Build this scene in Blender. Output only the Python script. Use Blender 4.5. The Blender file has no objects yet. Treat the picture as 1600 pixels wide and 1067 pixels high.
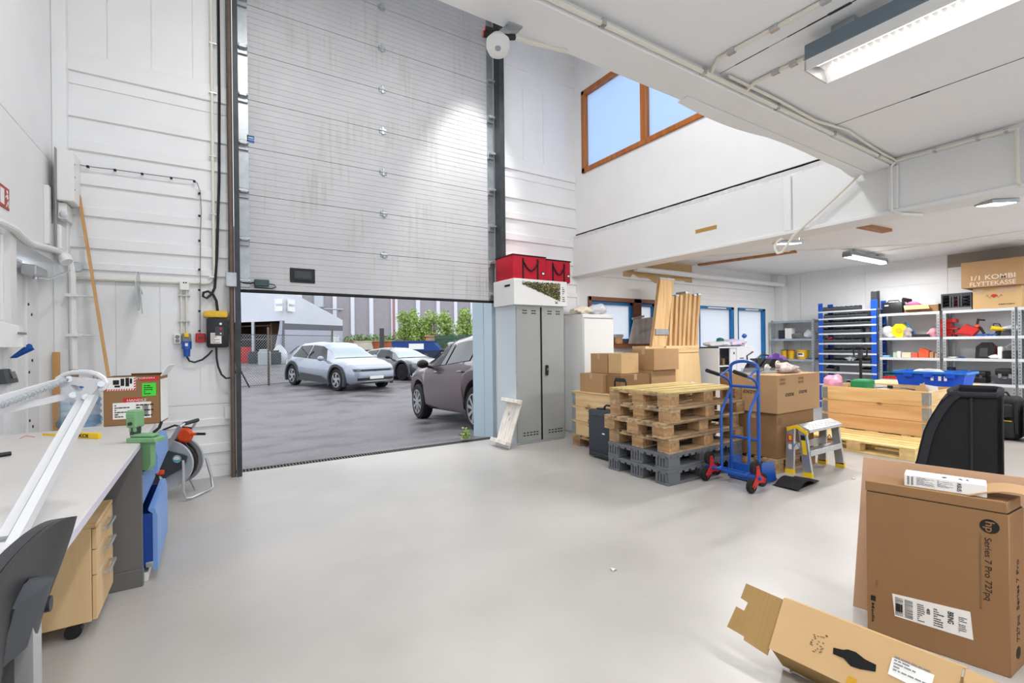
import bpy, bmesh, math, random
from mathutils import Vector, Matrix
random.seed(7)
C = bpy.context.scene.collection
PI = math.pi
# ---------------------------------------------------------------- camera
EYE = 1.35; FPX = 737.0; CX = 800.0; CY = 538.5; ROLL = .011; YAW = math.radians(32.4)
FW = Vector((math.sin(YAW), math.cos(YAW), 0)); RH = Vector((math.cos(YAW), -math.sin(YAW), 0)); ZU = Vector((0, 0, 1))
RR = RH*math.cos(ROLL) - ZU*math.sin(ROLL); UU = ZU*math.cos(ROLL) + RH*math.sin(ROLL)
cam = bpy.data.objects.new('camera', bpy.data.cameras.new('camera')); C.objects.link(cam)
m = Matrix((RR, UU, -FW)).transposed().to_4x4(); m.translation = (0, 0, EYE); cam.matrix_world = m
cam.data.sensor_width = 36; cam.data.lens = FPX/1600*36; cam.data.shift_y = (CY-533.5)/1600; cam.data.clip_end = 400; cam.data.clip_start = .02
sc = bpy.context.scene; sc.camera = cam
sc.view_settings.view_transform = 'Standard'; sc.view_settings.look = 'None'; sc.view_settings.gamma = 1
sc.view_settings.use_curve_mapping = False; sc.view_settings.exposure = 0.6
# ---------------------------------------------------------------- overcast sky
w = bpy.data.worlds.new('overcast'); sc.world = w; w.use_nodes = True
nt = w.node_tree; bg = nt.nodes['Background']; tc = nt.nodes.new('ShaderNodeTexCoord'); sx = nt.nodes.new('ShaderNodeSeparateXYZ')
rp = nt.nodes.new('ShaderNodeValToRGB'); nt.links.new(tc.outputs['Generated'], sx.inputs[0]); nt.links.new(sx.outputs[2], rp.inputs[0])
rp.color_ramp.elements[0].position = .0; rp.color_ramp.elements[0].color = (.78, .84, .92, 1)
rp.color_ramp.elements[1].position = .7; rp.color_ramp.elements[1].color = (.95, .98, 1.0, 1)
nt.links.new(rp.outputs[0], bg.inputs[0]); bg.inputs[1].default_value = 1.35
# ---------------------------------------------------------------- lamps' light (each sits in a fitting built further down)
def area(name, loc, sx, sy, power, rot=(0, 0, 0), col=(1, .99, .98)):
    l = bpy.data.lights.new(name, 'AREA'); l.shape = 'RECTANGLE'; l.size = sx; l.size_y = sy; l.energy = power; l.color = col
    o = bpy.data.objects.new(name, l); C.objects.link(o); o.location = loc; o.rotation_euler = rot; return o
def spot(name, loc, aim, power, deg, blend, rad=.08, col=(1, .98, .95)):
    l = bpy.data.lights.new(name, 'SPOT'); l.energy = power; l.spot_size = math.radians(deg); l.spot_blend = blend; l.shadow_soft_size = rad; l.color = col
    o = bpy.data.objects.new(name, l); C.objects.link(o); o.location = loc
    o.rotation_euler = (Vector(aim)-Vector(loc)).to_track_quat('-Z', 'Y').to_euler(); return o
TUBES = [(2.62, .3, 2.70), (2.62, -2.2, 2.70), (.4, .3, 2.70), (.4, -2.2, 2.70)]       # long fittings under the low ceiling; only one in view, the rest added fill
for i, (x, y, z) in enumerate(TUBES): area('tube_light', (x, y, z-.035), .09, 1.75, 24)
HIGH = [(.6, 3.0, 5.9), (3.0, 3.0, 5.9)]                                              # high-bay lamps in the tall bay
for i, p in enumerate(HIGH): area('high_bay_light', (p[0], p[1], p[2]-.17), .5, .5, 46)
spot('door_spot', (3.25, 5.0, 5.95), (2.95, 5.95, 2.7), 300, 44, .75)
STORE = [(9.35, 3.52, 2.77, 1.45, 42), (9.0, .4, 2.77, 1.45, 50), (6.0, 3.4, 2.77, 1.1, 40), (7.0, -1.5, 2.77, 1.45, 50)]
for x, y, z, l, p in STORE: area('store_light', (x, y, z-.075), l, .1, p)
# ---------------------------------------------------------------- picture measurements -> points in the place
def ray(px, py): return FW + RR*((px-CX)/FPX) + UU*((CY-py)/FPX)
def aZ(px, py, z=0.): d = ray(px, py); t = (z-EYE)/d.z; return Vector((d.x*t, d.y*t, z))
def aY(px, py, Y): d = ray(px, py); t = Y/d.y; return Vector((d.x*t, Y, EYE+d.z*t))
def aX(px, py, X): d = ray(px, py); t = X/d.x; return Vector((X, d.y*t, EYE+d.z*t))
def aW(px, py, wd): d = ray(px, py); return Vector((d.x*wd, d.y*wd, EYE+d.z*wd))
def zat(px, py, X, Y): wd = X*FW.x+Y*FW.y; return EYE+ray(px, py).z*wd
# ---------------------------------------------------------------- materials
def lin(c): return tuple(((v/255)/12.92 if v/255 <= .04045 else ((v/255+.055)/1.055)**2.4) for v in c)
MATS = {}
def mat(name, col, rough=.5, metal=0, var=.0, vs=6., bump=0., bs=40., spec=.5, coat=0., trans=0., ior=1.45, stretch=(1, 1, 1), emit=0., alpha=1.):
    m = bpy.data.materials.new(name); m.use_nodes = True; nt = m.node_tree; b = nt.nodes['Principled BSDF']; L = nt.links
    c = lin(col); b.inputs['Base Color'].default_value = (*c, 1); b.inputs['Roughness'].default_value = rough
    b.inputs['Metallic'].default_value = metal; b.inputs['Specular IOR Level'].default_value = spec; b.inputs['Coat Weight'].default_value = coat
    b.inputs['Transmission Weight'].default_value = trans; b.inputs['IOR'].default_value = ior; b.inputs['Alpha'].default_value = alpha
    if emit: b.inputs['Emission Color'].default_value = (*c, 1); b.inputs['Emission Strength'].default_value = emit
    if var or bump:
        tc = nt.nodes.new('ShaderNodeTexCoord'); mp = nt.nodes.new('ShaderNodeMapping'); L.new(tc.outputs['Object'], mp.inputs[0]); mp.inputs['Scale'].default_value = stretch
    if var:
        n = nt.nodes.new('ShaderNodeTexNoise'); n.inputs['Scale'].default_value = vs; n.inputs['Detail'].default_value = 5; L.new(mp.outputs[0], n.inputs[0])
        r = nt.nodes.new('ShaderNodeValToRGB'); L.new(n.outputs[0], r.inputs[0]); r.color_ramp.elements[0].position = .3; r.color_ramp.elements[1].position = .7
        r.color_ramp.elements[0].color = (*[v*(1-var) for v in c], 1); r.color_ramp.elements[1].color = (*[min(1, v*(1+var*.6)) for v in c], 1); L.new(r.outputs[0], b.inputs['Base Color'])
    if bump:
        n2 = nt.nodes.new('ShaderNodeTexNoise'); n2.inputs['Scale'].default_value = bs; n2.inputs['Detail'].default_value = 3; L.new(mp.outputs[0], n2.inputs[0])
        bp = nt.nodes.new('ShaderNodeBump'); bp.inputs['Strength'].default_value = bump; bp.inputs['Distance'].default_value = .01; L.new(n2.outputs[0], bp.inputs['Height']); L.new(bp.outputs[0], b.inputs['Normal'])
    MATS[name] = m; return m
def wood(name, c1, c2, ax=0, sc=18., rough=.6, dirt=0., knots=True):
    """Grain running along local axis ax, with knots and, when asked, grey weathering; each copy slightly different."""
    m = bpy.data.materials.new(name); m.use_nodes = True; nt = m.node_tree; b = nt.nodes['Principled BSDF']; L = nt.links; N = nt.nodes.new
    tc = N('ShaderNodeTexCoord'); oi = N('ShaderNodeObjectInfo'); mp = N('ShaderNodeMapping'); L.new(tc.outputs['Object'], mp.inputs[0])
    s = [1, 1, 1]; s[ax] = .08; mp.inputs['Scale'].default_value = s
    ad = N('ShaderNodeVectorMath'); ad.operation = 'ADD'; L.new(mp.outputs[0], ad.inputs[0]); L.new(oi.outputs['Random'], ad.inputs[1])
    n = N('ShaderNodeTexNoise'); n.inputs['Scale'].default_value = sc; n.inputs['Detail'].default_value = 6; n.inputs['Distortion'].default_value = .3; L.new(ad.outputs[0], n.inputs[0])
    r = N('ShaderNodeValToRGB'); L.new(n.outputs[0], r.inputs[0]); r.color_ramp.elements[0].position = .32; r.color_ramp.elements[1].position = .68
    r.color_ramp.elements[0].color = (*lin(c1), 1); r.color_ramp.elements[1].color = (*lin(c2), 1); out = r.outputs[0]
    if knots:
        mp2 = N('ShaderNodeMapping'); s2 = [1, 1, 1]; s2[ax] = .5; mp2.inputs['Scale'].default_value = s2; L.new(tc.outputs['Object'], mp2.inputs[0])
        v = N('ShaderNodeTexVoronoi'); v.inputs['Scale'].default_value = 5.; L.new(mp2.outputs[0], v.inputs[0])
        kr = N('ShaderNodeValToRGB'); L.new(v.outputs[0], kr.inputs[0]); kr.color_ramp.elements[0].position = .05; kr.color_ramp.elements[0].color = (.28, .2, .15, 1); kr.color_ramp.elements[1].position = .12; kr.color_ramp.elements[1].color = (1, 1, 1, 1)
        mx = N('ShaderNodeMix'); mx.data_type = 'RGBA'; mx.blend_type = 'MULTIPLY'; mx.inputs[0].default_value = .8; L.new(out, mx.inputs[6]); L.new(kr.outputs[0], mx.inputs[7]); out = mx.outputs[2]
    if dirt:
        d = N('ShaderNodeTexNoise'); d.inputs['Scale'].default_value = 7; d.inputs['Detail'].default_value = 5; L.new(tc.outputs['Object'], d.inputs[0])
        dr = N('ShaderNodeValToRGB'); L.new(d.outputs[0], dr.inputs[0]); dr.color_ramp.elements[0].position = .45; dr.color_ramp.elements[0].color = (0, 0, 0, 1); dr.color_ramp.elements[1].position = .7; dr.color_ramp.elements[1].color = (dirt, dirt, dirt, 1)
        mx = N('ShaderNodeMix'); mx.data_type = 'RGBA'; L.new(dr.outputs[0], mx.inputs[0]); L.new(out, mx.inputs[6]); mx.inputs[7].default_value = (*lin((112, 100, 86)), 1); out = mx.outputs[2]
    L.new(out, b.inputs['Base Color']); b.inputs['Roughness'].default_value = rough
    MATS[name] = m; return m
def glass(name, col=(235, 240, 242), rough=.0, mixv=.12):
    m = bpy.data.materials.new(name); m.use_nodes = True; nt = m.node_tree; b = nt.nodes['Principled BSDF']; N = nt.nodes.new; o = nt.nodes['Material Output']
    t = N('ShaderNodeBsdfTransparent'); t.inputs[0].default_value = (*lin(col), 1); mx = N('ShaderNodeMixShader'); mx.inputs[0].default_value = mixv
    b.inputs['Base Color'].default_value = (.9, .92, .94, 1); b.inputs['Roughness'].default_value = rough
    nt.links.new(t.outputs[0], mx.inputs[1]); nt.links.new(b.outputs[0], mx.inputs[2]); nt.links.new(mx.outputs[0], o.inputs[0]); MATS[name] = m; return m
def frosted(name, col):
    m = bpy.data.materials.new(name); m.use_nodes = True; nt = m.node_tree; b = nt.nodes['Principled BSDF']; N = nt.nodes.new; o = nt.nodes['Material Output']
    t = N('ShaderNodeBsdfTranslucent'); t.inputs[0].default_value = (*lin(col), 1); mx = N('ShaderNodeMixShader'); mx.inputs[0].default_value = .08
    b.inputs['Base Color'].default_value = (*lin(col), 1); b.inputs['Roughness'].default_value = .25
    nt.links.new(t.outputs[0], mx.inputs[1]); nt.links.new(b.outputs[0], mx.inputs[2]); nt.links.new(mx.outputs[0], o.inputs[0]); MATS[name] = m; return m
WHITE = mat('white_paint', (234, 235, 236), .45, var=.03, vs=2.5, bump=.03, bs=60)
WALL2 = mat('wall_panel_white', (230, 231, 231), .5, var=.035, vs=1.5)
CEILM = mat('ceiling_white', (238, 239, 241), .65, var=.03, vs=1.2)
GROOVE = mat('panel_joint_grey', (150, 150, 148), .6)
WHITEP = mat('white_plastic', (232, 232, 230), .35)
CREAMP = mat('cream_conduit', (226, 222, 210), .4)
BLACKP = mat('black_plastic', (28, 29, 32), .45, bump=.05, bs=120)
RUBBER = mat('black_rubber', (24, 24, 25), .75)
DGREY = mat('dark_grey_plastic', (62, 66, 72), .5)
MGREY = mat('mid_grey', (128, 130, 133), .5)
GALV = mat('galvanised_steel', (178, 184, 188), .38, .75, var=.12, vs=14)
STEEL = mat('bright_steel', (200, 202, 205), .25, .9)
ALU = mat('brushed_aluminium', (202, 204, 206), .33, .8, var=.06, vs=30, stretch=(1, 1, .1))
IRON = mat('dark_iron', (70, 74, 76), .5, .6, var=.2, vs=10)
BLUE = mat('blue_enamel', (22, 84, 172), .32, coat=.3)
RBLUE = mat('rack_blue', (24, 82, 190), .4)
NAVY = mat('cabinet_blue', (18, 66, 150), .4)
PBLUE = mat('pale_blue_edge', (112, 152, 214), .4)
RED = mat('red_plastic', (196, 38, 40), .45)
REDCLOTH = mat('red_canvas', (186, 22, 46), .8, var=.08, vs=5, bump=.25, bs=220)
YEL = mat('yellow_plastic', (240, 200, 20), .45)
ORANGE = mat('orange_plastic', (230, 84, 40), .4)
GREEN = mat('sage_green_enamel', (120, 168, 122), .4)
CARD = mat('cardboard', (178, 142, 102), .85, var=.05, vs=4, bump=.03, bs=90)
CARDL = mat('cardboard_pale', (206, 172, 124), .85, var=.05, vs=3)
CARDD = mat('cardboard_brown', (146, 110, 74), .85, var=.05, vs=3)
PAPER = mat('white_paper', (236, 236, 234), .7)
INK = mat('black_ink', (24, 24, 24), .7)
INKG = mat('faded_ink', (120, 96, 70), .8)
TAPE = mat('clear_tape', (196, 166, 134), .25)
CLOTHW = mat('white_cloth', (228, 226, 220), .85, var=.05, vs=8, bump=.2, bs=60)
POLY = mat('white_plastic_film', (222, 224, 230), .3, bump=.6, bs=14)
PURPLE = mat('lilac_film', (178, 160, 204), .35, bump=.5, bs=16)
LEATHER = mat('black_leather', (34, 36, 40), .42, bump=.12, bs=160)
BLACKCLOTH = mat('black_cloth', (22, 23, 26), .9, bump=.3, bs=300)
LOCK = mat('locker_grey', (160, 163, 161), .45, var=.02)
PINE = wood('pine', (214, 174, 120), (238, 206, 158), 0, 20)
PINEY = wood('pine_upright', (206, 160, 104), (234, 200, 150), 2, 20)
PINEV = wood('pine_across', (214, 174, 120), (238, 206, 158), 1, 20)
BIRCH = wood('birch_veneer', (206, 170, 122), (226, 196, 150), 2, 9, .45, knots=False)
PLY = wood('plywood', (220, 184, 130), (236, 206, 156), 2, 6, .6)
OAKFR = wood('stained_window_wood', (150, 84, 30), (186, 112, 48), 2, 14, .45, knots=False)
PALW = wood('pallet_wood', (150, 120, 88), (206, 176, 134), 0, 22, .8, dirt=.75)
PALB = wood('pallet_block', (150, 112, 74), (196, 156, 110), 1, 26, .85, dirt=.45, knots=False)
PALN = wood('fresh_pallet_wood', (214, 178, 108), (240, 212, 146), 0, 18, .7, dirt=.2)
WWASH = wood('whitewashed_wood', (206, 198, 188), (232, 226, 218), 2, 20, .7)
FRINGE = mat('dark_gap', (18, 18, 18), .9)
LAMPG = mat('lit_diffuser', (255, 250, 244), .3, emit=3.2)
# ---------------------------------------------------------------- mesh builder
def rotz(a): return Matrix.Rotation(a, 4, 'Z')
class MB:
    def __init__(s): s.bm = bmesh.new(); s.i = 0
    def mi(s, i): s.i = i; return s
    def _new(s, vs, M=None):
        fs = {f for v in vs for f in v.link_faces}
        for f in fs: f.material_index = s.i
        if M is not None: bmesh.ops.transform(s.bm, matrix=M, verts=vs)
    def box(s, x0, x1, y0, y1, z0, z1, bev=0., M=None, seg=1):
        r = bmesh.ops.create_cube(s.bm, size=1); vs = r['verts']
        T = Matrix.Translation(((x0+x1)/2, (y0+y1)/2, (z0+z1)/2)) @ Matrix.Diagonal((x1-x0, y1-y0, z1-z0, 1))
        bmesh.ops.transform(s.bm, matrix=T, verts=vs)
        if bev:
            es = list({e for v in vs for e in v.link_edges}); r = bmesh.ops.bevel(s.bm, geom=es, offset=bev, segments=seg, affect='EDGES', profile=.5); vs = r['verts']
        s._new(vs, M); return s
    def cyl(s, p0, p1, r0, r1=None, n=16, cap=True):
        p0 = Vector(p0); p1 = Vector(p1); d = p1-p0; r1 = r0 if r1 is None else r1
        r = bmesh.ops.create_cone(s.bm, cap_ends=cap, segments=n, radius1=r0, radius2=r1, depth=d.length)
        M = Matrix.Translation((p0+p1)/2) @ d.to_track_quat('Z', 'Y').to_matrix().to_4x4(); s._new(r['verts'], M); return s
    def sph(s, c, r, n=12, M=None):
        if not hasattr(r, '__len__'): r = (r, r, r)
        q = bmesh.ops.create_uvsphere(s.bm, u_segments=n, v_segments=max(6, n*2//3), radius=1)
        s._new(q['verts'], Matrix.Translation(c) @ (M or Matrix()) @ Matrix.Diagonal((*r, 1))); return s
    def tube(s, pts, r, n=8, closed=False, flat=None):
        """Sweep of a round (or, with flat=(w,h), rectangular) section along points."""
        P = [Vector(p) for p in pts]; k = len(P); rings = []; up = None
        for i, p in enumerate(P):
            a = P[(i-1) % k] if (i or closed) else p; b = P[(i+1) % k] if (i < k-1 or closed) else p
            t = (b-a).normalized()
            if up is None: up = Vector((0, 0, 1)) if abs(t.z) < .9 else Vector((1, 0, 0))
            x = up.cross(t); x = x.normalized() if x.length > 1e-5 else Vector((1, 0, 0)); y = t.cross(x).normalized(); up = y
            rr = r[i] if hasattr(r, '__len__') else r
            if flat: q = [(-1, -1), (1, -1), (1, 1), (-1, 1)]; ring = [s.bm.verts.new(p+x*(u*flat[0]/2)+y*(v*flat[1]/2)) for u, v in q]
            else: ring = [s.bm.verts.new(p+x*(rr*math.cos(2*PI*j/n))+y*(rr*math.sin(2*PI*j/n))) for j in range(n)]
            rings.append(ring)
        nn = len(rings[0])
        for i in range(k if closed else k-1):
            A = rings[i]; B = rings[(i+1) % k]
            for j in range(nn): s.bm.faces.new((A[j], A[(j+1) % nn], B[(j+1) % nn], B[j])).material_index = s.i
        if not closed:
            s.bm.faces.new(rings[0][::-1]).material_index = s.i; s.bm.faces.new(rings[-1]).material_index = s.i
        return s
    def prism(s, pts, ax, a, b, M=None):
        """Polygon pts (u,v) extruded along axis ax from a to b. ax x: (y,z); y: (x,z); z: (x,y)."""
        f = {'x': lambda u, v, t: (t, u, v), 'y': lambda u, v, t: (u, t, v), 'z': lambda u, v, t: (u, v, t)}[ax]
        A = [s.bm.verts.new(f(u, v, a)) for u, v in pts]; B = [s.bm.verts.new(f(u, v, b)) for u, v in pts]; n = len(pts)
        fs = [s.bm.faces.new(A), s.bm.faces.new(B[::-1])] + [s.bm.faces.new((A[j], B[j], B[(j+1) % n], A[(j+1) % n])) for j in range(n)]
        bmesh.ops.recalc_face_normals(s.bm, faces=fs); s._new(A+B, M); return s
    def lathe(s, prof, c=(0, 0, 0), d=(0, 0, 1), n=24, caps=True):
        M = Matrix.Translation(c) @ Vector(d).to_track_quat('Z', 'Y').to_matrix().to_4x4(); rings = []; allv = []
        for r, z in prof:
            ring = [s.bm.verts.new((r*math.cos(2*PI*j/n), r*math.sin(2*PI*j/n), z)) for j in range(n)]; rings.append(ring); allv += ring
        for A, B in zip(rings, rings[1:]):
            for j in range(n): s.bm.faces.new((A[j], A[(j+1) % n], B[(j+1) % n], B[j]))
        if caps: s.bm.faces.new(rings[0][::-1]); s.bm.faces.new(rings[-1])
        s._new(allv, M); return s
    def sheet(s, f, nu, nv, th=0.):
        """Grid f(u,v), u,v in 0..1; with th a closed slab of that thickness."""
        g = [[s.bm.verts.new(f(i/nu, j/nv)) for j in range(nv+1)] for i in range(nu+1)]; fs = []
        for i in range(nu):
            for j in range(nv): fs.append(s.bm.faces.new((g[i][j], g[i+1][j], g[i+1][j+1], g[i][j+1])))
        for q in fs: q.material_index = s.i
        if th:
            s.bm.normal_update(); r = bmesh.ops.solidify(s.bm, geom=fs, thickness=th)
            for q in r['geom']:
                if isinstance(q, bmesh.types.BMFace): q.material_index = s.i
        return s
    def poly(s, pts):
        s.bm.faces.new([s.bm.verts.new(p) for p in pts]).material_index = s.i; return s
    def blob(s, c, size, amp=.25, seed=0, n=14, M=None):
        """A crumpled soft lump, flat underneath."""
        rnd = random.Random(seed); q = bmesh.ops.create_uvsphere(s.bm, u_segments=n, v_segments=n*2//3, radius=1)
        ph = [(Vector((rnd.uniform(-1, 1), rnd.uniform(-1, 1), rnd.uniform(-1, 1)))*rnd.uniform(3, 8), rnd.uniform(0, 6)) for _ in range(6)]
        for v in q['verts']:
            k = 1+amp*sum(math.sin(v.co.dot(a)+b) for a, b in ph)/3; v.co = v.co*k; v.co.z = max(v.co.z, -.85)
        s._new(q['verts'], Matrix.Translation(c) @ (M or Matrix()) @ Matrix.Diagonal((size[0]/2, size[1]/2, size[2]/1.85, 1)) @ Matrix.Translation((0, 0, .85))); return s
    def build(s, name, mats, parent=None, ang=35, M=None):
        if M is not None: bmesh.ops.transform(s.bm, matrix=M, verts=s.bm.verts)
        if not isinstance(mats, (list, tuple)): mats = [mats]
        loc = None
        if parent is not None: bmesh.ops.transform(s.bm, matrix=WM(parent).inverted(), verts=s.bm.verts)
        else:
            xs = [v.co for v in s.bm.verts]; lo = [min(c[i] for c in xs) for i in range(3)]; hi = [max(c[i] for c in xs) for i in range(3)]
            loc = Vector(((lo[0]+hi[0])/2, (lo[1]+hi[1])/2, lo[2])); bmesh.ops.translate(s.bm, vec=-loc, verts=s.bm.verts)
        me = bpy.data.meshes.new(name); s.bm.to_mesh(me); s.bm.free()
        for q in mats: me.materials.append(q)
        me.polygons.foreach_set('use_smooth', [True]*len(me.polygons)); me.set_sharp_from_angle(angle=math.radians(ang))
        o = bpy.data.objects.new(name, me); C.objects.link(o)
        if parent is not None: o.parent = parent
        else: o.location = loc
        return o
def WM(o):
    M = Matrix.Translation(o.location) @ o.rotation_euler.to_matrix().to_4x4()
    return WM(o.parent) @ M if o.parent else M
def tag(o, label=None, cat=None, group=None, kind=None):
    for k, v in (('label', label), ('category', cat), ('group', group), ('kind', kind)):
        if v: o[k] = v
    return o
def thing(name, label, cat, loc=(0, 0, 0), rz=0., group=None):
    o = bpy.data.objects.new(name, None); C.objects.link(o); o.empty_display_size = .1
    o.location = loc; o.rotation_euler = (0, 0, rz); return tag(o, label, cat, group)
def struct(o, label=None): o['kind'] = 'structure'; return tag(o, label, 'room' if label else None)
def dup(root, loc, rz=None, label=None, rot=None):
    r = root.copy(); C.objects.link(r); r.location = loc
    if rz is not None: r.rotation_euler = (0, 0, rz)
    if rot is not None: r.rotation_euler = rot
    if label: r['label'] = label
    for ch in list(root.children):
        c = ch.copy(); C.objects.link(c); c.parent = r
        for g in list(ch.children):
            d = g.copy(); C.objects.link(d); d.parent = c
    return r
def writing(name, s, h, at, right, up, m, parent=None, w=None, align='LEFT', ext=.0004, bold=0., slant=0.):
    """Flat lettering of cap height about h at a point, running along right, standing along up; w fits its width."""
    cu = bpy.data.curves.new(name, 'FONT'); cu.body = s; cu.size = h/.7; cu.extrude = ext; cu.offset = bold*h; cu.align_x = align
    t = bpy.data.objects.new(name, cu); C.objects.link(t); bpy.context.view_layer.update()
    me = bpy.data.meshes.new_from_object(t.evaluated_get(bpy.context.evaluated_depsgraph_get())); bpy.data.objects.remove(t); bpy.data.curves.remove(cu)
    me.name = name; me.materials.clear(); me.materials.append(m)
    if w and len(me.vertices):
        xs = [v.co.x for v in me.vertices]; k = w/max(1e-6, max(xs)-min(xs))
        for v in me.vertices: v.co.x *= k
    for v in me.vertices: v.co.x += slant*v.co.y
    R = Vector(right).normalized(); U = Vector(up); U = (U-R*U.dot(R)).normalized(); Nn = R.cross(U)
    M = Matrix((R, U, Nn)).transposed().to_4x4(); M.translation = Vector(at)+Nn*.0008
    if parent is not None: M = WM(parent).inverted() @ M
    me.transform(M); o = bpy.data.objects.new(name, me); C.objects.link(o)
    if parent is not None: o.parent = parent
    return o
def lines_block(mb, at, right, up, w, h, rows, seed=0, bar=False):
    """Rows of small print (or a bar code) as thin raised strips on a label."""
    rnd = random.Random(seed); R = Vector(right).normalized(); U = Vector(up).normalized(); N = R.cross(U)
    def strip(x0, x1, y0, y1):
        P = [Vector(at)+R*x+U*y for x, y in ((x0, y0), (x1, y0), (x1, y1), (x0, y1))]; mb.poly([p+N*.0014 for p in P])
    if bar:
        x = 0.
        while x < w*.98:
            a = rnd.uniform(.01, .035)*w; strip(x, min(w, x+a), 0, h); x += a+rnd.uniform(.01, .04)*w
    else:
        for i in range(rows):
            y = h*(1-(i+.8)/rows); x = 0.
            while x < w*.85:
                a = rnd.uniform(.06, .25)*w; strip(x, min(w, x+a), y, y+h/rows*.45); x += a+w*.03
                if rnd.random() < .15: break
    return mb
ORD = ['first', 'second', 'third', 'fourth', 'fifth', 'sixth', 'seventh', 'eighth', 'ninth', 'tenth', 'eleventh', 'twelfth']
# ================================================================ THE SETTING
WY = 5.85; LX = -1.2; FX = 4.88; RX = 10.99; BACK = -4.0
def floor_mat():
    m = mat('epoxy_floor', (198, 195, 191), .36); nt = m.node_tree; b = nt.nodes['Principled BSDF']; L = nt.links; N = nt.nodes.new
    tc = N('ShaderNodeTexCoord'); n = N('ShaderNodeTexNoise'); n.inputs['Scale'].default_value = .9; n.inputs['Detail'].default_value = 6; L.new(tc.outputs['Object'], n.inputs[0])
    r = N('ShaderNodeValToRGB'); r.color_ramp.elements[0].position = .35; r.color_ramp.elements[1].position = .7
    r.color_ramp.elements[0].color = (*lin((166, 163, 159)), 1); r.color_ramp.elements[1].color = (*lin((186, 183, 179)), 1); L.new(n.outputs[0], r.inputs[0]); out = r.outputs[0]
    for k, (rz, s) in enumerate(((.5, 3.2), (1.9, 2.6), (2.6, 4.1))):                  # tyre and pallet scratches
        mp = N('ShaderNodeMapping'); mp.inputs['Rotation'].default_value = (0, 0, rz); mp.inputs['Scale'].default_value = (s*.16, s*9, 1); L.new(tc.outputs['Object'], mp.inputs[0])
        q = N('ShaderNodeTexNoise'); q.inputs['Scale'].default_value = 1.; q.inputs['Detail'].default_value = 2; L.new(mp.outputs[0], q.inputs[0])
        cr = N('ShaderNodeValToRGB'); cr.color_ramp.elements[0].position = .735; cr.color_ramp.elements[0].color = (0, 0, 0, 1); cr.color_ramp.elements[1].position = .78; cr.color_ramp.elements[1].color = (.22, .22, .22, 1); L.new(q.outputs[0], cr.inputs[0])
        mx = N('ShaderNodeMix'); mx.data_type = 'RGBA'; L.new(cr.outputs[0], mx.inputs[0]); L.new(out, mx.inputs[6]); mx.inputs[7].default_value = (*lin((140, 132, 122)), 1); out = mx.outputs[2]
    v = N('ShaderNodeTexVoronoi'); v.inputs['Scale'].default_value = 2.3; L.new(tc.outputs['Object'], v.inputs[0])
    vr = N('ShaderNodeValToRGB'); vr.color_ramp.elements[0].position = .012; vr.color_ramp.elements[0].color = (.6, .6, .6, 1); vr.color_ramp.elements[1].position = .02; vr.color_ramp.elements[1].color = (0, 0, 0, 1); L.new(v.outputs[0], vr.inputs[0])
    mx = N('ShaderNodeMix'); mx.data_type = 'RGBA'; L.new(vr.outputs[0], mx.inputs[0]); L.new(out, mx.inputs[6]); mx.inputs[7].default_value = (*lin((110, 104, 98)), 1); out = mx.outputs[2]
    L.new(out, b.inputs['Base Color'])
    rr = N('ShaderNodeValToRGB'); rr.color_ramp.elements[0].color = (.24, .24, .24, 1); rr.color_ramp.elements[1].color = (.46, .46, .46, 1); L.new(n.outputs[0], rr.inputs[0]); L.new(rr.outputs[0], b.inputs['Roughness']); return m
FLOORM = floor_mat()
struct(MB().box(LX-.2, RX+.2, BACK, 5.88, -.12, 0).build('floor', FLOORM), 'pale grey epoxy floor with scratches')
def ribbed(x0, x1, z0, z1, ribs=(), grooves=(), Y=WY, t=.15, out=.02):
    """Wall slab with raised horizontal ribs (z pairs) and fine joints, as a side profile run along x."""
    ev = sorted([(a, b, 1) for a, b in ribs if a > z0 and b < z1]+[(g-.006, g+.006, 0) for g in grooves if z0 < g < z1]); p = [(Y, z0)]
    for a, b, k in ev:
        if k: p += [(Y, a-.008), (Y-out, a), (Y-out, b), (Y, b+.008)]
        else: p += [(Y, a), (Y+.008, a), (Y+.008, b), (Y, b)]
    return MB().prism(p+[(Y, z1), (Y+t, z1), (Y+t, z0)], 'x', x0, x1)
def panels(mb, x0, x1, z0, z1, seams, Y=WY):
    mb.box(x0, x1, Y+.006, Y+.15, z0, z1); xs = [x0]+list(seams)+[x1]
    for a, b in zip(xs, xs[1:]): mb.box(a+(.003 if a != x0 else 0), b-(.003 if b != x1 else 0), Y, Y+.01, z0, z1)
    return mb
RIBS = [(2.10, 2.16), (2.30, 2.395), (2.60, 2.68), (2.89, 2.985), (3.205, 3.295), (3.51, 3.61)]
GR = [.12, .26, .346, .54, .61, .765, 3.81]
LEFTEND = .2
sx_ = lambda px, py: aY(px, py, WY).x
mb = ribbed(LX, LEFTEND, 0, .905, [(.54, .61), (.26, .346)], [.12, .765])
mb.bm.verts.ensure_lookup_table()
panels(mb, LX, LEFTEND, .905, 2.0, [sx_(181, 500), sx_(250, 500), sx_(313, 580)])
w1 = struct(mb.build('wall_back', WHITE), 'white ribbed panel wall around the overhead door')
struct(ribbed(LX, LEFTEND, 2.0, 3.93, RIBS, [3.81]).build('wall_back', WHITE))
struct(MB().box(LX, LEFTEND, WY-.02, 6.0, 3.93, 4.106, .006).build('trim_1', WHITE), 'flat white band across the ribbed wall')
struct(panels(MB(), LX, LEFTEND, 4.106, 7.0, [sx_(167, 50), sx_(236, 50), sx_(300.5, 50)]).build('wall_back', WHITE))
mb = ribbed(3.52, FX+.07, 0, 3.93, RIBS+[(.54, .61), (.26, .346), (.9, .98), (1.2, 1.29), (1.5, 1.6), (1.82, 1.9)], [.12, .765, 3.81])
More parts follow.
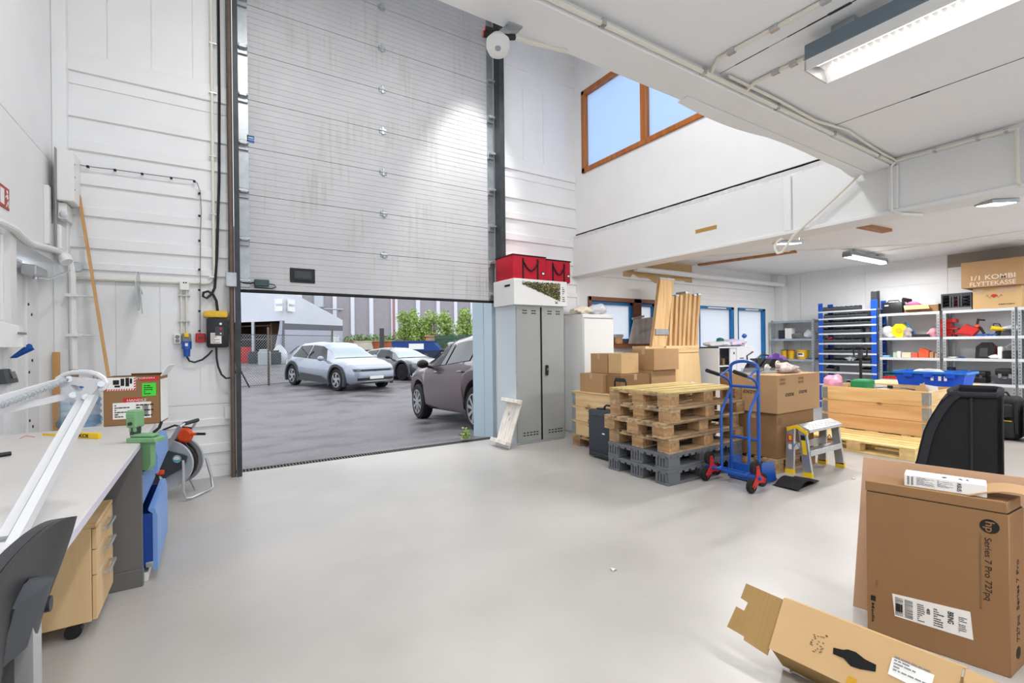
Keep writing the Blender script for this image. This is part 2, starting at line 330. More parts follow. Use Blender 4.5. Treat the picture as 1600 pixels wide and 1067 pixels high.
struct(mb.build('wall_back', WHITE)); struct(MB().box(3.52, FX+.07, WY-.02, 6.0, 3.93, 4.106, .006).build('trim_2', WHITE))
struct(panels(MB(), 3.52, FX+.07, 4.106, 5.2, [3.95, 4.32]).build('wall_back', WHITE)); struct(ribbed(3.52, FX+.07, 5.2, 7, [(5.45, 5.55), (5.8, 5.9)]).build('wall_back', WHITE))
struct(MB().box(LEFTEND, 3.52, 5.95, 6.1, 5.7, 7).build('wall_back', WHITE))
PAJ = mat('pale_blue_steel', (178, 196, 208), .4, .1)
struct(MB().box(3.462, 3.6, 6.0, 6.25, -.3, 6).box(3.455, 3.6, 6.25, 6.6, -.3, 6, .004).build('trim_3', PAJ), 'pale blue steel door reveal outside')
struct(MB().box(-.2, LEFTEND, 6.0, 6.6, -.3, 6).build('trim_4', PAJ))
# left wall
DY0, DY1, DZ = 4.66, 5.80, 2.13
mb = MB()
mb.box(LX-.2, LX, BACK, DY0, 0, 3.017).box(LX-.2, LX, DY1, WY+.15, 0, 3.017).box(LX-.2, LX, DY0, DY1, DZ, 3.017).box(LX-.2, LX, BACK, WY+.15, 3.023, 7).box(LX-.2, LX-.01, BACK, WY+.15, 3.0, 3.04)
struct(mb.build('wall_left', WHITE), 'white side wall with one long panel joint')
struct(MB().box(LX+.001, LX+.10, WY-.09, WY-.001, 0, 7, .004).build('trim_5', WHITE), 'white corner post')
# personnel door in the left wall
dm = MB().box(LX-.19, LX-.12, DY0+.08, DY1-.34, 0.01, DZ-.06, .003).box(LX-.17, LX-.10, DY1-.335, DY1-.01, 0.01, DZ-.06, .003)
d2 = struct(dm.build('door_2', WHITE), 'white personnel door set back in the side wall')
MB().prism([(DY0-.07, 0), (DY0-.07, DZ+.07), (DY1+.04, DZ+.07), (DY1+.04, 0), (DY1-.03, 0), (DY1-.03, DZ-.0), (DY0+.05, DZ), (DY0+.05, 0)], 'x', LX-.199, LX+.03).build('door_frame', WHITEP, d2)
for py, dy in ((476, -.30), (491, -.22), (563, -.22), (581, -.30), (656, -.30), (667, -.22)):
    z = zat(60, py, LX-.1, DY1-.25); MB().cyl((LX-.1, DY1+dy, z), (LX-.095, DY1+dy, z), .012).build('screw_cap', BLACKP, d2)
pa = aW(42, 427, 4.35); cb = aX(52, 415, LX-.02)
MB().box(LX-.09, LX-.0, cb.y-.02, cb.y+.30, DZ-.17, DZ-.09, .008).build('door_closer', ALU, d2)
MB().tube([(LX-.04, cb.y+.14, DZ-.175), (LX+.03, cb.y+.2, DZ-.18), (LX+.14, 5.60, 2.045)], .01, flat=(.022, .01)).cyl((LX-.04, cb.y+.14, DZ-.19), (LX-.04, cb.y+.14, DZ-.15), .018).build('closer_arm', STEEL, d2)
# tall bay: upper wall with wooden window, fascia, ledge
W1Y0, W1Y1, W1Z0, W1Z1 = 2.5, 5.66, 4.03, 5.31
UXW = FX+.07
mb = MB().box(UXW, UXW+.15, 1.6, WY+.15, 3.11, W1Z0).box(UXW, UXW+.15, 1.6, WY+.15, W1Z1, 7).box(UXW, UXW+.15, W1Y1, WY+.15, W1Z0, W1Z1).box(UXW, UXW+.15, 1.6, W1Y0, W1Z0, W1Z1)
struct(mb.build('wall_right', WHITE), 'white upper wall above the fascia beam')
struct(MB().box(UXW+.02, UXW+.2, 1.6, WY+.15, 3.085, 3.115).build('trim_6', FRINGE), 'dark crack along the ledge')
struct(MB().sheet(lambda u, v: Vector((FX+.012+.058*v+.006*math.sin(u*90)*math.sin(v*5+u*33), 1.6+u*(WY-1.6), 3.0+.088*v)), 90, 4).box(FX+.03, FX+.2, 1.6, WY, 2.98, 3.07).build('trim_7', mat('flaking_plaster', (214, 214, 214), .85, var=.12, vs=16, bump=.9, bs=26), ang=80), 'rough plaster ledge strip')
mb = MB().box(FX, FX+.22, BACK, WY+.1, 2.455, 3.0).box(FX-.03, FX+.26, BACK, WY, 2.42, 2.455, .004).box(FX-.02, FX, BACK, 1.64, 2.84, 2.884)
struct(mb.build('beam', WALL2), 'deep white fascia beam')
for px, py in ((1232, 330), (1397, 295)):
    y = aX(px, py, FX).y; struct(MB().box(FX-.03, FX-.001, y-.035, y+.035, 2.456, 3.0 if px < 1300 else 2.82, .004).build('trim_8' if px < 1300 else 'trim_9', WHITE))
p = aX(1103, 358, FX); struct(MB().box(FX-.002, FX, p.y-.14, p.y+.14, p.z-.025, p.z+.02, M=None).build('trim_10', mat('brown_tape', (178, 140, 70), .5)), 'strip of brown tape on the fascia beam')
G1 = frosted('frosted_upper_pane', (206, 221, 240)); G2 = frosted('frosted_pane', (248, 251, 255))
w1 = struct(MB().box(UXW-.03, UXW+.08, W1Y0, W1Y1, W1Z0-.0, W1Z0+.07, .006).box(UXW-.03, UXW+.08, W1Y0, W1Y1, W1Z1-.07, W1Z1, .006).box(UXW-.03, UXW+.08, W1Y1-.07, W1Y1, W1Z0, W1Z1, .006).box(UXW-.03, UXW+.08, W1Y0, W1Y0+.07, W1Z0, W1Z1, .006).build('window_1', OAKFR), 'stained wood frame of the upper frosted window')
ym = aX(1000, 170, FX).y; MB().box(UXW-.02, UXW+.08, ym-.05, ym+.05, W1Z0+.07, W1Z1-.07, .004).build('mullion', OAKFR, w1)
MB().box(UXW+.05, UXW+.06, ym+.05, W1Y1-.07, W1Z0+.07, W1Z1-.07).build('pane', G1, w1); MB().box(UXW+.05, UXW+.06, W1Y0+.07, ym-.05, W1Z0+.07, W1Z1-.07).build('pane', G1, w1)
# mezzanine slab, beam edge, high ceiling, near walls
mb = MB().box(LX, FX, BACK, 1.64, 2.885, 3.0)
struct(mb.build('ceiling', CEILM), 'low white ceiling panels over the workshop')
struct(MB().box(LX, FX, 1.64, 1.86, 2.82, 3.0, .004).build('trim_11', WHITE), 'flat white beam at the edge of the low ceiling')
struct(MB().sheet(lambda u, v: Vector((2.4+2.45*u, 1.80+v*(.07+.06*max(0, math.sin(u*PI*2.2+.4))*(.3+.7*u)), 2.818-.01*v*math.sin(u*9))), 40, 4, .004).build('trim_12', WHITE), 'wavy plastic sheet under the beam edge')
mb = MB()
for y, s in ((1.06, 0), (-.18, 1), (-1.4, 2)): mb.box(LX, FX, y-.004, y+.004, 2.882, 2.886)
j = mb; y1 = aZ(1307, 194, 2.885).y
CRACK = mat('ceiling_crack', (60, 58, 56), .9)
def ragged(x0, x1, y, z, w=.006, seed=1, chips=()):
    rnd = random.Random(seed); m_ = MB(); n = 60
    for i in range(n):
        a = x0+(x1-x0)*i/n; b = x0+(x1-x0)*(i+1)/n; q = w*rnd.uniform(.25, 1)
        for c, cw in chips:
            if abs((a+b)/2-c) < .06: q = cw*rnd.uniform(.5, 1)
        m_.box(a, b, y-q/2, y+q/2, z-.0015, z)
    return m_
# ceiling joints run towards the fascia: along y
cj = aZ(1307, 194.7, 2.885); cj2 = aZ(1600, 87.2, 2.885); ch = aZ(1440, 145, 2.885)
def joint(xx, y0, y1, seed, chips):
    m_ = ragged(y0, y1, 0, 2.885, .007, seed, chips); bmesh.ops.transform(m_.bm, matrix=Matrix.Translation((xx, 0, 0)) @ Matrix.Rotation(PI/2, 4, 'Z'), verts=m_.bm.verts); return m_
struct(joint(cj.x, BACK, 1.63, 3, ((ch.y, .03),)).build('trim_13', CRACK), 'cracked ceiling joint')
ca = aZ(1143, 105, 2.885); struct(joint(ca.x, BACK, 1.63, 5, ((aZ(1300, 22, 2.885).y, .03), (aZ(1275, 38, 2.885).y, .02))).build('trim_14', CRACK))
struct(MB().box(LX-.2, UXW+.2, BACK, 6.2, 7.0, 7.1).build('ceiling_high', CEILM)); struct(MB().box(LX, UXW, 1.5, 1.6, 3.0, 7.0).build('wall_upper', WHITE))
nb = MB(); bays = [(-.6, 1.6), (2.0, 4.6), (5.4, 7.6), (8.2, 10.4)]; xs = LX-.2
for a, b in bays: nb.box(xs, a, BACK-.1, BACK, 0, 3.2).box(a, b, BACK-.1, BACK, 0, .75).box(a, b, BACK-.1, BACK, 2.55, 3.2); xs = b
struct(nb.box(xs, RX+.2, BACK-.1, BACK, 0, 3.2).build('wall_near', WHITE), 'white wall behind the viewer with a row of windows added for fill daylight'); CLEARP = glass('clear_pane', (246, 248, 250), .0, .06)
for k, (a, b) in enumerate(bays):  # windows added out of view so fill daylight reaches the room
    f = MB()
    for q in ((a, a+.05, .75, 2.55), (b-.05, b, .75, 2.55), (a, b, .75, .80), (a, b, 2.50, 2.55), ((a+b)/2-.025, (a+b)/2+.025, .8, 2.5)): f.box(q[0], q[1], BACK-.08, BACK+.01, q[2], q[3], .003)
    wk = struct(f.build('window_%d' % (k+5), WHITEP)); MB().box(a+.05, b-.05, BACK-.05, BACK-.04, .8, 2.5).build('pane', CLEARP, wk)
# store room behind the fascia
WX0 = FX+.075
wins = [(5.19, 6.86, 1.34, 2.13), (8.07, 9.22, .95, 2.08), (9.36, 10.40, .95, 2.08)]
mb = MB(); xs = WX0
for x0, x1, z0, z1 in wins: mb.box(xs, x0, WY, WY+.15, 0, 2.46).box(x0, x1, WY, WY+.15, 0, z0).box(x0, x1, WY, WY+.15, z1, 2.46); xs = x1
mb.box(xs, RX, WY, WY+.15, 0, 2.46); mb.box(WX0, RX, WY, WY+.15, 2.472, 2.9).box(WX0, RX, WY+.02, WY+.15, 2.45, 2.48)
for z in (2.2, 2.32, 2.58, 2.7): mb.box(7.9, RX, WY-.008, WY, z, z+.05, .003)
struct(mb.build('wall_store_back', WALL2), 'grey white panel wall with frosted windows'); BLUEW = mat('blue_window_frame', (26, 110, 170), .4)
OAKD = wood('brown_window_wood', (104, 62, 38), (132, 82, 52), 0, 12, .5, knots=False)
x0, x1, z0, z1 = wins[0]
wd = MB()
for a in ((x0, x1, z1-.07, z1), (x0, x1, z0, z0+.05), (x0, x0+.06, z0, z1), (x1-.06, x1, z0, z1), (6.24, 6.42, z0, z1)): wd.box(a[0], a[1], WY-.03, WY+.1, a[2], a[3], .004)
w2 = struct(wd.build('window_2', OAKD), 'brown wood framed store window with frosted panes')
MB().box(x0-.05, x1+.05, WY-.12, WY-.001, z0-.06, z0-.0, .004).build('window_sill', OAKD, w2)
for a, b in ((x0+.06, 6.24), (6.42, x1-.06)):
    f = MB()
    for q in ((a, b, z1-.12, z1-.07), (a, b, z0+.05, z0+.09), (a, a+.03, z0+.05, z1-.07), (b-.07, b, z0+.05, z1-.07)): f.box(q[0], q[1], WY+.01, WY+.08, q[2], q[3], .003)
    f.build('sash', BLUEW, w2); MB().box(a+.03, b-.07, WY+.04, WY+.05, z0+.09, z1-.12).build('pane', G2, w2)
for k, (x0, x1, z0, z1) in enumerate(wins[1:]):
    f = MB()
    for q in ((x0, x1, z1-.05, z1), (x0, x1, z0, z0+.05), (x0, x0+.03, z0, z1), (x1-.1, x1, z0, z1)): f.box(q[0], q[1], WY-.01, WY+.09, q[2], q[3], .003)
    wk = struct(f.build('window_%d' % (k+3), BLUEW), 'blue framed frosted store window' if k else 'blue framed frosted window behind the timber boards')
    MB().box(x0+.03, x1-.1, WY+.04, WY+.05, z0+.05, z1-.05).build('pane', G2, wk); MB().box(x0+.25, x1-.3, WY-.03, WY-.012, z1-.045, z1-.02, .003).build('air_vent', WHITEP, wk)
rw = MB(); ys = [WY, aX(1251, 480, RX).y, aX(1352, 440, RX).y, 2.91, 1.0, -1.2, BACK]
for a, b in zip(ys, ys[1:]): rw.box(RX, RX+.02, b+.003, a-.003, 0, 2.375).box(RX, RX+.02, b+.003, a-.003, 2.381, 2.9)
rw.box(RX+.01, RX+.2, BACK, WY+.15, 0, 2.9)
struct(rw.build('wall_store_end', WHITE), 'white boarded end wall behind the shelving')
struct(MB().box(RX-.012, RX-.0005, BACK, 2.905, 2.62, 2.85).build('trim_15', mat('taupe_paint', (150, 140, 130), .7)), 'taupe painted band at the top of the end wall')
struct(MB().box(RX-.2, RX-.001, WY-.19, WY-.001, 0, 2.6, .004).build('column', WALL2)); struct(MB().box(RX-.35, RX-.001, WY-.16, WY-.001, 2.6, 2.85, .004).build('trim_16', WALL2))
sc_ = MB().box(FX+.2, RX+.2, BACK, WY+.15, 2.85, 3.0)
struct(sc_.build('ceiling_store', CEILM), 'store room ceiling')
a = aY(1030, 418, 5.66); b = aY(1219, 436, 5.66); struct(MB().cyl((a.x-.6, 5.66, 2.62), (RX-.2, 5.66, 2.62), .045).build('trim_17', WHITE), 'white pipe along the store back wall')
pb = MB().sheet(lambda u, v: Vector((6.0+1.86*u, WY-.003, 2.46+.12*u*0+(1-v)*.34-(0 if v < 1 else .0)+(v*(.05*math.sin(u*11)+.03*math.sin(u*23)) if .12 < u < .9 else 0)+.05)), 40, 1, .002)
struct(pb.build('trim_18', mat('bare_fibreboard', (200, 168, 120), .8, var=.08)), 'bare fibreboard patch where paint has peeled')
for k, (p, q, wd) in enumerate((((1092, 414), (1244, 393), .09), ((1346, 353), (1386, 361), .12))):
    a = aZ(*p, 2.83); b = aZ(*q, 2.83); struct(MB().tube([a, b], .05, flat=(wd, .036)).build('trim_%d' % (19+k), wood('batten_wood_%d' % k, (150, 100, 62), (182, 130, 88), 0, 14)), 'bare wood batten on the store ceiling')
for k, (a, b) in enumerate((((1060, 402), (1600, 372)), ((1340, 398), (1600, 360)))):
    p = aZ(*a, 2.845); q = aZ(*b, 2.845); struct(MB().tube([p, q], .012).build('trim_%d' % (21+k), CREAMP), 'thin conduit on the store ceiling')
# ================================================================ OVERHEAD DOOR
def door_skin():
    m = mat('door_skin', (194, 195, 197), .5, .08, var=.05, vs=3, bump=.12, bs=170, stretch=(1, 1, 1)); nt = m.node_tree; b = nt.nodes['Principled BSDF']; L = nt.links; N = nt.nodes.new
    src = b.inputs['Base Color'].links[0].from_socket; tc = N('ShaderNodeTexCoord'); mp = N('ShaderNodeMapping'); mp.inputs['Scale'].default_value = (14, 1, .9); L.new(tc.outputs['Object'], mp.inputs[0])
    n = N('ShaderNodeTexNoise'); n.inputs['Scale'].default_value = 1.4; n.inputs['Detail'].default_value = 6; L.new(mp.outputs[0], n.inputs[0])
    g = N('ShaderNodeTexNoise'); g.inputs['Scale'].default_value = 1.1; L.new(tc.outputs['Object'], g.inputs[0]); mu = N('ShaderNodeMath'); mu.operation = 'MULTIPLY'; L.new(n.outputs[0], mu.inputs[0]); L.new(g.outputs[0], mu.inputs[1])
    r = N('ShaderNodeValToRGB'); r.color_ramp.elements[0].position = .28; r.color_ramp.elements[0].color = (0, 0, 0, 1); r.color_ramp.elements[1].position = .5; r.color_ramp.elements[1].color = (.5, .5, .5, 1); L.new(mu.outputs[0], r.inputs[0])
    mx = N('ShaderNodeMix'); mx.data_type = 'RGBA'; L.new(r.outputs[0], mx.inputs[0]); L.new(src, mx.inputs[6]); mx.inputs[7].default_value = (*lin((150, 146, 128)), 1); L.new(mx.outputs[2], b.inputs['Base Color']); return m
SKIN = door_skin(); DYP = 5.9; DX0, DX1 = .25, 3.455; DZ0 = 1.985; SEC = .521
door = MB().box(DX0, DX1, DYP-.005, DYP+.05, DZ0-.03, DZ0, .006).build('door_1', RUBBER); struct(door, 'white overhead sectional door, partly raised'); hx = aY(598, 200, DYP).x
for k in range(8):
    z0 = DZ0+k*SEC; p = [(DYP, z0+.003)]
    for j in range(1, 8): z = z0+SEC*j/8; p += [(DYP, z-.004), (DYP+.0035, z-.001), (DYP+.0035, z+.001), (DYP, z+.004)]
    p += [(DYP, z0+SEC-.003), (DYP+.04, z0+SEC-.003), (DYP+.04, z0+.003)]
    MB().prism(p, 'x', DX0, DX1).build('door_panel', SKIN, door, ang=20)
    if k:
        MB().box(hx-.045, hx+.045, DYP-.012, DYP, z0-.03, z0+.03, .004).cyl((hx-.04, DYP-.014, z0), (hx+.04, DYP-.014, z0), .012).box(hx-.016, hx+.016, DYP-.02, DYP-.006, z0-.045, z0+.045, .003).build('hinge', GALV, door)
    for s, x in ((-1, DX0+.05), (1, DX1-.05)):
        MB().box(x-.05, x+.05, DYP-.03, DYP-.002, z0-.05+(.07 if not k else 0), z0+.05+(.07 if not k else 0), .004).cyl((x-.05, DYP-.06, z0+.02+(.07 if not k else 0)), (x+.05, DYP-.06, z0+.02+(.07 if not k else 0)), .016).box(x-.035, x+.035, DYP-.075, DYP-.02, z0+.0+(.07 if not k else 0), z0+.045+(.07 if not k else 0), .004).build('roller_bracket', GALV, door)
for x in (DX0, DX1-.10): MB().box(x, x+.10, DYP-.003, DYP+.002, DZ0, DZ0+8*SEC).build('end_cap', GALV, door)
a = aY(453, 441, DYP); b = aY(492, 421, DYP)
h = MB().box(a.x, b.x, DYP-.012, DYP, a.z, b.z, .005).build('handle_plate', BLACKP, door)
MB().box(a.x+.04, b.x-.04, DYP-.03, DYP-.012, a.z+.03, b.z-.035, .006).box(a.x+.055, b.x-.055, DYP-.038, DYP-.026, a.z+.045, b.z-.055, .004).build('grip', DGREY, h)
a = aY(397, 447, DYP); b = aY(420, 438, DYP); MB().box(a.x, b.x, DYP-.05, DYP-.0, a.z, b.z, .008).build('cable_box', mat('dark_teal_plastic', (58, 82, 84), .5), door)
MB().tube([(a.x-.13+.13*t/40, DYP-.03+.008*math.cos(t*1.9), a.z+.035+.008*math.sin(t*1.9)-.012*math.sin(t/40*PI)) for t in range(41)], .004, 6).tube([(b.x, DYP-.02, a.z+.03), (b.x+.05, DYP-.025, a.z+.025), (b.x+.07, DYP-.02, a.z-.0), (b.x+.03, DYP-.015, a.z-.02), (a.x, DYP-.015, a.z-.012)], .006, 6).build('door_cable', BLACKP, door)
a = aY(386, 222, DYP); b = aY(397, 193, DYP); s_ = MB().box(a.x, b.x, DYP-.002, DYP, a.z, b.z).build('door_sticker', mat('silver_label', (186, 188, 192), .4), door)
MB().box(a.x, b.x, DYP-.003, DYP-.001, a.z, a.z+.08).build('blue_label', mat('label_blue', (40, 100, 170), .5), s_)
MB().box(a.x, b.x, DYP-.0035, DYP-.0025, a.z+.03, a.z+.034).box(a.x+.01, b.x-.01, DYP-.0035, DYP-.0025, a.z+.05, a.z+.06).build('label_line', PAPER, s_)
RUSTY = mat('primer_brown', (104, 88, 78), .6, var=.15, vs=9)
MB().prism([(.20, 5.70), (.25, 5.70), (.25, 5.86), (.235, 5.86), (.235, 5.715), (.20, 5.715)], 'z', 0, 6.2).build('vertical_track', IRON, door)
MB().prism([(3.53, 5.70), (3.455, 5.70), (3.455, 5.86), (3.47, 5.86), (3.47, 5.715), (3.53, 5.715)], 'z', 0, 6.2).build('vertical_track', IRON, door)
MB().cyl((.175, 5.735, 0), (.175, 5.735, 6.6), .022).build('drive_tube', RUSTY, door)
MB().box(.12, .22, 5.69, 5.78, DZ0+.0, DZ0+.15, .006).build('track_clamp', GALV, door); MB().box(3.46, 3.56, 5.69, 5.78, DZ0+.02, DZ0+.15, .006).build('track_clamp', GALV, door)
MB().box(.10, .19, 5.80, WY-.001, .60, .73, .005).build('sensor_box', WHITEP, door)
a = aY(378, 20, 5.8)
# drain and apron
mb = MB().box(DX0-.05, DX1+.05, 5.89, 5.90, -.06, 0).box(DX0-.05, DX1+.05, 6.03, 6.045, -.06, -.002)
struct(mb.build('trim_23', RUSTY), 'steel edges of the drain channel'); gr = MB(); x = DX0-.03
while x < DX1: gr.box(x, x+.014, 5.90, 6.03, -.03, -.004); x += .034
struct(gr.build('grate', IRON), 'slotted drain grate along the doorway'); struct(MB().box(DX0-.05, DX1+.05, 5.88, 6.05, -.2, -.06).build('trim_24', FRINGE))
# ================================================================ YARD
GZ = [(6.04, -.02), (7.8, -.2), (10.8, -.37), (13, -.34), (16, -.2), (19, -.12), (26, -.08), (200, 0)]
def gz(y):
    for (a, za), (b, zb) in zip(GZ, GZ[1:]):
        if y <= b: t = max(0, (y-a)/(b-a)); return za+(zb-za)*t
    return 0
def asphalt():
    m = mat('wet_asphalt', (118, 112, 114), .5, bump=.6, bs=45); nt = m.node_tree; b = nt.nodes['Principled BSDF']; L = nt.links; N = nt.nodes.new
    tc = N('ShaderNodeTexCoord'); n = N('ShaderNodeTexNoise'); n.inputs['Scale'].default_value = 1.1; n.inputs['Detail'].default_value = 5; mp = N('ShaderNodeMapping'); mp.inputs['Scale'].default_value = (1, 1.2, 1); L.new(tc.outputs['Object'], mp.inputs[0]); L.new(mp.outputs[0], n.inputs[0])
    g = N('ShaderNodeTexNoise'); g.inputs['Scale'].default_value = 38; g.inputs['Detail'].default_value = 2; L.new(tc.outputs['Object'], g.inputs[0])
    r = N('ShaderNodeValToRGB'); r.color_ramp.elements[0].position = .36; r.color_ramp.elements[1].position = .66; r.color_ramp.elements[0].color = (*lin((88, 85, 89)), 1); r.color_ramp.elements[1].color = (*lin((124, 119, 123)), 1); L.new(n.outputs[0], r.inputs[0])
    mx = N('ShaderNodeMix'); mx.data_type = 'RGBA'; mx.blend_type = 'OVERLAY'; mx.inputs[0].default_value = .55; L.new(r.outputs[0], mx.inputs[6]); L.new(g.outputs[0], mx.inputs[7]); L.new(mx.outputs[2], b.inputs['Base Color'])
    rr = N('ShaderNodeValToRGB'); rr.color_ramp.elements[0].position = .4; rr.color_ramp.elements[0].color = (.3, .3, .3, 1); rr.color_ramp.elements[1].position = .6; rr.color_ramp.elements[1].color = (.62, .62, .62, 1); L.new(n.outputs[0], rr.inputs[0]); L.new(rr.outputs[0], b.inputs['Roughness']); return m
ys = [6.04+i*.3 for i in range(70)]+[28, 34, 42, 55, 75, 110]
g = MB().sheet(lambda u, v: Vector((-50+u*170, ys[round(v*(len(ys)-1))], gz(ys[round(v*(len(ys)-1))]))), 40, len(ys)-1)
struct(g.build('ground', asphalt()), 'damp grey asphalt yard')
# ---- cars
def paint(n, c, metal=.5, rough=.3): return mat(n, c, rough, metal, coat=1.)
CGLASS = mat('car_glass', (26, 30, 34), .05, 0, spec=.4); CGLASSL = mat('windscreen_glass', (150, 164, 172), .06, 0, spec=.9, coat=.6); TYRE = mat('tyre_rubber', (26, 26, 27), .8); RIMD = mat('dark_rim', (44, 44, 46), .4, .5); RIML = mat('silver_rim', (176, 178, 182), .3, .7); CLAD = mat('dark_cladding', (56, 58, 62), .6); LENS = mat('headlamp_lens', (60, 66, 72), .1, 0, coat=1.); PLATE = mat('number_plate_white', (236, 236, 226), .4)
def interp(t, x):
    if x <= t[0][0]: return t[0][1]
    for (a, va), (b, vb) in zip(t, t[1:]):
        if x <= b: k = (x-a)/(b-a); k = k*k*(3-2*k)*.5+k*.5; return va+(vb-va)*k
    return t[-1][1]
def car(name, label, P, fc, rc, side, body, roofm=None, rim=RIML, clad=False, cladm=None):
    """P: wb, W, tops, belts, wids, roofw, R, windows, screen; fc / rc: ground points of the front / rear wheel on the side seen (side -1: its right, +1: its left)."""
    fc = Vector(fc); rc = Vector(rc); d = fc-rc; s = Vector((d.x, d.y)).length/P['wb']; hd = math.atan2(d.y, d.x); mid = (fc+rc)/2
    yo = P['W']/2-.13; org = mid+rotz(hd).to_3x3() @ Vector((0, -side*yo*s, 0))
    T = thing(name, label, 'car', org, hd, 'cars parked in the yard'); T.rotation_euler = (0, -math.atan2(d.z, Vector((d.x, d.y)).length), hd)
    S4 = Matrix.Diagonal((s, s, s, 1)); wb = P['wb']; R = P['R']; ra = R+.07
    def fin(mb, nm, ms, par=T, ang=35):
        bmesh.ops.transform(mb.bm, matrix=WM(T) @ S4, verts=mb.bm.verts); return mb.build(nm, ms, par, ang)
    def zb(x):
        z = interp(P['bots'], x)
        for xw in (-wb/2, wb/2):
            if abs(x-xw) < ra: z = max(z, R+math.sqrt(ra*ra-(x-xw)**2))
        return z
    def sec(x):
        w_ = interp(P['wids'], x); b_ = zb(x); k = interp(P['belts'], x); t = max(interp(P['tops'], x), k+.01); k = max(k, b_+.03); t = max(t, k+.01); h = t-k; q = min(1, max(0, h/.42)); q = q*q*(3-2*q)
        rw = w_*.88+(P['roofw']-w_*.88)*q
        return [(0, b_), (w_*.86, b_), (w_*.96, b_+.12*(k-b_)), (w_, b_+.5*(k-b_)), (w_*.99, b_+.78*(k-b_)), (w_*.95, k), (rw, k+.84*h), (rw*.86, k+.96*h), (rw*.45, t-.003), (0, t)]
    def S(x, u, sd):
        q = sec(x); i = min(int(u), 8); f = u-i; return Vector((x, sd*(q[i][0]+(q[i+1][0]-q[i][0])*f), q[i][1]+(q[i+1][1]-q[i][1])*f))
    x0, x1 = P['tops'][0][0], P['tops'][-1][0]; n = 96; xs = sorted(set([x0+(x1-x0)*i/n for i in range(n+1)]+[sg*wb/2+e*ra for sg in (-1, 1) for e in (-.999, -.97, -.9, .9, .97, .999)]))
    mb = MB(); rings = []
    for x in xs:
        q = sec(x); ring = [mb.bm.verts.new((x, -y, z)) for y, z in q]+[mb.bm.verts.new((x, y, z)) for y, z in q[-2:0:-1]]; rings.append(ring)
    for A, B in zip(rings, rings[1:]):
        for j in range(len(A)): mb.bm.faces.new((A[j], A[(j+1) % len(A)], B[(j+1) % len(A)], B[j]))
    mb.bm.faces.new(rings[0][::-1]); mb.bm.faces.new(rings[-1]); bmesh.ops.recalc_face_normals(mb.bm, faces=mb.bm.faces)
    fin(mb, 'body', body, ang=40)
    for sd in (-1, 1):
        for (a, b, u0, u1, cut) in P['windows']:
            def f(u, v): 
                aa = a+cut[0]*v; bb = b+cut[1]*v; p = S(aa+(bb-aa)*u, u0+(u1-u0)*v, sd); p.y += sd*.010; return p
            fin(MB().sheet(f, 14, 5, .004), 'side_window', CGLASS)
        if clad:
            for xw in (-wb/2, wb/2):
                arc = [(xw+math.cos(t*PI/16)*ra, R+math.sin(t*PI/16)*ra) for t in range(-2, 19)]; arc2 = [(xw+math.cos(t*PI/16)*(ra+.085), R+math.sin(t*PI/16)*(ra+.085)) for t in range(18, -3, -1)]
                y = interp(P['wids'], xw)+.012; m_ = MB()
                for k in range(20): m_.prism([arc[k], arc[k+1], arc2[19-k], arc2[20-k]], 'y', sd*(y-.10), sd*y)
                fin(m_, 'wheel_arch', cladm or CLAD)
            y = interp(P['wids'], 0)+.008; fin(MB().prism([(-wb/2+ra-.02, .22), (-wb/2+ra+.25, .50), (.55, .44), (wb/2-ra+.02, .24)], 'y', sd*(y-.08), sd*y), 'sill_cladding', cladm or CLAD)
        y = interp(P['wids'], .7); xm = P['mirror'][0]; zm = P['mirror'][1]
        fin(MB().sph((xm, sd*(y*.97+.13), zm+.02), (.085, .12, .085), 10).tube([(xm, sd*y*.9, zm-.05), (xm, sd*(y*.97+.1), zm-.01)], .025), 'mirror', P.get('mirm', body))
        for xw in (-wb/2, wb/2):
            yw = sd*(P['W']/2-.13); wt = fin(MB().lathe([(R*.66, -.11), (R*.9, -.115), (R*.985, -.09), (R, -.05), (R, .05), (R*.985, .09), (R*.9, .115), (R*.66, .11)], (xw, yw, R), (0, 1, 0), 32).cyl((xw, yw-.1, R), (xw, yw+.1, R), R*.66, n=24), 'wheel', TYRE)
            m_ = MB().cyl((xw, yw+sd*.085, R), (xw, yw+sd*.118, R), .07, n=14)
            for k in range(P['spokes']):
                a = 2*PI*k/P['spokes']; Mx = Matrix.Translation((xw, yw+sd*.105, R)) @ Matrix.Rotation(a, 4, 'Y')
                m_.prism([(-.022, .04), (.022, .04), (.03, R*.66), (.0, R*.62), (-.03, R*.66)] if not P.get('swirl') else [(-.04, .03), (.04, .03), (.02, R*.4), (.12, R*.62), (.03, R*.66), (-.05, R*.42)], 'y', -.012, .012, Mx)
            for t in range(24): pass
            m_.lathe([(R*.62, -.02), (R*.68, -.02), (R*.68, .02), (R*.62, .02), (R*.62, -.02)], (xw, yw+sd*.10, R), (0, 1, 0), 28, caps=False); fin(m_, 'rim', rim, wt)
    for nm, (a, b), mt in (('windscreen', P['screen'], P.get('wsm', CGLASSL)), ('rear_window', P['back'], CGLASS)):
        def f(u, v):
            q = 5.9+(v*2 if v <= .5 else (1-v)*2)*3.09; sd = -1 if v <= .5 else 1; p = S(a+(b-a)*u, min(q, 8.999), sd); p.z += .012; p.x += .010*(1 if a > 0 else -1); return p
        fin(MB().sheet(f, 10, 12, -.004), nm, mt)
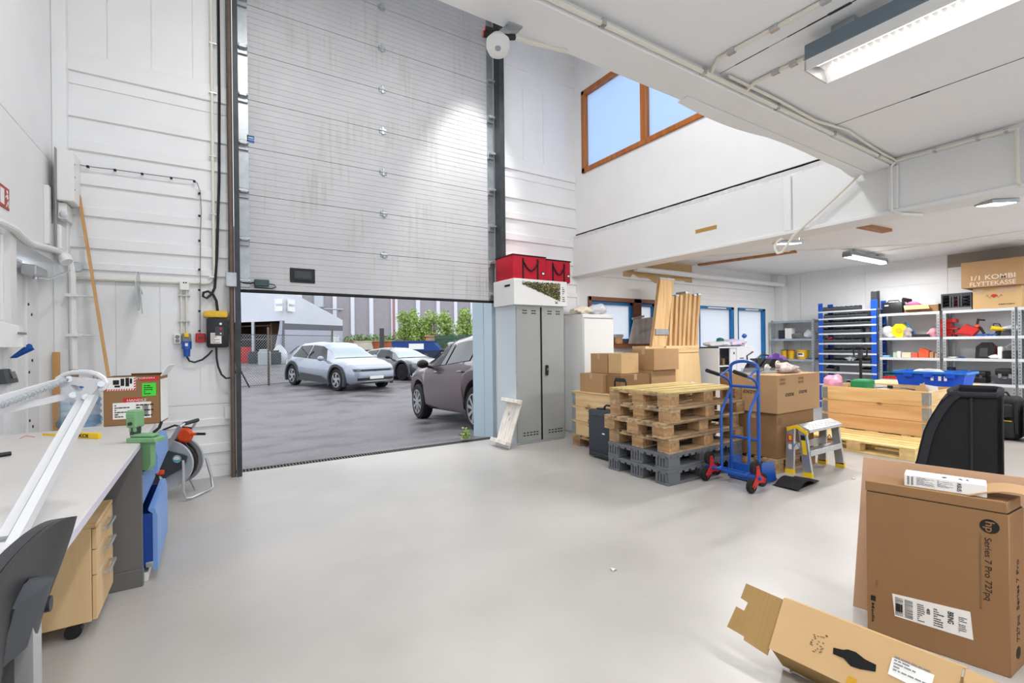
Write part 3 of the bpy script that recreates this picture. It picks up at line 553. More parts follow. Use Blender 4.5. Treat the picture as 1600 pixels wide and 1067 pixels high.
    def bar(z0, z1, yl, yr, dx, dep, top=.0):
        def f(u, v):
            y = yl+(yr-yl)*u; z = z0+(z1-z0)*v
            # march to the nose surface at this height and width
            x = x1
            while x > x1-1.2:
                q = sec(x); wz = 0
                for (ya, za), (yb, zb_) in zip(q[1:], q[2:]):
                    if min(za, zb_) <= z <= max(za, zb_) and abs(zb_-za) > 1e-6: wz = max(wz, ya+(yb-ya)*(z-za)/(zb_-za))
                if wz >= abs(y): break
                x -= .01
            return Vector((x+dx, y, z))
        return MB().sheet(f, 16, 3, .012)
    for nm, a, mt in P['nose']: fin(bar(*a), nm, mt)
    return T
IONIQ = dict(wb=3.0, W=1.89, R=.36, roofw=.62, spokes=5, swirl=True, mirror=(.75, 1.02),
  tops=[(-2.3, .86), (-2.24, 1.12), (-1.8, 1.42), (-1.25, 1.55), (-.4, 1.6), (.2, 1.57), (.62, 1.42), (1.22, 1.06), (1.6, .99), (2.05, .88), (2.27, .78), (2.34, .72), (2.37, .6)],
  belts=[(-2.3, .80), (-2.1, 1.0), (-1.6, 1.02), (0, .96), (1.2, .94), (1.6, .93), (2.05, .83), (2.27, .73), (2.34, .66), (2.37, .54)],
  wids=[(-2.3, .72), (-2.15, .86), (-1.5, .945), (1.5, .945), (2.0, .90), (2.25, .80), (2.34, .7), (2.37, .6)], bots=[(-2.3, .5), (-2.1, .28), (-1.0, .2), (1.0, .2), (2.1, .22), (2.37, .3)],
  windows=[(-1.55, -.52, 5.08, 5.95, (.22, .02)), (-.44, .82, 5.08, 5.95, (.02, -.36))], screen=(.36, 1.22), back=(-2.2, -1.75),
  nose=[('grille', (.655, .72, -.55, .55, .012, 0), BLACKP), ('headlamp', (.655, .735, -.78, -.56, .012, 0), LENS), ('headlamp', (.655, .735, .56, .78, .012, 0), LENS), ('lower_grille', (.36, .44, -.68, .68, .014, 0), BLACKP), ('bumper_lip', (.25, .34, -.72, .72, .03, 0), RIML), ('number_plate', (.40, .50, -.26, .26, .045, 0), PLATE)])
c1f = aW(530, 610, 16.3); c1r = aW(461, 603, 18.3); c1f.z = gz(c1f.y); c1r.z = gz(c1r.y)
car('hatchback_car', 'light silver hatchback with dark wheel arches parked facing the doorway', IONIQ, c1f, c1r, -1, paint('silver_blue_paint', (150, 157, 172), .35), rim=RIML, clad=True)
SPORT = dict(wb=2.9, W=1.97, R=.36, roofw=.6, spokes=7, mirror=(.62, .98), mirm=BLACKP,
  tops=[(-2.4, .7), (-2.3, .98), (-1.9, 1.15), (-1.2, 1.33), (-.4, 1.4), (.1, 1.38), (.5, 1.26), (1.15, .95), (1.6, .88), (2.05, .76), (2.3, .62), (2.36, .5)],
  belts=[(-2.4, .66), (-2.2, .9), (-1.5, .95), (0, .92), (1.1, .87), (1.6, .86), (2.05, .72), (2.3, .56), (2.36, .46)],
  wids=[(-2.4, .7), (-2.2, .88), (-1.45, .985), (0, .94), (1.45, .985), (2.0, .9), (2.25, .75), (2.36, .6)], bots=[(-2.4, .4), (-2.1, .24), (2.1, .18), (2.36, .25)],
  windows=[(-1.6, -.6, 5.08, 5.95, (.3, .02)), (-.5, .72, 5.08, 5.95, (.02, -.32))], screen=(.22, 1.12), back=(-2.25, -1.7),
  nose=[('headlamp', (.58, .70, -.78, -.42, .012, 0), LENS), ('headlamp', (.58, .70, .42, .78, .012, 0), LENS), ('lower_grille', (.28, .42, -.7, .7, .012, 0), BLACKP)])
c2f = aW(631, 598, 20.0); hd = (c1f-c1r).normalized(); c2r = c2f-Vector((hd.x*.97+.02, hd.y*1.0, 0)).normalized()*2.9; c2f.z = gz(c2f.y); c2r.z = gz(c2r.y)
car('estate_car', 'low dark grey sports estate car parked beyond the silver hatchback', SPORT, c2f, c2r, -1, paint('graphite_paint', (92, 94, 102), .6), rim=RIMD, clad=True, cladm=paint('graphite_arch', (70, 72, 78), .4))
SUV = dict(wb=2.71, W=1.88, R=.36, roofw=.62, spokes=9, mirror=(.62, 1.10), mirm=BLACKP, wsm=CGLASS,
  tops=[(-2.2, .9), (-2.15, 1.2), (-1.9, 1.45), (-1.4, 1.56), (-.6, 1.60), (.0, 1.57), (.42, 1.46), (1.05, 1.16), (1.5, 1.08), (1.95, .98), (2.15, .84), (2.2, .7)],
  belts=[(-2.2, .84), (-2.05, 1.08), (-1.5, 1.1), (0, 1.04), (1.0, 1.0), (1.5, 1.0), (1.95, .9), (2.15, .76), (2.2, .64)],
  wids=[(-2.2, .76), (-2.0, .88), (-1.3, .94), (1.3, .94), (1.8, .9), (2.08, .8), (2.2, .64)], bots=[(-2.2, .5), (-2.0, .3), (-.9, .24), (.9, .24), (2.0, .26), (2.2, .4)],
  windows=[(-1.8, -1.25, 5.1, 5.93, (.12, .04)), (-1.15, -.2, 5.1, 5.93, (.04, .0)), (-.12, .8, 5.1, 5.93, (.0, -.36))], screen=(.2, 1.03), back=(-2.12, -1.85),
  nose=[('headlamp', (.78, .90, -.76, -.5, .012, 0), LENS), ('headlamp', (.78, .90, .5, .76, .012, 0), LENS), ('grille', (.6, .82, -.45, .45, .012, 0), BLACKP)])
c4f = aW(660.8, 653.6, 11.1); c4r = aW(752, 674, 8.45)
SUVP = paint('brown_violet_paint', (92, 76, 80), .6)
C4 = car('family_suv', 'brown metallic SUV parked close beside the doorway, front wheel showing', SUV, c4f, c4r, 1, SUVP)
for x in (-.9, .2):
    y = .955; k = (c4f-c4r).length/2.71; MB().tube([Vector((x-.1, y+.0, .95)), Vector((x-.03, y+.03, .955)), Vector((x+.08, y+.0, .955))], .016).build('door_handle', SUVP, C4, M=WM(C4) @ Matrix.Diagonal((k, k, k, 1)))
c3f = aW(699, 566, 26.0); c3r = c3f+Vector((.35, 1, 0)).normalized()*2.8; c3f.z = gz(c3f.y); c3r.z = gz(c3r.y)
car('silver_suv', 'silver grey SUV mostly hidden behind the brown SUV', SUV, c3f, c3r, -1, paint('silver_grey_paint', (150, 154, 164), .5))
# ---- storage tent
TENTW = mat('tent_fabric', (206, 209, 218), .7, var=.05, vs=.6); TENTG = mat('tent_grey', (178, 180, 194), .7, var=.05, vs=.6); BAND = mat('tent_band', (104, 104, 112), .7); BROWN = mat('dark_brown_board', (66, 48, 40), .8, var=.3, vs=2)
Cn = aW(445, 566, 42.); Rn = aW(536, 560, 50.); Ln = aW(345, 566, 45.); z0 = -.1; zt = zat(445, 450, Cn.x, Cn.y); zr = zat(536, 500, Rn.x, Rn.y); zo = zat(443, 501, Cn.x, Cn.y)
T = thing('storage_tent', 'grey storage tent with an open front and dark band, across the yard', 'tent', (Cn.x, Cn.y, z0))
def wall3(p, q, za, zb, zc, zd, th=.12):
    d = (q-p); nrm = Vector((-d.y, d.x, 0)).normalized()*th; m_ = MB(); A = [Vector((p.x, p.y, za)), Vector((q.x, q.y, zb)), Vector((q.x, q.y, zc)), Vector((p.x, p.y, zd))]; B = [v+nrm for v in A]
    va = [m_.bm.verts.new(v) for v in A]; vb = [m_.bm.verts.new(v) for v in B]; m_.bm.faces.new(va); m_.bm.faces.new(vb[::-1])
    for j in range(4): m_.bm.faces.new((va[j], vb[j], vb[(j+1) % 4], va[(j+1) % 4]))
    bmesh.ops.recalc_face_normals(m_.bm, faces=m_.bm.faces); return m_
def zl(px, py, P_): return zat(px, py, P_.x, P_.y)
wall3(Cn, Rn, z0, z0, zl(536, 517, Rn), zl(445, 515, Cn)).build('lower_wall', TENTG, T); wall3(Cn, Rn, zl(445, 515, Cn), zl(536, 517, Rn), zl(536, 509, Rn), zl(445, 505, Cn), .14).build('dark_band', BAND, T)
wall3(Cn, Rn, zl(445, 505, Cn), zl(536, 509, Rn), zr, zt).build('upper_wall', TENTW, T); wall3(Ln, Cn, zo, zo, zt+.3, zt).build('front_panel', TENTW, T)
bk = (Rn-Cn)*.5; wall3(Ln+bk, Cn+bk+(Ln-Cn)*.04, z0, z0, (zt+zr)/2-.3, (zt+zr)/2-.3).build('back_wall', BROWN, T); wall3(Ln, Ln+bk, z0, z0, (zt+zr)/2-.3, zt-.1).build('side_wall', BROWN, T)
wall3(Ln, Cn, zt+.1, zt, zt+.05, zt+.1, .2).build('eave', TENTW, T); rf = MB(); 
rf.poly([Vector((Cn.x, Cn.y, zt)), Vector((Rn.x, Rn.y, zr)), Vector((Rn.x, Rn.y, zr))+(Ln-Cn), Vector((Ln.x, Ln.y, zt))]); rf.build('roof', TENTW, T)
for px in (398,): p = Cn+(Ln-Cn)*((445-px)/100); MB().cyl((p.x, p.y-.1, z0), (p.x, p.y-.1, zo), .16).build('post', GALV, T)
MB().cyl((Cn.x-.1, Cn.y-.15, z0), (Cn.x-.1, Cn.y-.15, zo), .1).build('post', BAND, T)
MB().sheet(lambda u, v: Vector((Cn.x-.15-.9*u*(1-v)+.12*math.sin(u*20), Cn.y-.1-.1*math.sin(u*26), z0+v*(zo-z0))), 20, 4, .03).build('curtain', TENTG, T)
for px, py, Wp in ((436, 476, 41.6), (456, 477, 42.6)):
    p = aW(px, py, Wp); d = ((Cn-Ln) if px < 445 else (Rn-Cn)).normalized(); m_ = MB()
    for dz in (.3, -.35): m_.box(-.38, .38, -.02, .02, dz-.22, dz+.22)
    m_.box(-.5, -.4, -.02, .02, -.55, .55); m_.build('tent_sign', PAPER if px else PAPER, T, M=Matrix.Translation(p) @ rotz(math.atan2(d.y, d.x)))
p = aW(525, 530, 48.6); d = (Rn-Cn).normalized(); MB().box(-.5, .5, -.03, .03, -.42, .42).build('tent_notice', PAPER, T, M=Matrix.Translation(p) @ rotz(math.atan2(d.y, d.x)))
WOODD = mat('weathered_timber', (140, 110, 84), .8, var=.2)
p = aW(395, 548, 46.5); ux = (Cn-Ln).normalized(); R_ = thing('storage_rack', 'timber rack inside the open tent', 'rack', (p.x, p.y, z0))
for k in range(3): MB().box(-3, 3, -.4, .4, .9+k*1.3, 1.0+k*1.3).build('rack_shelf', WOODD, R_, M=Matrix.Translation((p.x, p.y, z0)) @ rotz(math.atan2(ux.y, ux.x)))
for k in (-2.9, 2.9): MB().box(k-.08, k+.08, -.4, .4, 0, 3.8).build('rack_post', WOODD, R_, M=Matrix.Translation((p.x, p.y, z0)) @ rotz(math.atan2(ux.y, ux.x)))
for px, py, w_, s, mt, nm, lb in ((384, 562, 44.2, (1.6, 1., 1.5), RED, 'machine_cover', 'red covered machine inside the tent opening'), (402, 563, 42.5, (1.5, 1., 1.1), IRON, 'scrap_bin', 'dark scrap bin in front of the tent opening'), (425, 565, 39.6, (1.3, 1., 1.2), IRON, 'steel_cage', 'dark crate beside the tent curtain'), (413, 565, 38., (.9, .8, 1.3), GALV, 'metal_bin', 'pale metal bin between the two dark crates')):
    p = aW(px, py, w_); tag(MB().box(p.x-s[0]/2, p.x+s[0]/2, p.y-s[1]/2, p.y+s[1]/2, z0, z0+s[2]*.86, .05).box(p.x-s[0]*.4, p.x+s[0]*.4, p.y-s[1]*.4, p.y+s[1]*.4, z0+s[2]*.86, z0+s[2], .04).build(nm, mt), lb, 'bin')
p = aW(437, 564, 40.8); tag(MB().blob((p.x, p.y, z0), (1.2, 1, 1.6), .3, 4).build('plastic_sack', POLY), 'white plastic sack by the tent curtain', 'sack')
# ---- chain-link fence
fa = aW(380, 605, 17.2); fb = aW(520, 590, 21.1); fd = (fb-fa); f0 = fa-fd*.25; f1 = fb+fd*.1; fl = Vector((f1.x-f0.x, f1.y-f0.y)).length; fh = 1.95; fdir = Vector((f1.x-f0.x, f1.y-f0.y, 0)).normalized()
T = thing('chain_link_fence', 'chain-link fence between the yard and the tent', 'fence', (f0.x, f0.y, gz(f0.y))); m_ = MB(); sp = .11; nn = int((fl+fh)/sp)
FM = Matrix.Translation((f0.x, f0.y, gz(f0.y))) @ rotz(math.atan2(fdir.y, fdir.x))
for i in range(nn):
    for sg in (0, 1):
        x = i*sp; a0, a1 = (max(0, x-fl)), min(fh, x)
        p = [(x-a0, a0), (x-a1, a1)]
        if sg: p = [(fl-q[0], q[1]) for q in p]
        if a1-a0 > .05: m_.tube([(p[0][0], .004*sg, p[0][1]), (p[1][0], .004*sg, p[1][1])], .0055, 3)
m_.build('wire_mesh', GALV, T, M=FM)
for px, t in ((415, 510), (520, 514)):
    k = (px-365)/165.; q = f0+(f1-f0)*((px-345)/188.); x = (Vector((q.x-f0.x, q.y-f0.y))).length; MB().cyl((x, .04, 0), (x, .04, 2.25), .04).build('fence_post', RUSTY, T, M=FM)
MB().tube([(.0, .03, fh), (fl, .03, fh)], .012).tube([(.0, .03, .05), (fl, .03, .05)], .01).build('fence_wire', IRON, T, M=FM)
x = .9; MB().tube([(x-.4, -.1, 1.4), (x+.35, -.1, 0)], .025).build('fence_brace', IRON, T, M=FM)
# ---- skips, pole, box, far fence
RUST = mat('rusty_steel', (168, 92, 58), .8, .1, var=.35, vs=1.2); PINKR = mat('faded_rust', (196, 148, 124), .8, var=.3, vs=1.4); CREAMS = mat('cream_steel', (210, 204, 186), .7, var=.15, vs=1.5); SKB = mat('skip_blue', (18, 62, 130), .5, var=.1, vs=1); SKD = mat('skip_dark_blue', (30, 44, 66), .6)
for nm, lb, px, w_, mt in (('skip', 'faded rusty skip beside the tent corner', 562, 53, PINKR), ('skip', 'cream sided skip between two rusty ones', 592, 49.5, CREAMS), ('skip', 'orange rusty skip next to the blue one', 622, 46, RUST), ('skip', 'blue waste skip with a white sign', 655, 42.5, SKB)):
    p = aW(px, 560, w_); top = zat(px, 533, p.x, p.y); T = thing('waste_skip', lb, 'skip', (p.x, p.y, -.05), -YAW, 'skips across the yard')
    Mk = WM(T); MB().prism([(-1.5, .2), (1.3, .2), (2.1, top*.55), (-2.1, top*.55)], 'y', -.9, .9).build('lower_hull', SKD, T, M=Mk)
    MB().prism([(-2.1, top*.55), (2.1, top*.55), (1.4, top), (-2.3, top)], 'y', -.92, .92).build('hull', mt, T, M=Mk); MB().box(-2.2, 1.5, -.98, .98, top-.02, top+.07).build('rim', mt, T, M=Mk)
    if mt is SKB: MB().box(-.7, .6, -.99, -.93, top*.62, top*.9).build('skip_sign', PAPER, T, M=Mk)
    for sx_k in (-1.2, 1.0): MB().box(sx_k-.2, sx_k+.2, -.8, .8, 0, .2).build('skid', SKD, T, M=Mk)
p = aW(597, 560, 36.); tag(MB().cyl((p.x, p.y, -.1), (p.x, p.y, zat(597, 513, p.x, p.y)), .17).box(p.x-.2, p.x+.2, p.y-.2, p.y+.2, -.1, .15).build('steel_pole', IRON), 'dark steel pole in front of the skips', 'pole')
p = aW(674, 545, 47.); tag(MB().box(p.x-.42, p.x+.42, p.y-.4, p.y+.4, -.1, zat(674, 526, p.x, p.y)).box(p.x-.55, p.x+.55, p.y-.5, p.y+.5, zat(674, 526, p.x, p.y), zat(674, 524, p.x, p.y)).build('timber_cabinet', mat('tan_board', (184, 150, 122), .8)), 'tan timber cabinet behind the silver SUV', 'cabinet')
a = aW(680, 545, 46.); b = aW(760, 545, 44.); T = thing('palisade_fence', 'green palisade fence below the bamboo trees', 'fence', (a.x, a.y, 0)); GRF = mat('fence_green', (64, 96, 82), .6); m_ = MB()
for i in range(40): p = a+(b-a)*(i/39); m_.box(p.x-.05, p.x+.05, p.y-.02, p.y+.02, 0, 2.35)
for z in (.4, 2.0): m_.tube([(a.x, a.y, z), (b.x, b.y, z)], .05)
m_.build('palisade_slats', GRF, T)
# ---- grey industrial building
BG = mat('building_grey', (160, 154, 160), .8, var=.06, vs=1.5); BW = mat('building_white', (222, 224, 234), .7); BY = 66.
T = thing('industrial_building', 'grey industrial hall with white vertical strips behind the bamboo', 'building', (30, BY, 0)); MB().box(-20, 110, BY, BY+20, -1, 16).build('hall_wall', BG, T)
for a, b in ((464, 472), (520, 526), (548, 553.5), (577, 583), (611, 614), (615.5, 621), (650, 656), (682, 687), (709.5, 714), (735, 739)):
    x0 = aY(a, 500, BY-.1).x; x1 = aY(b, 500, BY-.1).x; MB().box(x0, x1, BY-.25, BY, -1, 16).build('white_strip', BW, T)
x0 = aY(614, 500, BY-.1).x; MB().box(x0-.1, x0+.25, BY-.3, BY, -1, 16).build('red_strip', mat('faded_red', (168, 120, 122), .7), T)
p = aW(498, 470, 60.); MB().cyl((p.x, BY-2, p.z-.8), (p.x, BY-2, p.z+1), .75).tube([(p.x, BY-2, p.z-.8), (p.x, BY-2, p.z-2), (p.x, BY, p.z-2)], .12).tube([(p.x, BY-2, p.z-1), (p.x+3, BY-2, p.z-1), (p.x+3, BY, p.z-1)], .1).build('wall_silo', GALV, T)
# ---- plants
def leafm(n, c, c2):
    m = mat(n, c, .6); nt = m.node_tree; b = nt.nodes['Principled BSDF']; oi = nt.nodes.new('ShaderNodeNewGeometry'); r = nt.nodes.new('ShaderNodeValToRGB'); r.color_ramp.elements[0].color = (*lin(c), 1); r.color_ramp.elements[1].color = (*lin(c2), 1); nt.links.new(oi.outputs['Random Per Island'], r.inputs[0]); nt.links.new(r.outputs[0], b.inputs['Base Color']); return m
LEAF = leafm('bamboo_leaf', (112, 148, 66), (190, 212, 122)); LEAFD = leafm('shrub_leaf', (72, 108, 48), (136, 172, 84)); BARK = mat('bark', (120, 104, 84), .9)
def leaves(mb, c, r, n, size, rnd, lo=0):
    for _ in range(n):
        while 1:
            v = Vector((rnd.uniform(-1, 1), rnd.uniform(-1, 1), rnd.uniform(-1, 1)))
            if .25 < v.length < 1: break
        p = Vector((c[0]+v.x*r[0], c[1]+v.y*r[1], max(lo, c[2]+v.z*r[2]))); a = Vector((rnd.gauss(0, 1), rnd.gauss(0, 1), rnd.gauss(-.3, .6))).normalized()*size*rnd.uniform(.6, 1.3); s = a.cross(Vector((rnd.gauss(0, 1), rnd.gauss(0, 1), rnd.gauss(0, 1)))).normalized()*size*.3
        mb.poly([p, p+a*.5+s, p+a, p+a*.5-s])
rnd = random.Random(3)
for k, (px, tp, w_, hw, lb) in enumerate(((634, 487, 52, 15, 'bamboo-like tree with a light green crown, beside the double white strip'), (655, 484, 51, 14, 'leafy light green tree standing behind the skips'), (676, 487, 50, 14, 'leafy light green tree standing above the timber cabinet'), (697, 485, 49, 11, 'narrow light green tree beside the gap in the planting'), (727, 479, 47, 16, 'tall bushy bamboo tree next to the pale blue door reveal'))):
    p = aW(px, 545, w_); tz = zat(px, tp, p.x, p.y); T = thing('bamboo_tree', lb, 'tree', (p.x, p.y, 0), 0, 'light green trees along the far fence'); m_ = MB(); hwm = hw*w_/FPX
    for j in range(20):
        q = (rnd.uniform(-1, 1)*hwm*.7, rnd.uniform(-.6, .6), rnd.uniform(.3, .93)*tz); leaves(m_, (p.x+q[0], p.y+q[1], q[2]), (hwm*.42, .6, tz*.13), 75, .27, rnd, .3)
    m_.build('crown', LEAF, T); m_ = MB()
    for j in range(6): m_.tube([(p.x+rnd.uniform(-.3, .3), p.y, 0), (p.x+rnd.uniform(-1, 1)*hwm*.6, p.y+rnd.uniform(-.4, .4), tz*.85)], .035, 5)
    m_.build('stem', BARK, T)
a = aW(538, 545, 56.); b = aW(640, 545, 54.); m_ = MB()
for i in range(26): p = a+(b-a)*(i/25); leaves(m_, (p.x, p.y, 1.5), (.9, .7, 1.1+.5*rnd.random()), 90, .3, rnd, 0)
tag(m_.build('wild_shrubbery', LEAFD), 'strip of wild green shrubs behind the skips', 'shrubs', kind='stuff')
p = aZ(731, 689, 0); m_ = MB(); pl = thing('weed', 'small green weed growing at the door threshold', 'plant', (p.x, 6.0, 0)); leaves(m_, (p.x, 6.02, .09), (.06, .05, .09), 90, .05, rnd, 0); m_.build('weed_leaves', LEAF, pl)
MB().tube([(p.x, 6.02, -.03), (p.x+.01, 6.02, .1)], .004, 5).build('weed_stem', GREEN, pl)
# ================================================================ LEFT SIDE: things on the walls
def pt(px, py, off=0): return aY(px, py, WY-off)
def clip(mb, c, r=.012, ax=(0, -1, 0)): mb.box(c[0]-r*1.6, c[0]+r*1.6, c[1]-r, c[1]+r, c[2]-.006, c[2]+.006)
xc = pt(333, 300).x; Q = [Vector((xc, WY-.036, z)) for z in (7, 5, 3, 2.13)]; zc = 2.02
T = thing('cable_conduit', 'white conduit running down beside the overhead door and along the ribbed wall', 'conduit', (xc, WY, 2))
MB().tube(Q+[(xc-.01, WY-.02, 2.07), (xc-.04, WY-.02, 2.03), (xc-.09, WY-.02, 2.02), (pt(296, 447).x, WY-.02, 2.02)], .014).tube([(pt(281, 447).x, WY-.02, 2.015), (LX+.12, WY-.02, 2.01)], .016).build('pipe', CREAMP, T)
for py in (69, 146, 245, 335, 433): p = pt(333, py, .03); MB().box(p.x-.035, p.x+.03, WY-.05, WY-.021, p.z-.006, p.z+.006).build('pipe_clip', STEEL, T)
p = pt(288.5, 447); T = thing('junction_box', 'white junction box on the ribbed wall above the sockets', 'junction box', (p.x, WY, p.z-.04)); a = pt(281, 454); b = pt(296, 440)
MB().box(a.x, b.x, WY-.06, WY, a.z, b.z, .006).build('box', WHITEP, T); m_ = MB().cyl((a.x+.035, WY-.062, b.z-.02), (a.x+.035, WY-.058, b.z-.02), .007).cyl((a.x+.055, WY-.062, b.z-.02), (a.x+.055, WY-.058, b.z-.02), .007); m_.build('screw', INK, T)
zs = pt(283, 521).z
m_ = MB()
for px in (283.5, 291.5): x = pt(px, 480).x; m_.cyl((x, WY-.02, a.z), (x, WY-.02, zs), .009)
T = thing('conduit_drop', 'pair of thin white conduits dropping to the sockets', 'conduit', (p.x, WY, zs)); m_.build('pipe', CREAMP, T)
for py in (462, 502): q = pt(288, py); MB().box(q.x-.05, q.x+.05, WY-.035, WY, q.z-.007, q.z+.007).build('pipe_clip', GALV, T)
a = pt(272, 537); b = pt(283, 522); T = thing('wall_socket', 'white double wall socket next to the blue plug', 'socket', ((a.x+b.x)/2, WY, a.z)); MB().box(a.x, b.x, WY-.04, WY, a.z, b.z, .006).build('socket_plate', WHITEP, T)
for z in (.3, .7): zz = a.z+(b.z-a.z)*z; MB().cyl(((a.x+b.x)/2, WY-.042, zz), ((a.x+b.x)/2, WY-.036, zz), .019, n=16).build('outlet', MGREY, T)
a = pt(285, 557); b = pt(299, 521); xm = (a.x+b.x)/2; T = thing('industrial_plug', 'blue and grey industrial plug on the wall beside the white socket', 'plug', (xm, WY, a.z))
zm = b.z-.10; MB().box(a.x, b.x, WY-.07, WY, zm, b.z, .01).build('inlet', MGREY, T); MB().box(xm-.02, xm+.02, WY-.085, WY-.03, b.z-.04, b.z-.0, .006).build('lid', YEL, T)
MB().cyl((xm, WY-.055, zm+.02), (xm, WY-.055, zm-.06), .043).cyl((xm, WY-.055, zm-.06), (xm, WY-.055, a.z), .032, .027).build('plug_body', BLUE, T); MB().box(xm-.012, xm+.012, WY-.1, WY-.09, zm-.03, zm+.0).build('plug_label', PAPER, T)
pts = [(xm, WY-.055, a.z)]+[pt(u, v, .05) for u, v in ((296, 564), (304, 566), (316, 562), (326, 554), (332, 547))]; MB().tube(pts, .009).build('cord', BLACKP, T)
a = pt(306, 535); b = pt(321, 521); T = thing('call_point', 'small red push panel next to the black door controller', 'call point', ((a.x+b.x)/2, WY, a.z)); MB().box(a.x, b.x, WY-.04, WY, a.z, b.z, .006).build('case', RED, T); MB().box(a.x+.02, b.x-.02, WY-.044, WY-.04, a.z+.03, b.z-.03).build('glass', mat('maroon', (120, 40, 44), .3), T)
MB().tube([pt(u, v, .043) for u, v in ((313, 521), (313, 480), (313, 420), (313, 370), (314.5, 330), (313, 300), (308, 286), (303, 281.5), (268, 277), (222, 271), (180, 265), (137, 260), (124, 257.5))], .0045, 6).build('thin_cable', MGREY, T)
m_ = MB()
for u, v in ((137, 260), (179.5, 265.5), (222, 271.5), (267.5, 278), (303.5, 283), (311.5, 302), (311.5, 337), (311.5, 376), (311.5, 421), (311.5, 453), (311.5, 486), (311.5, 517)): q = pt(u, v, .043); m_.box(q.x-.01, q.x+.01, WY-.05, WY-.021, q.z-.009, q.z+.009)
m_.build('cable_clip', INK, T)
a = pt(323, 543); b = pt(356.5, 498); T = thing('door_controller', 'black door control box with buttons and white label', 'control box', ((a.x+b.x)/2, WY, a.z)); MB().box(a.x, b.x, WY-.12, WY, a.z, b.z, .018, seg=2).build('case', BLACKP, T); MB().box(a.x+.075, a.x+.15, WY-.124, WY-.12, a.z+.12, b.z-.09).build('panel', DGREY, T)
ll = MB().box(a.x+.035, a.x+.13, WY-.1235, WY-.12, a.z+.04, a.z+.15).build('label', PAPER, T); lines_block(MB(), (a.x+.04, WY-.1236, a.z+.045), (1, 0, 0), (0, 0, 1), .085, .1, 7, 3).build('print', INKG, ll)
for k, mt in enumerate((PAPER, RED, PAPER)): z = b.z-.06-k*.05; MB().cyl((b.x-.07, WY-.127, z), (b.x-.07, WY-.119, z), .012 if k < 2 else .008).build('button', mt, T)
top = pt(341, 497, .06)
MB().tube([(pt(341, 0).x, WY-.03, 7), (pt(342, 100).x, WY-.03, 4), (pt(342, 250).x, WY-.03, 3.1), pt(341, 330, .04), pt(339, 400, .04), pt(335.5, 450, .05), pt(331, 459, .05), pt(323, 466, .06), pt(317, 463, .06), pt(318, 457, .06), pt(325, 455, .05), pt(333, 460, .05), pt(338, 470, .05), pt(340, 485, .06), top], .013).build('power_cable', BLACKP, T)
MB().tube([pt(338, 543, .06), pt(338.5, 560, .06), pt(341, 573, .07), pt(346, 585, .08), pt(353, 591, .09), pt(361, 590, .1), pt(369, 580, .11), pt(374, 560, .12), pt(375.5, 520, .12), pt(375, 480, .1), pt(374, 440, .08)], .0095).build('spiral_cable', BLACKP, T)
a = pt(318, 499, .0); b = pt(356, 487, 0); tag(MB().box(a.x, b.x, WY-.11, WY-.0, a.z+.015, b.z, .02, seg=2).build('sponge', mat('yellow_sponge', (232, 188, 70), .9, var=.15, vs=14, bump=.6, bs=60)), 'yellow sponge lying on top of the black door controller', 'sponge')
T = thing('steel_wire', 'thin steel wires hanging beside the vertical door track', 'wire', (pt(355, 300).x, WY, 2)); MB().tube([(pt(351, 0).x, WY-.02, 7), pt(356, 260, .02), pt(358, 420, .02)], .003, 5).tube([(pt(357, 0).x, WY-.02, 7), pt(357.5, 430, .02)], .003, 5).build('wire', IRON, T)
# clear disc on the wall
q = pt(216, 455, .2); T = thing('clear_disc', 'clear plastic disc sticking out edge-on from the panel wall', 'disc', (q.x, WY, q.z)); MB().lathe([(.001, -.003), (.185, -.003), (.185, .003), (.001, .003)], (q.x, WY-.2, q.z), (1, 0, 0), 36, caps=False).build('disc', glass('clear_acrylic', (214, 222, 224), .05, .45), T)
MB().tube([(q.x+.012, WY-.0, q.z+.0), (q.x+.012, WY-.2, q.z+.05), (q.x+.012, WY-.02, q.z-.2)], .006, 6).build('disc_bracket', WHITEP, T)
# tall cabinet, sensor and siren in the corner
Yc = 5.58; a = aY(88, 310, Yc); b = aY(115, 238, Yc)
T = thing('wall_cabinet', 'tall white metal box high in the wall corner', 'cabinet', (a.x, WY, a.z)); MB().box(a.x, b.x, Yc, WY-.0, a.z-.01, b.z+.01, .006).build('box', WHITEP, T); MB().box(a.x-.01, a.x+.0, Yc-.01, Yc+.02, a.z-.45, b.z+.02, .002).build('side_strip', GROOVE, T)
m_ = MB(); 
for z in (a.z+.1, (a.z+b.z)/2, b.z-.1): m_.cyl((b.x, Yc+.03, z), (b.x+.003, Yc+.03, z), .006)
m_.build('screw', MGREY, T)
a = aY(90, 341, 5.62); b = aY(104, 317, 5.62); T = thing('sensor_box', 'small white sensor box under the tall corner cabinet', 'sensor', (a.x, 5.7, a.z)); MB().box(a.x, b.x, 5.62, WY-.0, a.z, b.z, .006).build('box', WHITEP, T); MB().sph(((a.x+b.x)/2+.01, 5.62, a.z+.04), (.03, .012, .03)).build('lens', mat('pale_lens', (206, 208, 212), .2), T)
a = aX(82, 385, LX+.03); T = thing('siren', 'white wall siren with round horn under the sensor box', 'siren', (LX+.06, 5.78, a.z)); MB().box(LX+.0, LX+.09, 5.60, 5.74, a.z-.02, a.z+.2, .012).build('case', WHITEP, T); MB().cyl((LX+.06, 5.66, a.z-.04), (LX+.12, 5.62, a.z-.13), .03, .045).build('horn', WHITEP, T); MB().lathe([(.04, -.015), (.048, 0), (.04, .015)], (LX+.16, 5.74, a.z-.15), (.6, -1, 0), 18).build('bracket_ring', GALV, T)
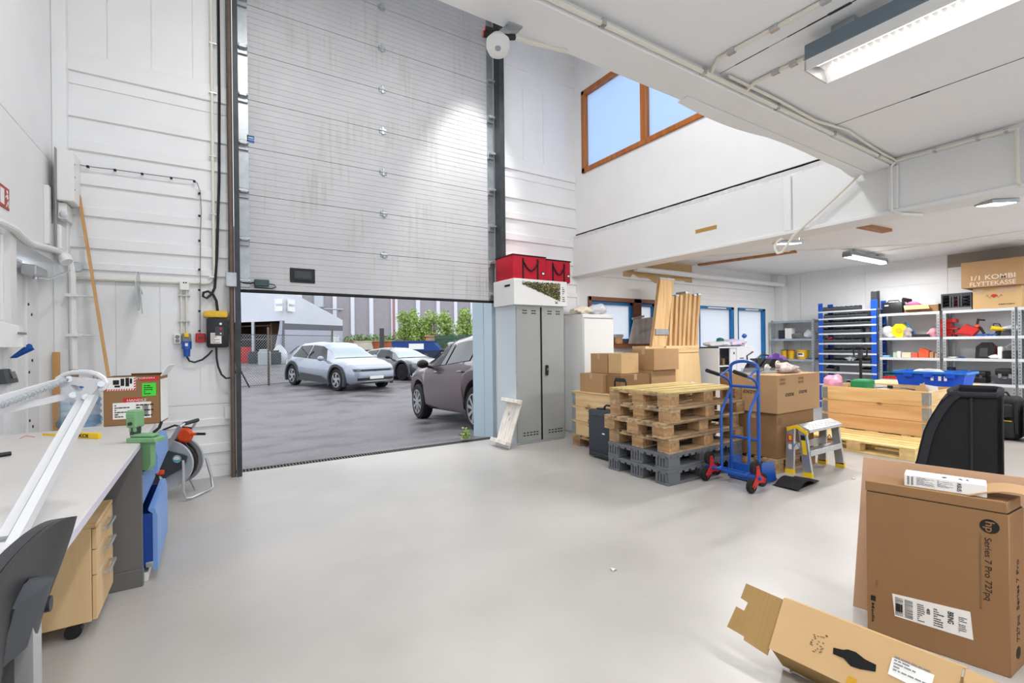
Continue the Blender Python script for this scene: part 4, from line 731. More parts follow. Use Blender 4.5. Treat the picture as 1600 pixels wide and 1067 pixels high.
# exit sign and small fittings on the side wall
a = aX(-6, 333, LX); b = aX(13, 333, LX); zz0 = a.z; zz1 = zat(13, 296, LX, b.y); y0, y1 = b.y-.34, b.y
zz0 = zat(13, 330, LX, b.y); T = thing('exit_sign', 'red exit sign with a white running figure and doorway on the side wall', 'sign', (LX, (y0+y1)/2, zz0)); MB().box(LX, LX+.006, y0, y1, zz0, zz1, .001).build('plate', mat('sign_red', (172, 62, 48), .5), T)
m_ = MB(); X = LX+.0065; h = zz1-zz0
def sg(pts): m_.poly([(X, y0+(y1-y0)*u, zz0+h*v) for u, v in pts])
sg([(.50, .15), (.72, .15), (.72, .85), (.50, .85)]); sg([(.8, .1), (.84, .1), (.97, .45), (.93, .5)]); sg([(.86, .45), (.95, .55), (.92, .72), (.83, .66)]); sg([(.9, .5), (.97, .42), (.99, .12), (.95, .12)]); sg([(.84, .66), (.76, .52), (.78, .5), (.87, .6)])
sg([(.88+.045*math.cos(t), .81+.09*math.sin(t)) for t in [2*PI*k/10 for k in range(10)]]); m_.build('pictogram', PAPER, T)
T = thing('water_pipe', 'thick white pipe bending down the corner beside the personnel door', 'pipe', (LX+.05, 5.8, 1)); xx = LX+.06
pp = [aX(u, v, LX+.05) for u, v in ((-30, 338), (0, 347), (22, 358), (34, 370), (48, 381), (66, 385))]
MB().tube(pp+[(LX+.07, 5.70, 2.22), (LX+.11, 5.72, 2.19), (LX+.13, 5.73, 2.1), (LX+.135, 5.735, 1.9), (LX+.135, 5.735, 1.5), (LX+.14, 5.735, 1.17)], .026, 10).build('pipe', WHITEP, T)
for z in (1.84, 1.48): MB().box(LX+.09, LX+.18, 5.69, 5.78, z-.012, z+.012).tube([(LX+.17, 5.74, z), (LX+.28, 5.83, z)], .008).build('pipe_bracket', WHITEP, T)
MB().cyl((LX+.14, 5.735, 1.17), (LX+.14, 5.735, 1.08), .03).build('brass_joint', mat('brass', (150, 118, 74), .4, .7), T); MB().tube([(LX+.10, 5.72, 1.07), (LX+.32, 5.72, 1.07)], .015).cyl((LX+.29, 5.72, 1.05), (LX+.29, 5.72, 1.14), .022).build('valve', STEEL, T)
a = aX(74, 290, LX+.02); tag(MB().box(LX, LX+.035, a.y-.03, a.y+.03, 2.25, a.z, .004).build('cable_trunking', WHITEP), 'short vertical white trunking on the side wall above the door', 'trunking')
a = aX(11, 510, LX+.03); T = thing('tissue_dispenser', 'white dispenser with a blue paper towel hanging out by the personnel door', 'dispenser', (LX, a.y, a.z-.2)); ya = aX(2, 530, LX).y; yb = aX(30, 530, LX+.1).y
MB().prism([(LX, a.z-.14), (LX+.12, a.z-.14), (LX+.10, a.z-.0), (LX, a.z+.04)], 'y', ya, yb, Matrix()).build('case', WHITEP, T); MB().box(LX+.10, LX+.116, (ya+yb)/2-.06, (ya+yb)/2+.06, a.z-.055, a.z-.04).build('slot', MGREY, T)
MB().sheet(lambda u, v: Vector((LX+.05+.09*u+.012*math.sin(v*9), ya+.05+(yb-ya)*v, a.z-.14-.075*(1-u)-.02*math.sin(v*7)*u)), 5, 12, .006).build('paper_towel', mat('blue_paper', (26, 82, 160), .8), T)
MB().box(LX, LX+.025, a.y-.05, a.y-.02, a.z+.04, 2.12, .003).build('trunking', WHITEP, T)
a = aX(8, 600, LX+.03); b = aX(26, 575, LX+.03); T = thing('door_keypad', 'dark grey keypad on the wall under the blue towel', 'keypad', (LX, b.y, a.z)); MB().prism([(LX, a.z), (LX+.04, a.z), (LX+.02, b.z), (LX, b.z)], 'y', a.y, b.y).build('case', DGREY, T)
for k in range(4): zz = a.z+.03+k*(b.z-a.z-.04)/4; MB().box(LX+.034-.004*k, LX+.041-.0045*k, (a.y+b.y)/2, b.y-.03, zz, zz+.02, .003).build('key', MGREY, T)
MB().box(LX, LX+.02, (a.y+b.y)/2-.02, (a.y+b.y)/2+.02, .6, a.z).box(LX, LX+.02, (a.y+b.y)/2-.02, (a.y+b.y)/2+.02, b.z, b.z+.2).build('trunking', WHITEP, T)
STICK = wood('stick_wood', (186, 138, 84), (212, 168, 112), 2, 12, .6, knots=False)
a = aY(123.5, 305, 5.81); b = aZ(200, 777, .0); tag(MB().tube([(b.x, b.y, .0), (a.x, a.y, a.z)], .015, flat=(.032, .022)).build('wooden_stick', STICK), 'long thin wooden stick leaning against the ribbed wall', 'stick')
a = aY(87, 605, 5.74); b = aY(87, 550, 5.74); tag(MB().box(a.x-.02, a.x+.03, 5.73, 5.75, .0, b.z, .002).build('wood_lath', STICK), 'short upright wooden lath in the corner behind the white pipe', 'lath')
a = aW(-8, 598, 3.9); b = aW(46, 668, 4.25); tag(MB().tube([Vector((a.x, a.y, a.z)), Vector((b.x, b.y, max(b.z, .815)))], .02, flat=(.05, .025)).build('brown_lath', mat('brown_wood', (158, 112, 70), .7, var=.1)), 'brown wooden lath slanting down to the desk behind the lamp arm', 'lath')
# ================================================================ DESK AND WHAT STANDS ON IT
DZT = .814; DEX = -.355
T = thing('work_desk', 'long grey white work desk with dark panel legs along the side wall', 'desk', (-.78, 2.2, 0)); MB().box(LX+.02, DEX, .25, 4.25, DZT-.03, DZT, .004).build('desk_top', mat('desk_laminate', (204, 202, 200), .4, var=.03, vs=2), T)
MB().box(DEX-.001, DEX+.002, .25, 4.25, DZT-.03, DZT-.002).build('edge_band', mat('lilac_edge', (204, 200, 214), .45), T)
for y in (3.40, .6): MB().box(LX+.1, -.347, y, y+.035, .10, DZT-.03, .003).box(LX+.1, -.345, y-.004, y+.039, 0, .10, .003).build('leg_panel', mat('grey_panel', (102, 102, 102), .55), T)
p0 = aZ(162, 667, DZT); p1 = aZ(251, 661, DZT); d = p1-p0; Wb = d.length; hd = math.atan2(d.y, d.x); Hb = zat(164, 590, p0.x, p0.y)-DZT
T = thing('cardboard_box', 'open cardboard box with white, green and red labels standing on the desk', 'box', p0, hd); B = WM(T); D_ = .24
mb = MB(); t = .005
mb.box(0, Wb, 0, t, 0, Hb).box(0, Wb, D_-t, D_, 0, Hb).box(0, t, 0, D_, 0, Hb).box(0, Wb, 0, D_, 0, t).box(Wb-t, Wb, 0, D_, 0, Hb); mb.build('box_body', CARDD, T, M=B)
MB().box(Wb, Wb+.002, .005, D_-.005, .01, Hb*.93).build('white_side', PAPER, T, M=B); MB().sheet(lambda u, v: Vector((Wb+.045*u, D_*v, Hb+.075*u)), 2, 2, .004).build('flap', PAPER, T, M=B); MB().sheet(lambda u, v: Vector((.1+u*(Wb-.1), D_-.01*v, Hb+.012*v)), 2, 2, .004).build('flap', CARDD, T, M=B)
def bx(a, b, c, e): return (a-162)/89*Wb, (c-162)/89*Wb, (667-6*(a-162)/89-e)/76*Hb*1.02, (667-6*(a-162)/89-b)/76*Hb*1.02
def lab(nm, r, mt, off=.0): x0, x1, z0, z1 = bx(*r); return MB().box(x0, x1, -.0015-off, 0, max(.004, z0), min(z1, Hb-.002)).build(nm, mt, T, M=B), x0, x1, max(.004, z0), min(z1, Hb-.002)
o, x0, x1, z0, z1 = lab('shipping_label', (165, 591, 212, 613), PAPER); st = MB()
n = 12
for i in range(n): u = x0+(x1-x0)*i/n; st.poly([(u, -.0022, z0), (u+(x1-x0)/n*.5, -.0022, z0), (u+(x1-x0)/n*.8, -.0022, z0+.012), (u+(x1-x0)/n*.3, -.0022, z0+.012)])
for i in range(5):
    for xx_ in (x0, x1-.011): v = z0+(z1-z0)*i/5; st.poly([(xx_, -.0022, v), (xx_+.011, -.0022, v+.006), (xx_+.011, -.0022, v+.016), (xx_, -.0022, v+.01)])
st.build('striped_border', RED, o, M=B); g = MB()
for a_, b_, c_, e_ in ((.25, .45, .45, .8), (.5, .35, .62, .9), (.66, .3, .78, .95), (.3, .25, .48, .4), (.8, .5, .88, .9)): g.box(x0+(x1-x0)*a_, x0+(x1-x0)*c_, -.0024, -.0015, z0+(z1-z0)*b_, z0+(z1-z0)*e_)
g.build('black_print', INK, o, M=B)
o, x0, x1, z0, z1 = lab('red_label', (219, 589, 248, 595.5), RED); writing('lettering', 'HANDLE', .012, B @ Vector((x1-.02, -.0015, z1-.004)), -(B.to_3x3() @ Vector((1, 0, 0))), (0, 0, -1), PAPER, o, w=.11)
o, x0, x1, z0, z1 = lab('green_label', (222, 599, 244, 619), mat('neon_green', (70, 220, 60), .6)); lines_block(MB(), B @ Vector((x0+.01, -.0016, z0+.01)), B.to_3x3() @ Vector((1, 0, 0)), (0, 0, 1), x1-x0-.02, z1-z0-.02, 5, 9).build('print', INK, o)
o, x0, x1, z0, z1 = lab('red_label', (192, 623, 221, 632), RED); writing('lettering', 'HANDLE', .014, B @ Vector((x0+.02, -.0015, z0+.018)), B.to_3x3() @ Vector((1, 0, 0)), (0, 0, 1), PAPER, o, w=.11); writing('lettering', 'WITH CARE', .012, B @ Vector((x0+.02, -.0015, z0+.002)), B.to_3x3() @ Vector((1, 0, 0)), (0, 0, 1), PAPER, o, w=.11)
o, x0, x1, z0, z1 = lab('address_label', (176, 631, 236, 656), PAPER, .0004); m_ = MB(); R3 = B.to_3x3() @ Vector((1, 0, 0))
lines_block(m_, B @ Vector((x0+.01, -.002, z0+.01)), R3, (0, 0, 1), .09, z1-z0-.02, 6, 4); lines_block(m_, B @ Vector((x0+.13, -.002, z0+.01)), R3, (0, 0, 1), .1, z1-z0-.02, 5, 5); lines_block(m_, B @ Vector((x1-.05, -.002, z0+.01)), R3, (0, 0, 1), .035, z1-z0-.03, 1, 6, True); m_.build('print', INK, o)
p = aZ(125, 667, DZT); T = thing('water_jug', 'clear blue plastic water jug beside the labelled box', 'jug', (p.x, p.y+.0, DZT)); JUG = glass('jug_plastic', (236, 243, 248), .1, .10)
m_ = MB(); m_.sheet(lambda u, v: Vector((p.x+(.11+.006*math.sin(v*40))*(1-max(0, v-.72)*2.6)*math.copysign(abs(math.cos(u*2*PI))**.6, math.cos(u*2*PI)), p.y+(.085+.005*math.sin(v*40))*(1-max(0, v-.72)*2.6)*math.copysign(abs(math.sin(u*2*PI))**.6, math.sin(u*2*PI)), DZT+.004+v*.27)), 28, 24, .003); m_.build('bottle', JUG, T); MB().cyl((p.x, p.y, DZT+.27), (p.x, p.y, DZT+.30), .03).build('cap', BLUE, T)
MB().tube([(p.x+.05, p.y, DZT+.26), (p.x+.09, p.y, DZT+.25), (p.x+.1, p.y, DZT+.2), (p.x+.09, p.y, DZT+.15)], .012).build('handle', JUG, T); MB().box(p.x-.11, p.x+.11, p.y-.09, p.y+.09, DZT+.005, DZT+.07, .02).build('water', glass('jug_water', (206, 226, 240), .02, .06), T)
a = aZ(118, 684.5, DZT); b = aZ(153, 686, DZT); T = thing('folding_rule', 'yellow folding rule lying on the desk near the vise', 'folding rule', a); d = (b-a); Mx = Matrix.Translation(a) @ rotz(math.atan2(d.y, d.x)); MB().box(0, d.length, 0, .02, 0, .034, .002).build('folded_stack', YEL, T, M=Mx); writing('lettering', 'KOI', .02, Mx @ Vector((.025, 0, .007)), d.normalized(), (0, 0, 1), INK, T, w=.07, bold=.04)
c_ = aZ(67, 681, DZT); MB().tube([c_+Vector((0, 0, .01)), a+Vector((.02, .01, .012))], .004, flat=(.004, .014)).build('loose_leaf', YEL, T)
a = aZ(-10, 716, DZT); b = aZ(17, 712, DZT); tag(MB().tube([a+Vector((0, 0, .012)), b+Vector((0, 0, .012))], .011).tube([a+Vector((0, .02, .01)), a.lerp(b, .5)+Vector((0, .03, .01)), ], .006).build('hex_key', BLACKP), 'black hex key handle at the near end of the desk', 'tool')
tag(MB().tube([aZ(31, 686, DZT)+Vector((0, 0, .003)), aZ(40, 684, DZT)+Vector((0, 0, .012)), aZ(54, 683.5, DZT)+Vector((0, 0, .004))], .002, 6).build('copper_wire', ORANGE), 'thin orange wire offcut on the desk', 'wire')
# vise clamped to the desk edge
p = Vector((DEX, 3.445, DZT)); T = thing('bench_vise', 'sage green clamp-on vise at the corner of the desk', 'vise', p, -YAW); B = WM(T)
MB().box(-.085, .085, -.04, .04, 0, .028, .005).box(-.075, .06, -.03, .03, .028, .048, .008).prism([(-.01, 0), (.04, 0), (.04, -.13), (.02, -.16), (-.05, -.16), (-.05, -.135), (-.012, -.13)], 'y', -.02, .02).build('clamp_body', GREEN, T, M=B @ Matrix.Translation((.03, 0, 0)))
MB().box(-.06, .0, -.035, .035, .085, .185, .008).box(-.055, -.005, -.04, -.02, .14, .17, .004).box(-.05, -.01, -.025, .025, .06, .09, .004).build('jaw', GREEN, T, M=B); MB().cyl((-.03, 0, .04), (-.03, 0, .09), .026).cyl((-.03, -.045, .11), (-.03, -.03, .11), .01).build('swivel_post', IRON, T, M=B)
MB().cyl((-.02, 0, -.12), (-.02, 0, -.2), .009).tube([(-.05, 0, -.2), (.01, 0, -.2)], .005).build('clamp_screw', STEEL, T, M=B); MB().tube([(.06, .02, .05), (.085, .03, .075), (.095, .035, .11)], .008).build('lever', BLACKP, T, M=B)
# magnifier lamp arm
LW = mat('lamp_white', (206, 208, 212), .35); W0 = 1.75
base = aZ(-30, 900, DZT); T = thing('magnifier_lamp', 'white spring-balanced magnifier lamp arm reaching over the desk', 'lamp', base)
B_ = lambda u, v, dw=0: aW(u, v, W0+dw)
pl = [(103, 588), (136, 590), (158, 593), (165, 603), (152, 618), (140, 624), (112, 621), (107, 612)]; hole = [(122, 600), (143, 603), (138, 610), (126, 609)]
m_ = MB(); n_ = 24
def ringpt(P_, t):
    L_ = [math.dist(P_[i], P_[(i+1) % len(P_)]) for i in range(len(P_))]; s = t*sum(L_); i = 0
    while s > L_[i] and i < len(L_)-1: s -= L_[i]; i += 1
    a, b = P_[i], P_[(i+1) % len(P_)]; k = s/L_[i]; return (a[0]+(b[0]-a[0])*k, a[1]+(b[1]-a[1])*k)
m_.sheet(lambda u, v: (lambda a, b: B_(a[0]+(b[0]-a[0])*v, a[1]+(b[1]-a[1])*v))(ringpt(pl, (u % 1)), ringpt(hole, (u % 1))), 40, 1, .03); m_.build('elbow_plate', LW, T)
m_ = MB()
for u, v in ((108, 592), (114, 617), (134, 620), (158, 600)): m_.cyl(B_(u, v, -.035), B_(u, v, .02), .011)
m_.build('elbow_screw', STEEL, T)
e0 = aW(-14, 880, 1.12); MB().tube([B_(131, 622), aW(5, 845, 1.2)], .01, flat=(.022, .03)).tube([B_(147, 616), aW(5, 880, 1.13)], .01, flat=(.022, .03)).build('lower_arm', LW, T)
s0 = aW(46, 772, 1.44); s1 = aW(-8, 885, 1.11); MB().tube([s0, s1], .0105, 10).cyl(aW(43, 777, 1.43), aW(49, 768, 1.45), .012).build('lower_spring', GALV, T)
MB().tube([B_(108, 592), aW(-30, 632, 1.5)], .01, flat=(.02, .022)).tube([B_(112, 617), aW(-30, 648, 1.5)], .01, flat=(.02, .022)).build('upper_arm', LW, T)
a = B_(103, 594, -.04); b = aW(-30, 646, 1.46); hel = [a.lerp(b, i/180)+Vector((.008*math.cos(i*1.4), 0, .008*math.sin(i*1.4))) for i in range(181)]; MB().tube(hel, .0042, 5).tube([a, b], .005).build('upper_spring', GALV, T)
MB().tube([B_(u, v, -.02) for u, v in ((90, 592), (100, 586), (113, 582), (127, 581), (141, 581.5), (153, 585), (162, 591), (166, 598), (163, 606), (157, 609))], .009).build('elbow_cable', LW, T)
MB().cyl(base, (base.x, base.y, base.z+.06), .05).cyl((base.x, base.y, base.z+.06), aW(-14, 875, 1.12), .014).build('lamp_base', LW, T)
# ================================================================ UNDER AND BEYOND THE DESK
X1 = -.47; y0, y1 = 2.93, 3.35; zt = .53
T = thing('drawer_pedestal', 'birch veneer drawer pedestal on castors under the desk', 'drawers', (X1-.26, 3.14, 0)); MB().box(X1-.56, X1-.02, y0, y1, .075, zt-.02, .002).build('carcass', BIRCH, T); MB().box(X1-.56, X1, y0-.003, y1+.003, zt-.02, zt, .003).build('top_board', BIRCH, T)
for k, (za, zb_) in enumerate(((.08, .285), (.29, .405), (.41, .505))):
    f = MB().box(X1-.018, X1, y0+.002, y1-.002, za, zb_, .002).build('drawer', BIRCH, T); zc = zb_-.035; yc = (y0+y1)/2
    MB().box(X1+.02, X1+.032, yc-.09, yc+.09, zc-.01, zc+.006, .002).box(X1, X1+.03, yc-.085, yc-.07, zc-.008, zc+.004).box(X1, X1+.03, yc+.07, yc+.085, zc-.008, zc+.004).build('pull_handle', ALU, f)
for x in (X1-.08, X1-.5):
    for y in (y0+.05, y1-.05): c_ = MB().cyl((x-.012, y-.022, .032), (x-.012, y+.022, .032), .032).build('castor', BLACKP, T); MB().box(x-.02, x+.02, y-.018, y+.018, .05, .076, .004).build('castor_fork', BLACKP, c_)
T = thing('drawer_cabinet', 'blue steel drawer cabinet with drawers pulled open beside the desk leg', 'cabinet', (-.7, 3.85, 0)); MB().box(-1.08, -.44, 3.455, 4.2, .05, .77, .004).build('carcass', NAVY, T); MB().box(-1.06, -.33, 3.46, 4.19, 0, .05, .002).build('plinth', WHITEP, T)
for za, zb_, xf in ((.06, .42, -.305), (.44, .60, -.375), (.62, .765, -.30)):
    f = MB().box(-.46, xf, 3.456, 3.466, za+.02, zb_-.03).box(-.46, xf, 4.18, 4.19, za+.02, zb_-.03).box(-.46, xf, 3.456, 4.19, za+.02, za+.03).build('drawer', NAVY, T)
    MB().prism([(xf, za), (xf+.022, za), (xf+.022, zb_-.05), (xf+.01, zb_), (xf-.02, zb_), (xf-.02, zb_-.012), (xf, zb_-.03)], 'y', 3.452, 4.195).build('drawer_front', PBLUE, f)
    MB().box(xf-.035, xf+.0, 3.449, 3.4555, za+.02, za+.05, .002).build('slide_bracket', GALV, f)
# hose reel
cR = aW(270, 722, 4.3); T = thing('hose_reel', 'grey hose reel on a tubular stand with an orange winding knob', 'hose reel', (cR.x, cR.y, 0), -YAW*.75); B = Matrix.Translation((cR.x, cR.y, cR.z)) @ rotz(-YAW*.75); r = .215
FL = mat('reel_grey', (158, 162, 166), .5); HOSE = mat('hose_black', (52, 44, 46), .5)
for y in (-.09, .09): MB().lathe([(.04, y-.006), (r*.78, y-.006), (r, y-.012), (r, y+.012), (r*.78, y+.006), (.04, y+.006)], (0, 0, 0), (0, 1, 0), 40).build('flange', FL if y > 0 else mat('reel_pale', (176, 182, 190), .5), T, M=B)
MB().lathe([(.09, -.085), (.09, .085)], (0, 0, 0), (0, 1, 0), 24).build('drum', DGREY, T, M=B)
hp = [(math.cos(t*.32)*(.12+.012*(t//60)), -.075+.15*(abs((t % 60)-30)/30), math.sin(t*.32)*(.12+.012*(t//60))) for t in range(420)]; MB().tube(hp, .0085, 6).build('coiled_hose', HOSE, T, M=B)
MB().tube([(.12, -.03, r*.8), (.16, -.02, r*.4), (.175, 0, 0), (.14, 0, -.13), (.0, 0, -.2), (-.08, 0, -.2)], .009, 7).tube([(-.14, -.0, r+.02), (-.07, 0, r+.085), (.02, 0, r+.12), (.1, 0, r+.1), (.16, 0, r+.09)], .009, 7).tube([(-.16, -.13, -.03), (-.1, -.14, .02), (-.06, -.14, .03)], .010, 7).build('loose_hose', HOSE, T, M=B)
MB().prism([(-.14, .1), (-.05, .15), (.14, .09), (.18, .07), (.15, -.03), (.02, -.1), (-.08, -.18), (-.15, -.17), (-.14, -.02)], 'y', -.125, -.105).build('side_plate', DGREY, T, M=B)
lg = MB().lathe([(.001, 0), (.034, 0), (.034, .002), (.001, .002)], (.10, -.126, .055), (0, -1, 0), 24, caps=False).build('round_badge', PAPER, T, M=B); MB().lathe([(.026, 0), (.032, 0), (.032, .001), (.026, .001), (.026, 0)], (.10, -.1285, .055), (0, -1, 0), 24, caps=False).sheet(lambda u, v: Vector((.10-.022+.044*u, -.1285, .055-.004-.012*v-.006*math.sin(u*PI))), 8, 1, .001).build('badge_ring', mat('badge_cyan', (60, 170, 186), .5), lg, M=B)
MB().tube([(-.01, -.13, .1), (.13, -.13, .34)], .01, flat=(.012, .035)).tube([(.13, -.13, .34), (.15, -.1, .36), (.15, .13, .36), (.13, .13, .33), (.0, .13, .1)], .012).build('carry_handle', ALU, T, M=B); MB().tube([(.15, -.1, .36), (.155, .12, .36)], .018).build('handle_grip', BLACKP, T, M=B)
MB().lathe([(.001, -.02), (.05, -.02), (.07, -.005), (.07, .005), (.05, .012), (.001, .012)], (.115, -.02, .245), (0, 1, 0), 24, caps=False).build('winding_knob', ORANGE, T, M=B); MB().cyl((.17, -.03, .255), (.22, -.03, .255), .013).build('nozzle', ORANGE, T, M=B); MB().cyl((.22, -.03, .255), (.29, -.03, .252), .012).build('nozzle_tip', BLACKP, T, M=B)
MB().box(-.06, -.0, -.15, -.12, -.075, -.035, .006).build('valve_knob', ORANGE, T, M=B); MB().box(-.17, -.155, -.13, .0, -.17, .12, .003).build('back_bracket', GALV, T, M=B)
zf = -cR.z+.012; MB().tube([(.15, -.12, .04), (.16, -.14, -.1), (.17, -.17, zf+.08), (.19, -.17, zf+.015), (.21, -.12, zf), (.25, .1, zf), (.27, .14, zf+.02), (.26, .14, zf+.12), (.22, .13, .0)], .012).build('stand_tube', ALU, T, M=B); MB().tube([(-.04, -.12, -.09), (.04, -.19, zf+.10), (.05, -.2, zf)], .012).tube([(.06, .1, -.1), (.12, .14, zf)], .012).build('stand_leg', ALU, T, M=B)
# task chair at the near end of the desk
T = thing('task_chair', 'black leather task chair with chrome back bar pulled up to the desk', 'chair', (-.55, 1.1, 0))
def backpt(u, v, side):   # u across (-1..1 along y), v up 0..1
    q = min(1, max(0, (v-.55)/.45)); wdt = (.07+.165*q*q*(3-2*q)); y = 1.075+u*wdt; z = .54+.485*v-.02*abs(u)**4*max(0, v-.5)*2; x = -.35+.085*v+.02*(u*u)
    return Vector((x, y, z))
def padsurf(t0, bulge):
    m_ = MB(); nu, nv = 20, 16; F_ = []
    for s_ in (0, 1):
        F_.append([[None]*(nv+1) for _ in range(nu+1)])
        for i in range(nu+1):
            for j in range(nv+1):
                u = -1+2*i/nu; v = j/nv; e = max(0, 1-max(abs(u), abs(2*v-1))**5); p = backpt(u, v, s_); p.x += (t0[s_])+(bulge[s_])*e*(1 if s_ else -1); F_[s_][i][j] = m_.bm.verts.new(p)
    for i in range(nu):
        for j in range(nv): m_.bm.faces.new((F_[0][i][j], F_[0][i][j+1], F_[0][i+1][j+1], F_[0][i+1][j])); m_.bm.faces.new((F_[1][i][j], F_[1][i+1][j], F_[1][i+1][j+1], F_[1][i][j+1]))
    per = [(i, 0) for i in range(nu)]+[(nu, j) for j in range(nv)]+[(i, nv) for i in range(nu, 0, -1)]+[(0, j) for j in range(nv, 0, -1)]
    for k in range(len(per)): a, b = per[k], per[(k+1) % len(per)]; m_.bm.faces.new((F_[0][a[0]][a[1]], F_[0][b[0]][b[1]], F_[1][b[0]][b[1]], F_[1][a[0]][a[1]]))
    bmesh.ops.recalc_face_normals(m_.bm, faces=m_.bm.faces); return m_
padsurf((-.024, -.004), (.018, .0)).build('back_pad', LEATHER, T, ang=60); padsurf((-.003, .005), (0, .008)).build('back_shell', BLACKP, T, ang=60)
MB().sheet(lambda u, v: Vector((-.282+.02*v+.03*math.sin(u*PI), 1.03+.125*u, .872+.09*v-.05*(u-.5)**2)), 10, 6, .03).build('back_bracket', DGREY, T); MB().cyl((-.247, 1.11, .915), (-.238, 1.11, .915), .013).build('adjuster_knob', BLACKP, T)
MB().tube([(-.262, 1.09, .90), (-.262, 1.09, .62), (-.27, 1.09, .5), (-.33, 1.1, .42), (-.45, 1.11, .40)], .02, flat=(.045, .022)).build('back_bar', STEEL, T)
MB().box(-.86, -.38, .87, 1.35, .43, .51, .035, seg=3).build('seat', LEATHER, T); MB().cyl((-.6, 1.11, .1), (-.6, 1.11, .42), .03).build('gas_lift', BLACKP, T)
for k in range(5):
    a = k*2*PI/5+.3; q = Vector((math.cos(a)*.3, math.sin(a)*.3, 0)); l_ = MB().tube([(-.6, 1.11, .12), (-.6+q.x, 1.11+q.y, .075)], .02, flat=(.045, .03)).build('base_leg', BLACKP, T); MB().cyl((-.6+q.x-.02, 1.11+q.y, .032), (-.6+q.x+.02, 1.11+q.y, .032), .031).build('castor', BLACKP, l_)
# ================================================================ LOCKER GROUP BESIDE THE DOORWAY
LY = 5.30; lx0 = 3.43; lx1 = 4.255; lz = 1.885
T = thing('steel_locker', 'grey two-door steel locker beside the overhead door', 'locker', ((lx0+lx1)/2, 5.55, 0)); MB().box(lx0, lx1, LY+.02, 5.82, 0, lz, .004).build('carcass', mat('locker_side', (196, 204, 210), .45), T)
for k, (a, b) in enumerate(((lx0+.008, lx0+.40), (lx0+.43, lx1-.006))):
    d_ = MB().box(a, b, LY, LY+.02, .03, lz-.02, .004).build('door', LOCK, T); m_ = MB()
    for zt_, n_ in ((lz-.08, 2), (lz-.115, 2), (.11, 4), (.145, 4)):
        for gx in ((.24, .34, .62, .72) if n_ == 2 else (.24, .38, .52, .66, .78)): x = a+(b-a)*gx; m_.box(x, x+.035, LY-.002, LY+.001, zt_, zt_+.013)
    m_.build('vent', FRINGE, d_)
    if k: MB().box(a+.045, a+.095, LY-.02, LY, .92, 1.06, .006).build('lock_handle', BLACKP, d_); MB().box(a+.06, a+.08, LY-.026, LY-.018, .99, 1.02).build('key_latch', STEEL, d_)
MB().box(lx0+.395, lx0+.435, LY+.004, LY+.02, .03, lz-.02).build('dark_gap', FRINGE, T)
# white tree carton and red bags on top
bx0, bx1, bz1 = 3.38, 4.28, 2.235
T = thing('tree_carton', 'long white carton with a printed lit fir tree, on top of the locker', 'box', (3.8, 5.5, lz)); MB().box(bx0, bx1, 5.26, 5.80, lz, bz1, .004).build('carton', PAPER, T)
m_ = MB(); rnd = random.Random(5); YF = 5.2585
tri = lambda u: Vector((3.50+u*.66, YF, bz1-.035-.06*u-.015))
m1 = MB(); m_.poly([(3.51, YF+.0008, bz1-.06), (4.10, YF+.0008, bz1-.05-.03), (4.13, YF+.0008, bz1-.25), (4.09, YF+.0008, bz1-.265)][::-1])
for i in range(2200):
    u = rnd.random()**.6; hw = .015+.105*u; v = rnd.uniform(-1, 1); p = Vector((3.50+u*.64, YF-.0006*rnd.random(), bz1-.055-.10*u+v*hw)); 
    if p.z > bz1-.01 or p.z < lz+.01: continue
    l_ = .022*rnd.uniform(.6, 1.3); a = rnd.uniform(-.9, .9)+(0 if v > 0 else 0); d_ = Vector((math.cos(a), 0, math.sin(a)*(1 if v > 0 else -1)))*l_; n_ = Vector((-d_.z, 0, d_.x))*.2
    (m_ if rnd.random() < .9 else m1).poly([p, p+d_*.5+n_, p+d_, p+d_*.5-n_])
m_.build('printed_fir', mat('fir_green', (62, 70, 40), .7, var=.2, vs=30), T); m1.build('printed_lights', mat('printed_gold', (222, 190, 110), .6), T)
writing('lettering', 'K', .05, (4.11, 5.26, lz+.03), (0, 0, 1), (-1, 0, 0), INK, T, bold=.02); m_ = lines_block(MB(), (4.19, 5.26, lz+.06), (1, 0, 0), (0, 0, 1), .05, .22, 8, 2); m_.build('small_print', INK, T); MB().box(bx0-.002, bx0, 5.36, 5.5, bz1-.10, bz1-.07).build('hand_hole', INK, T)
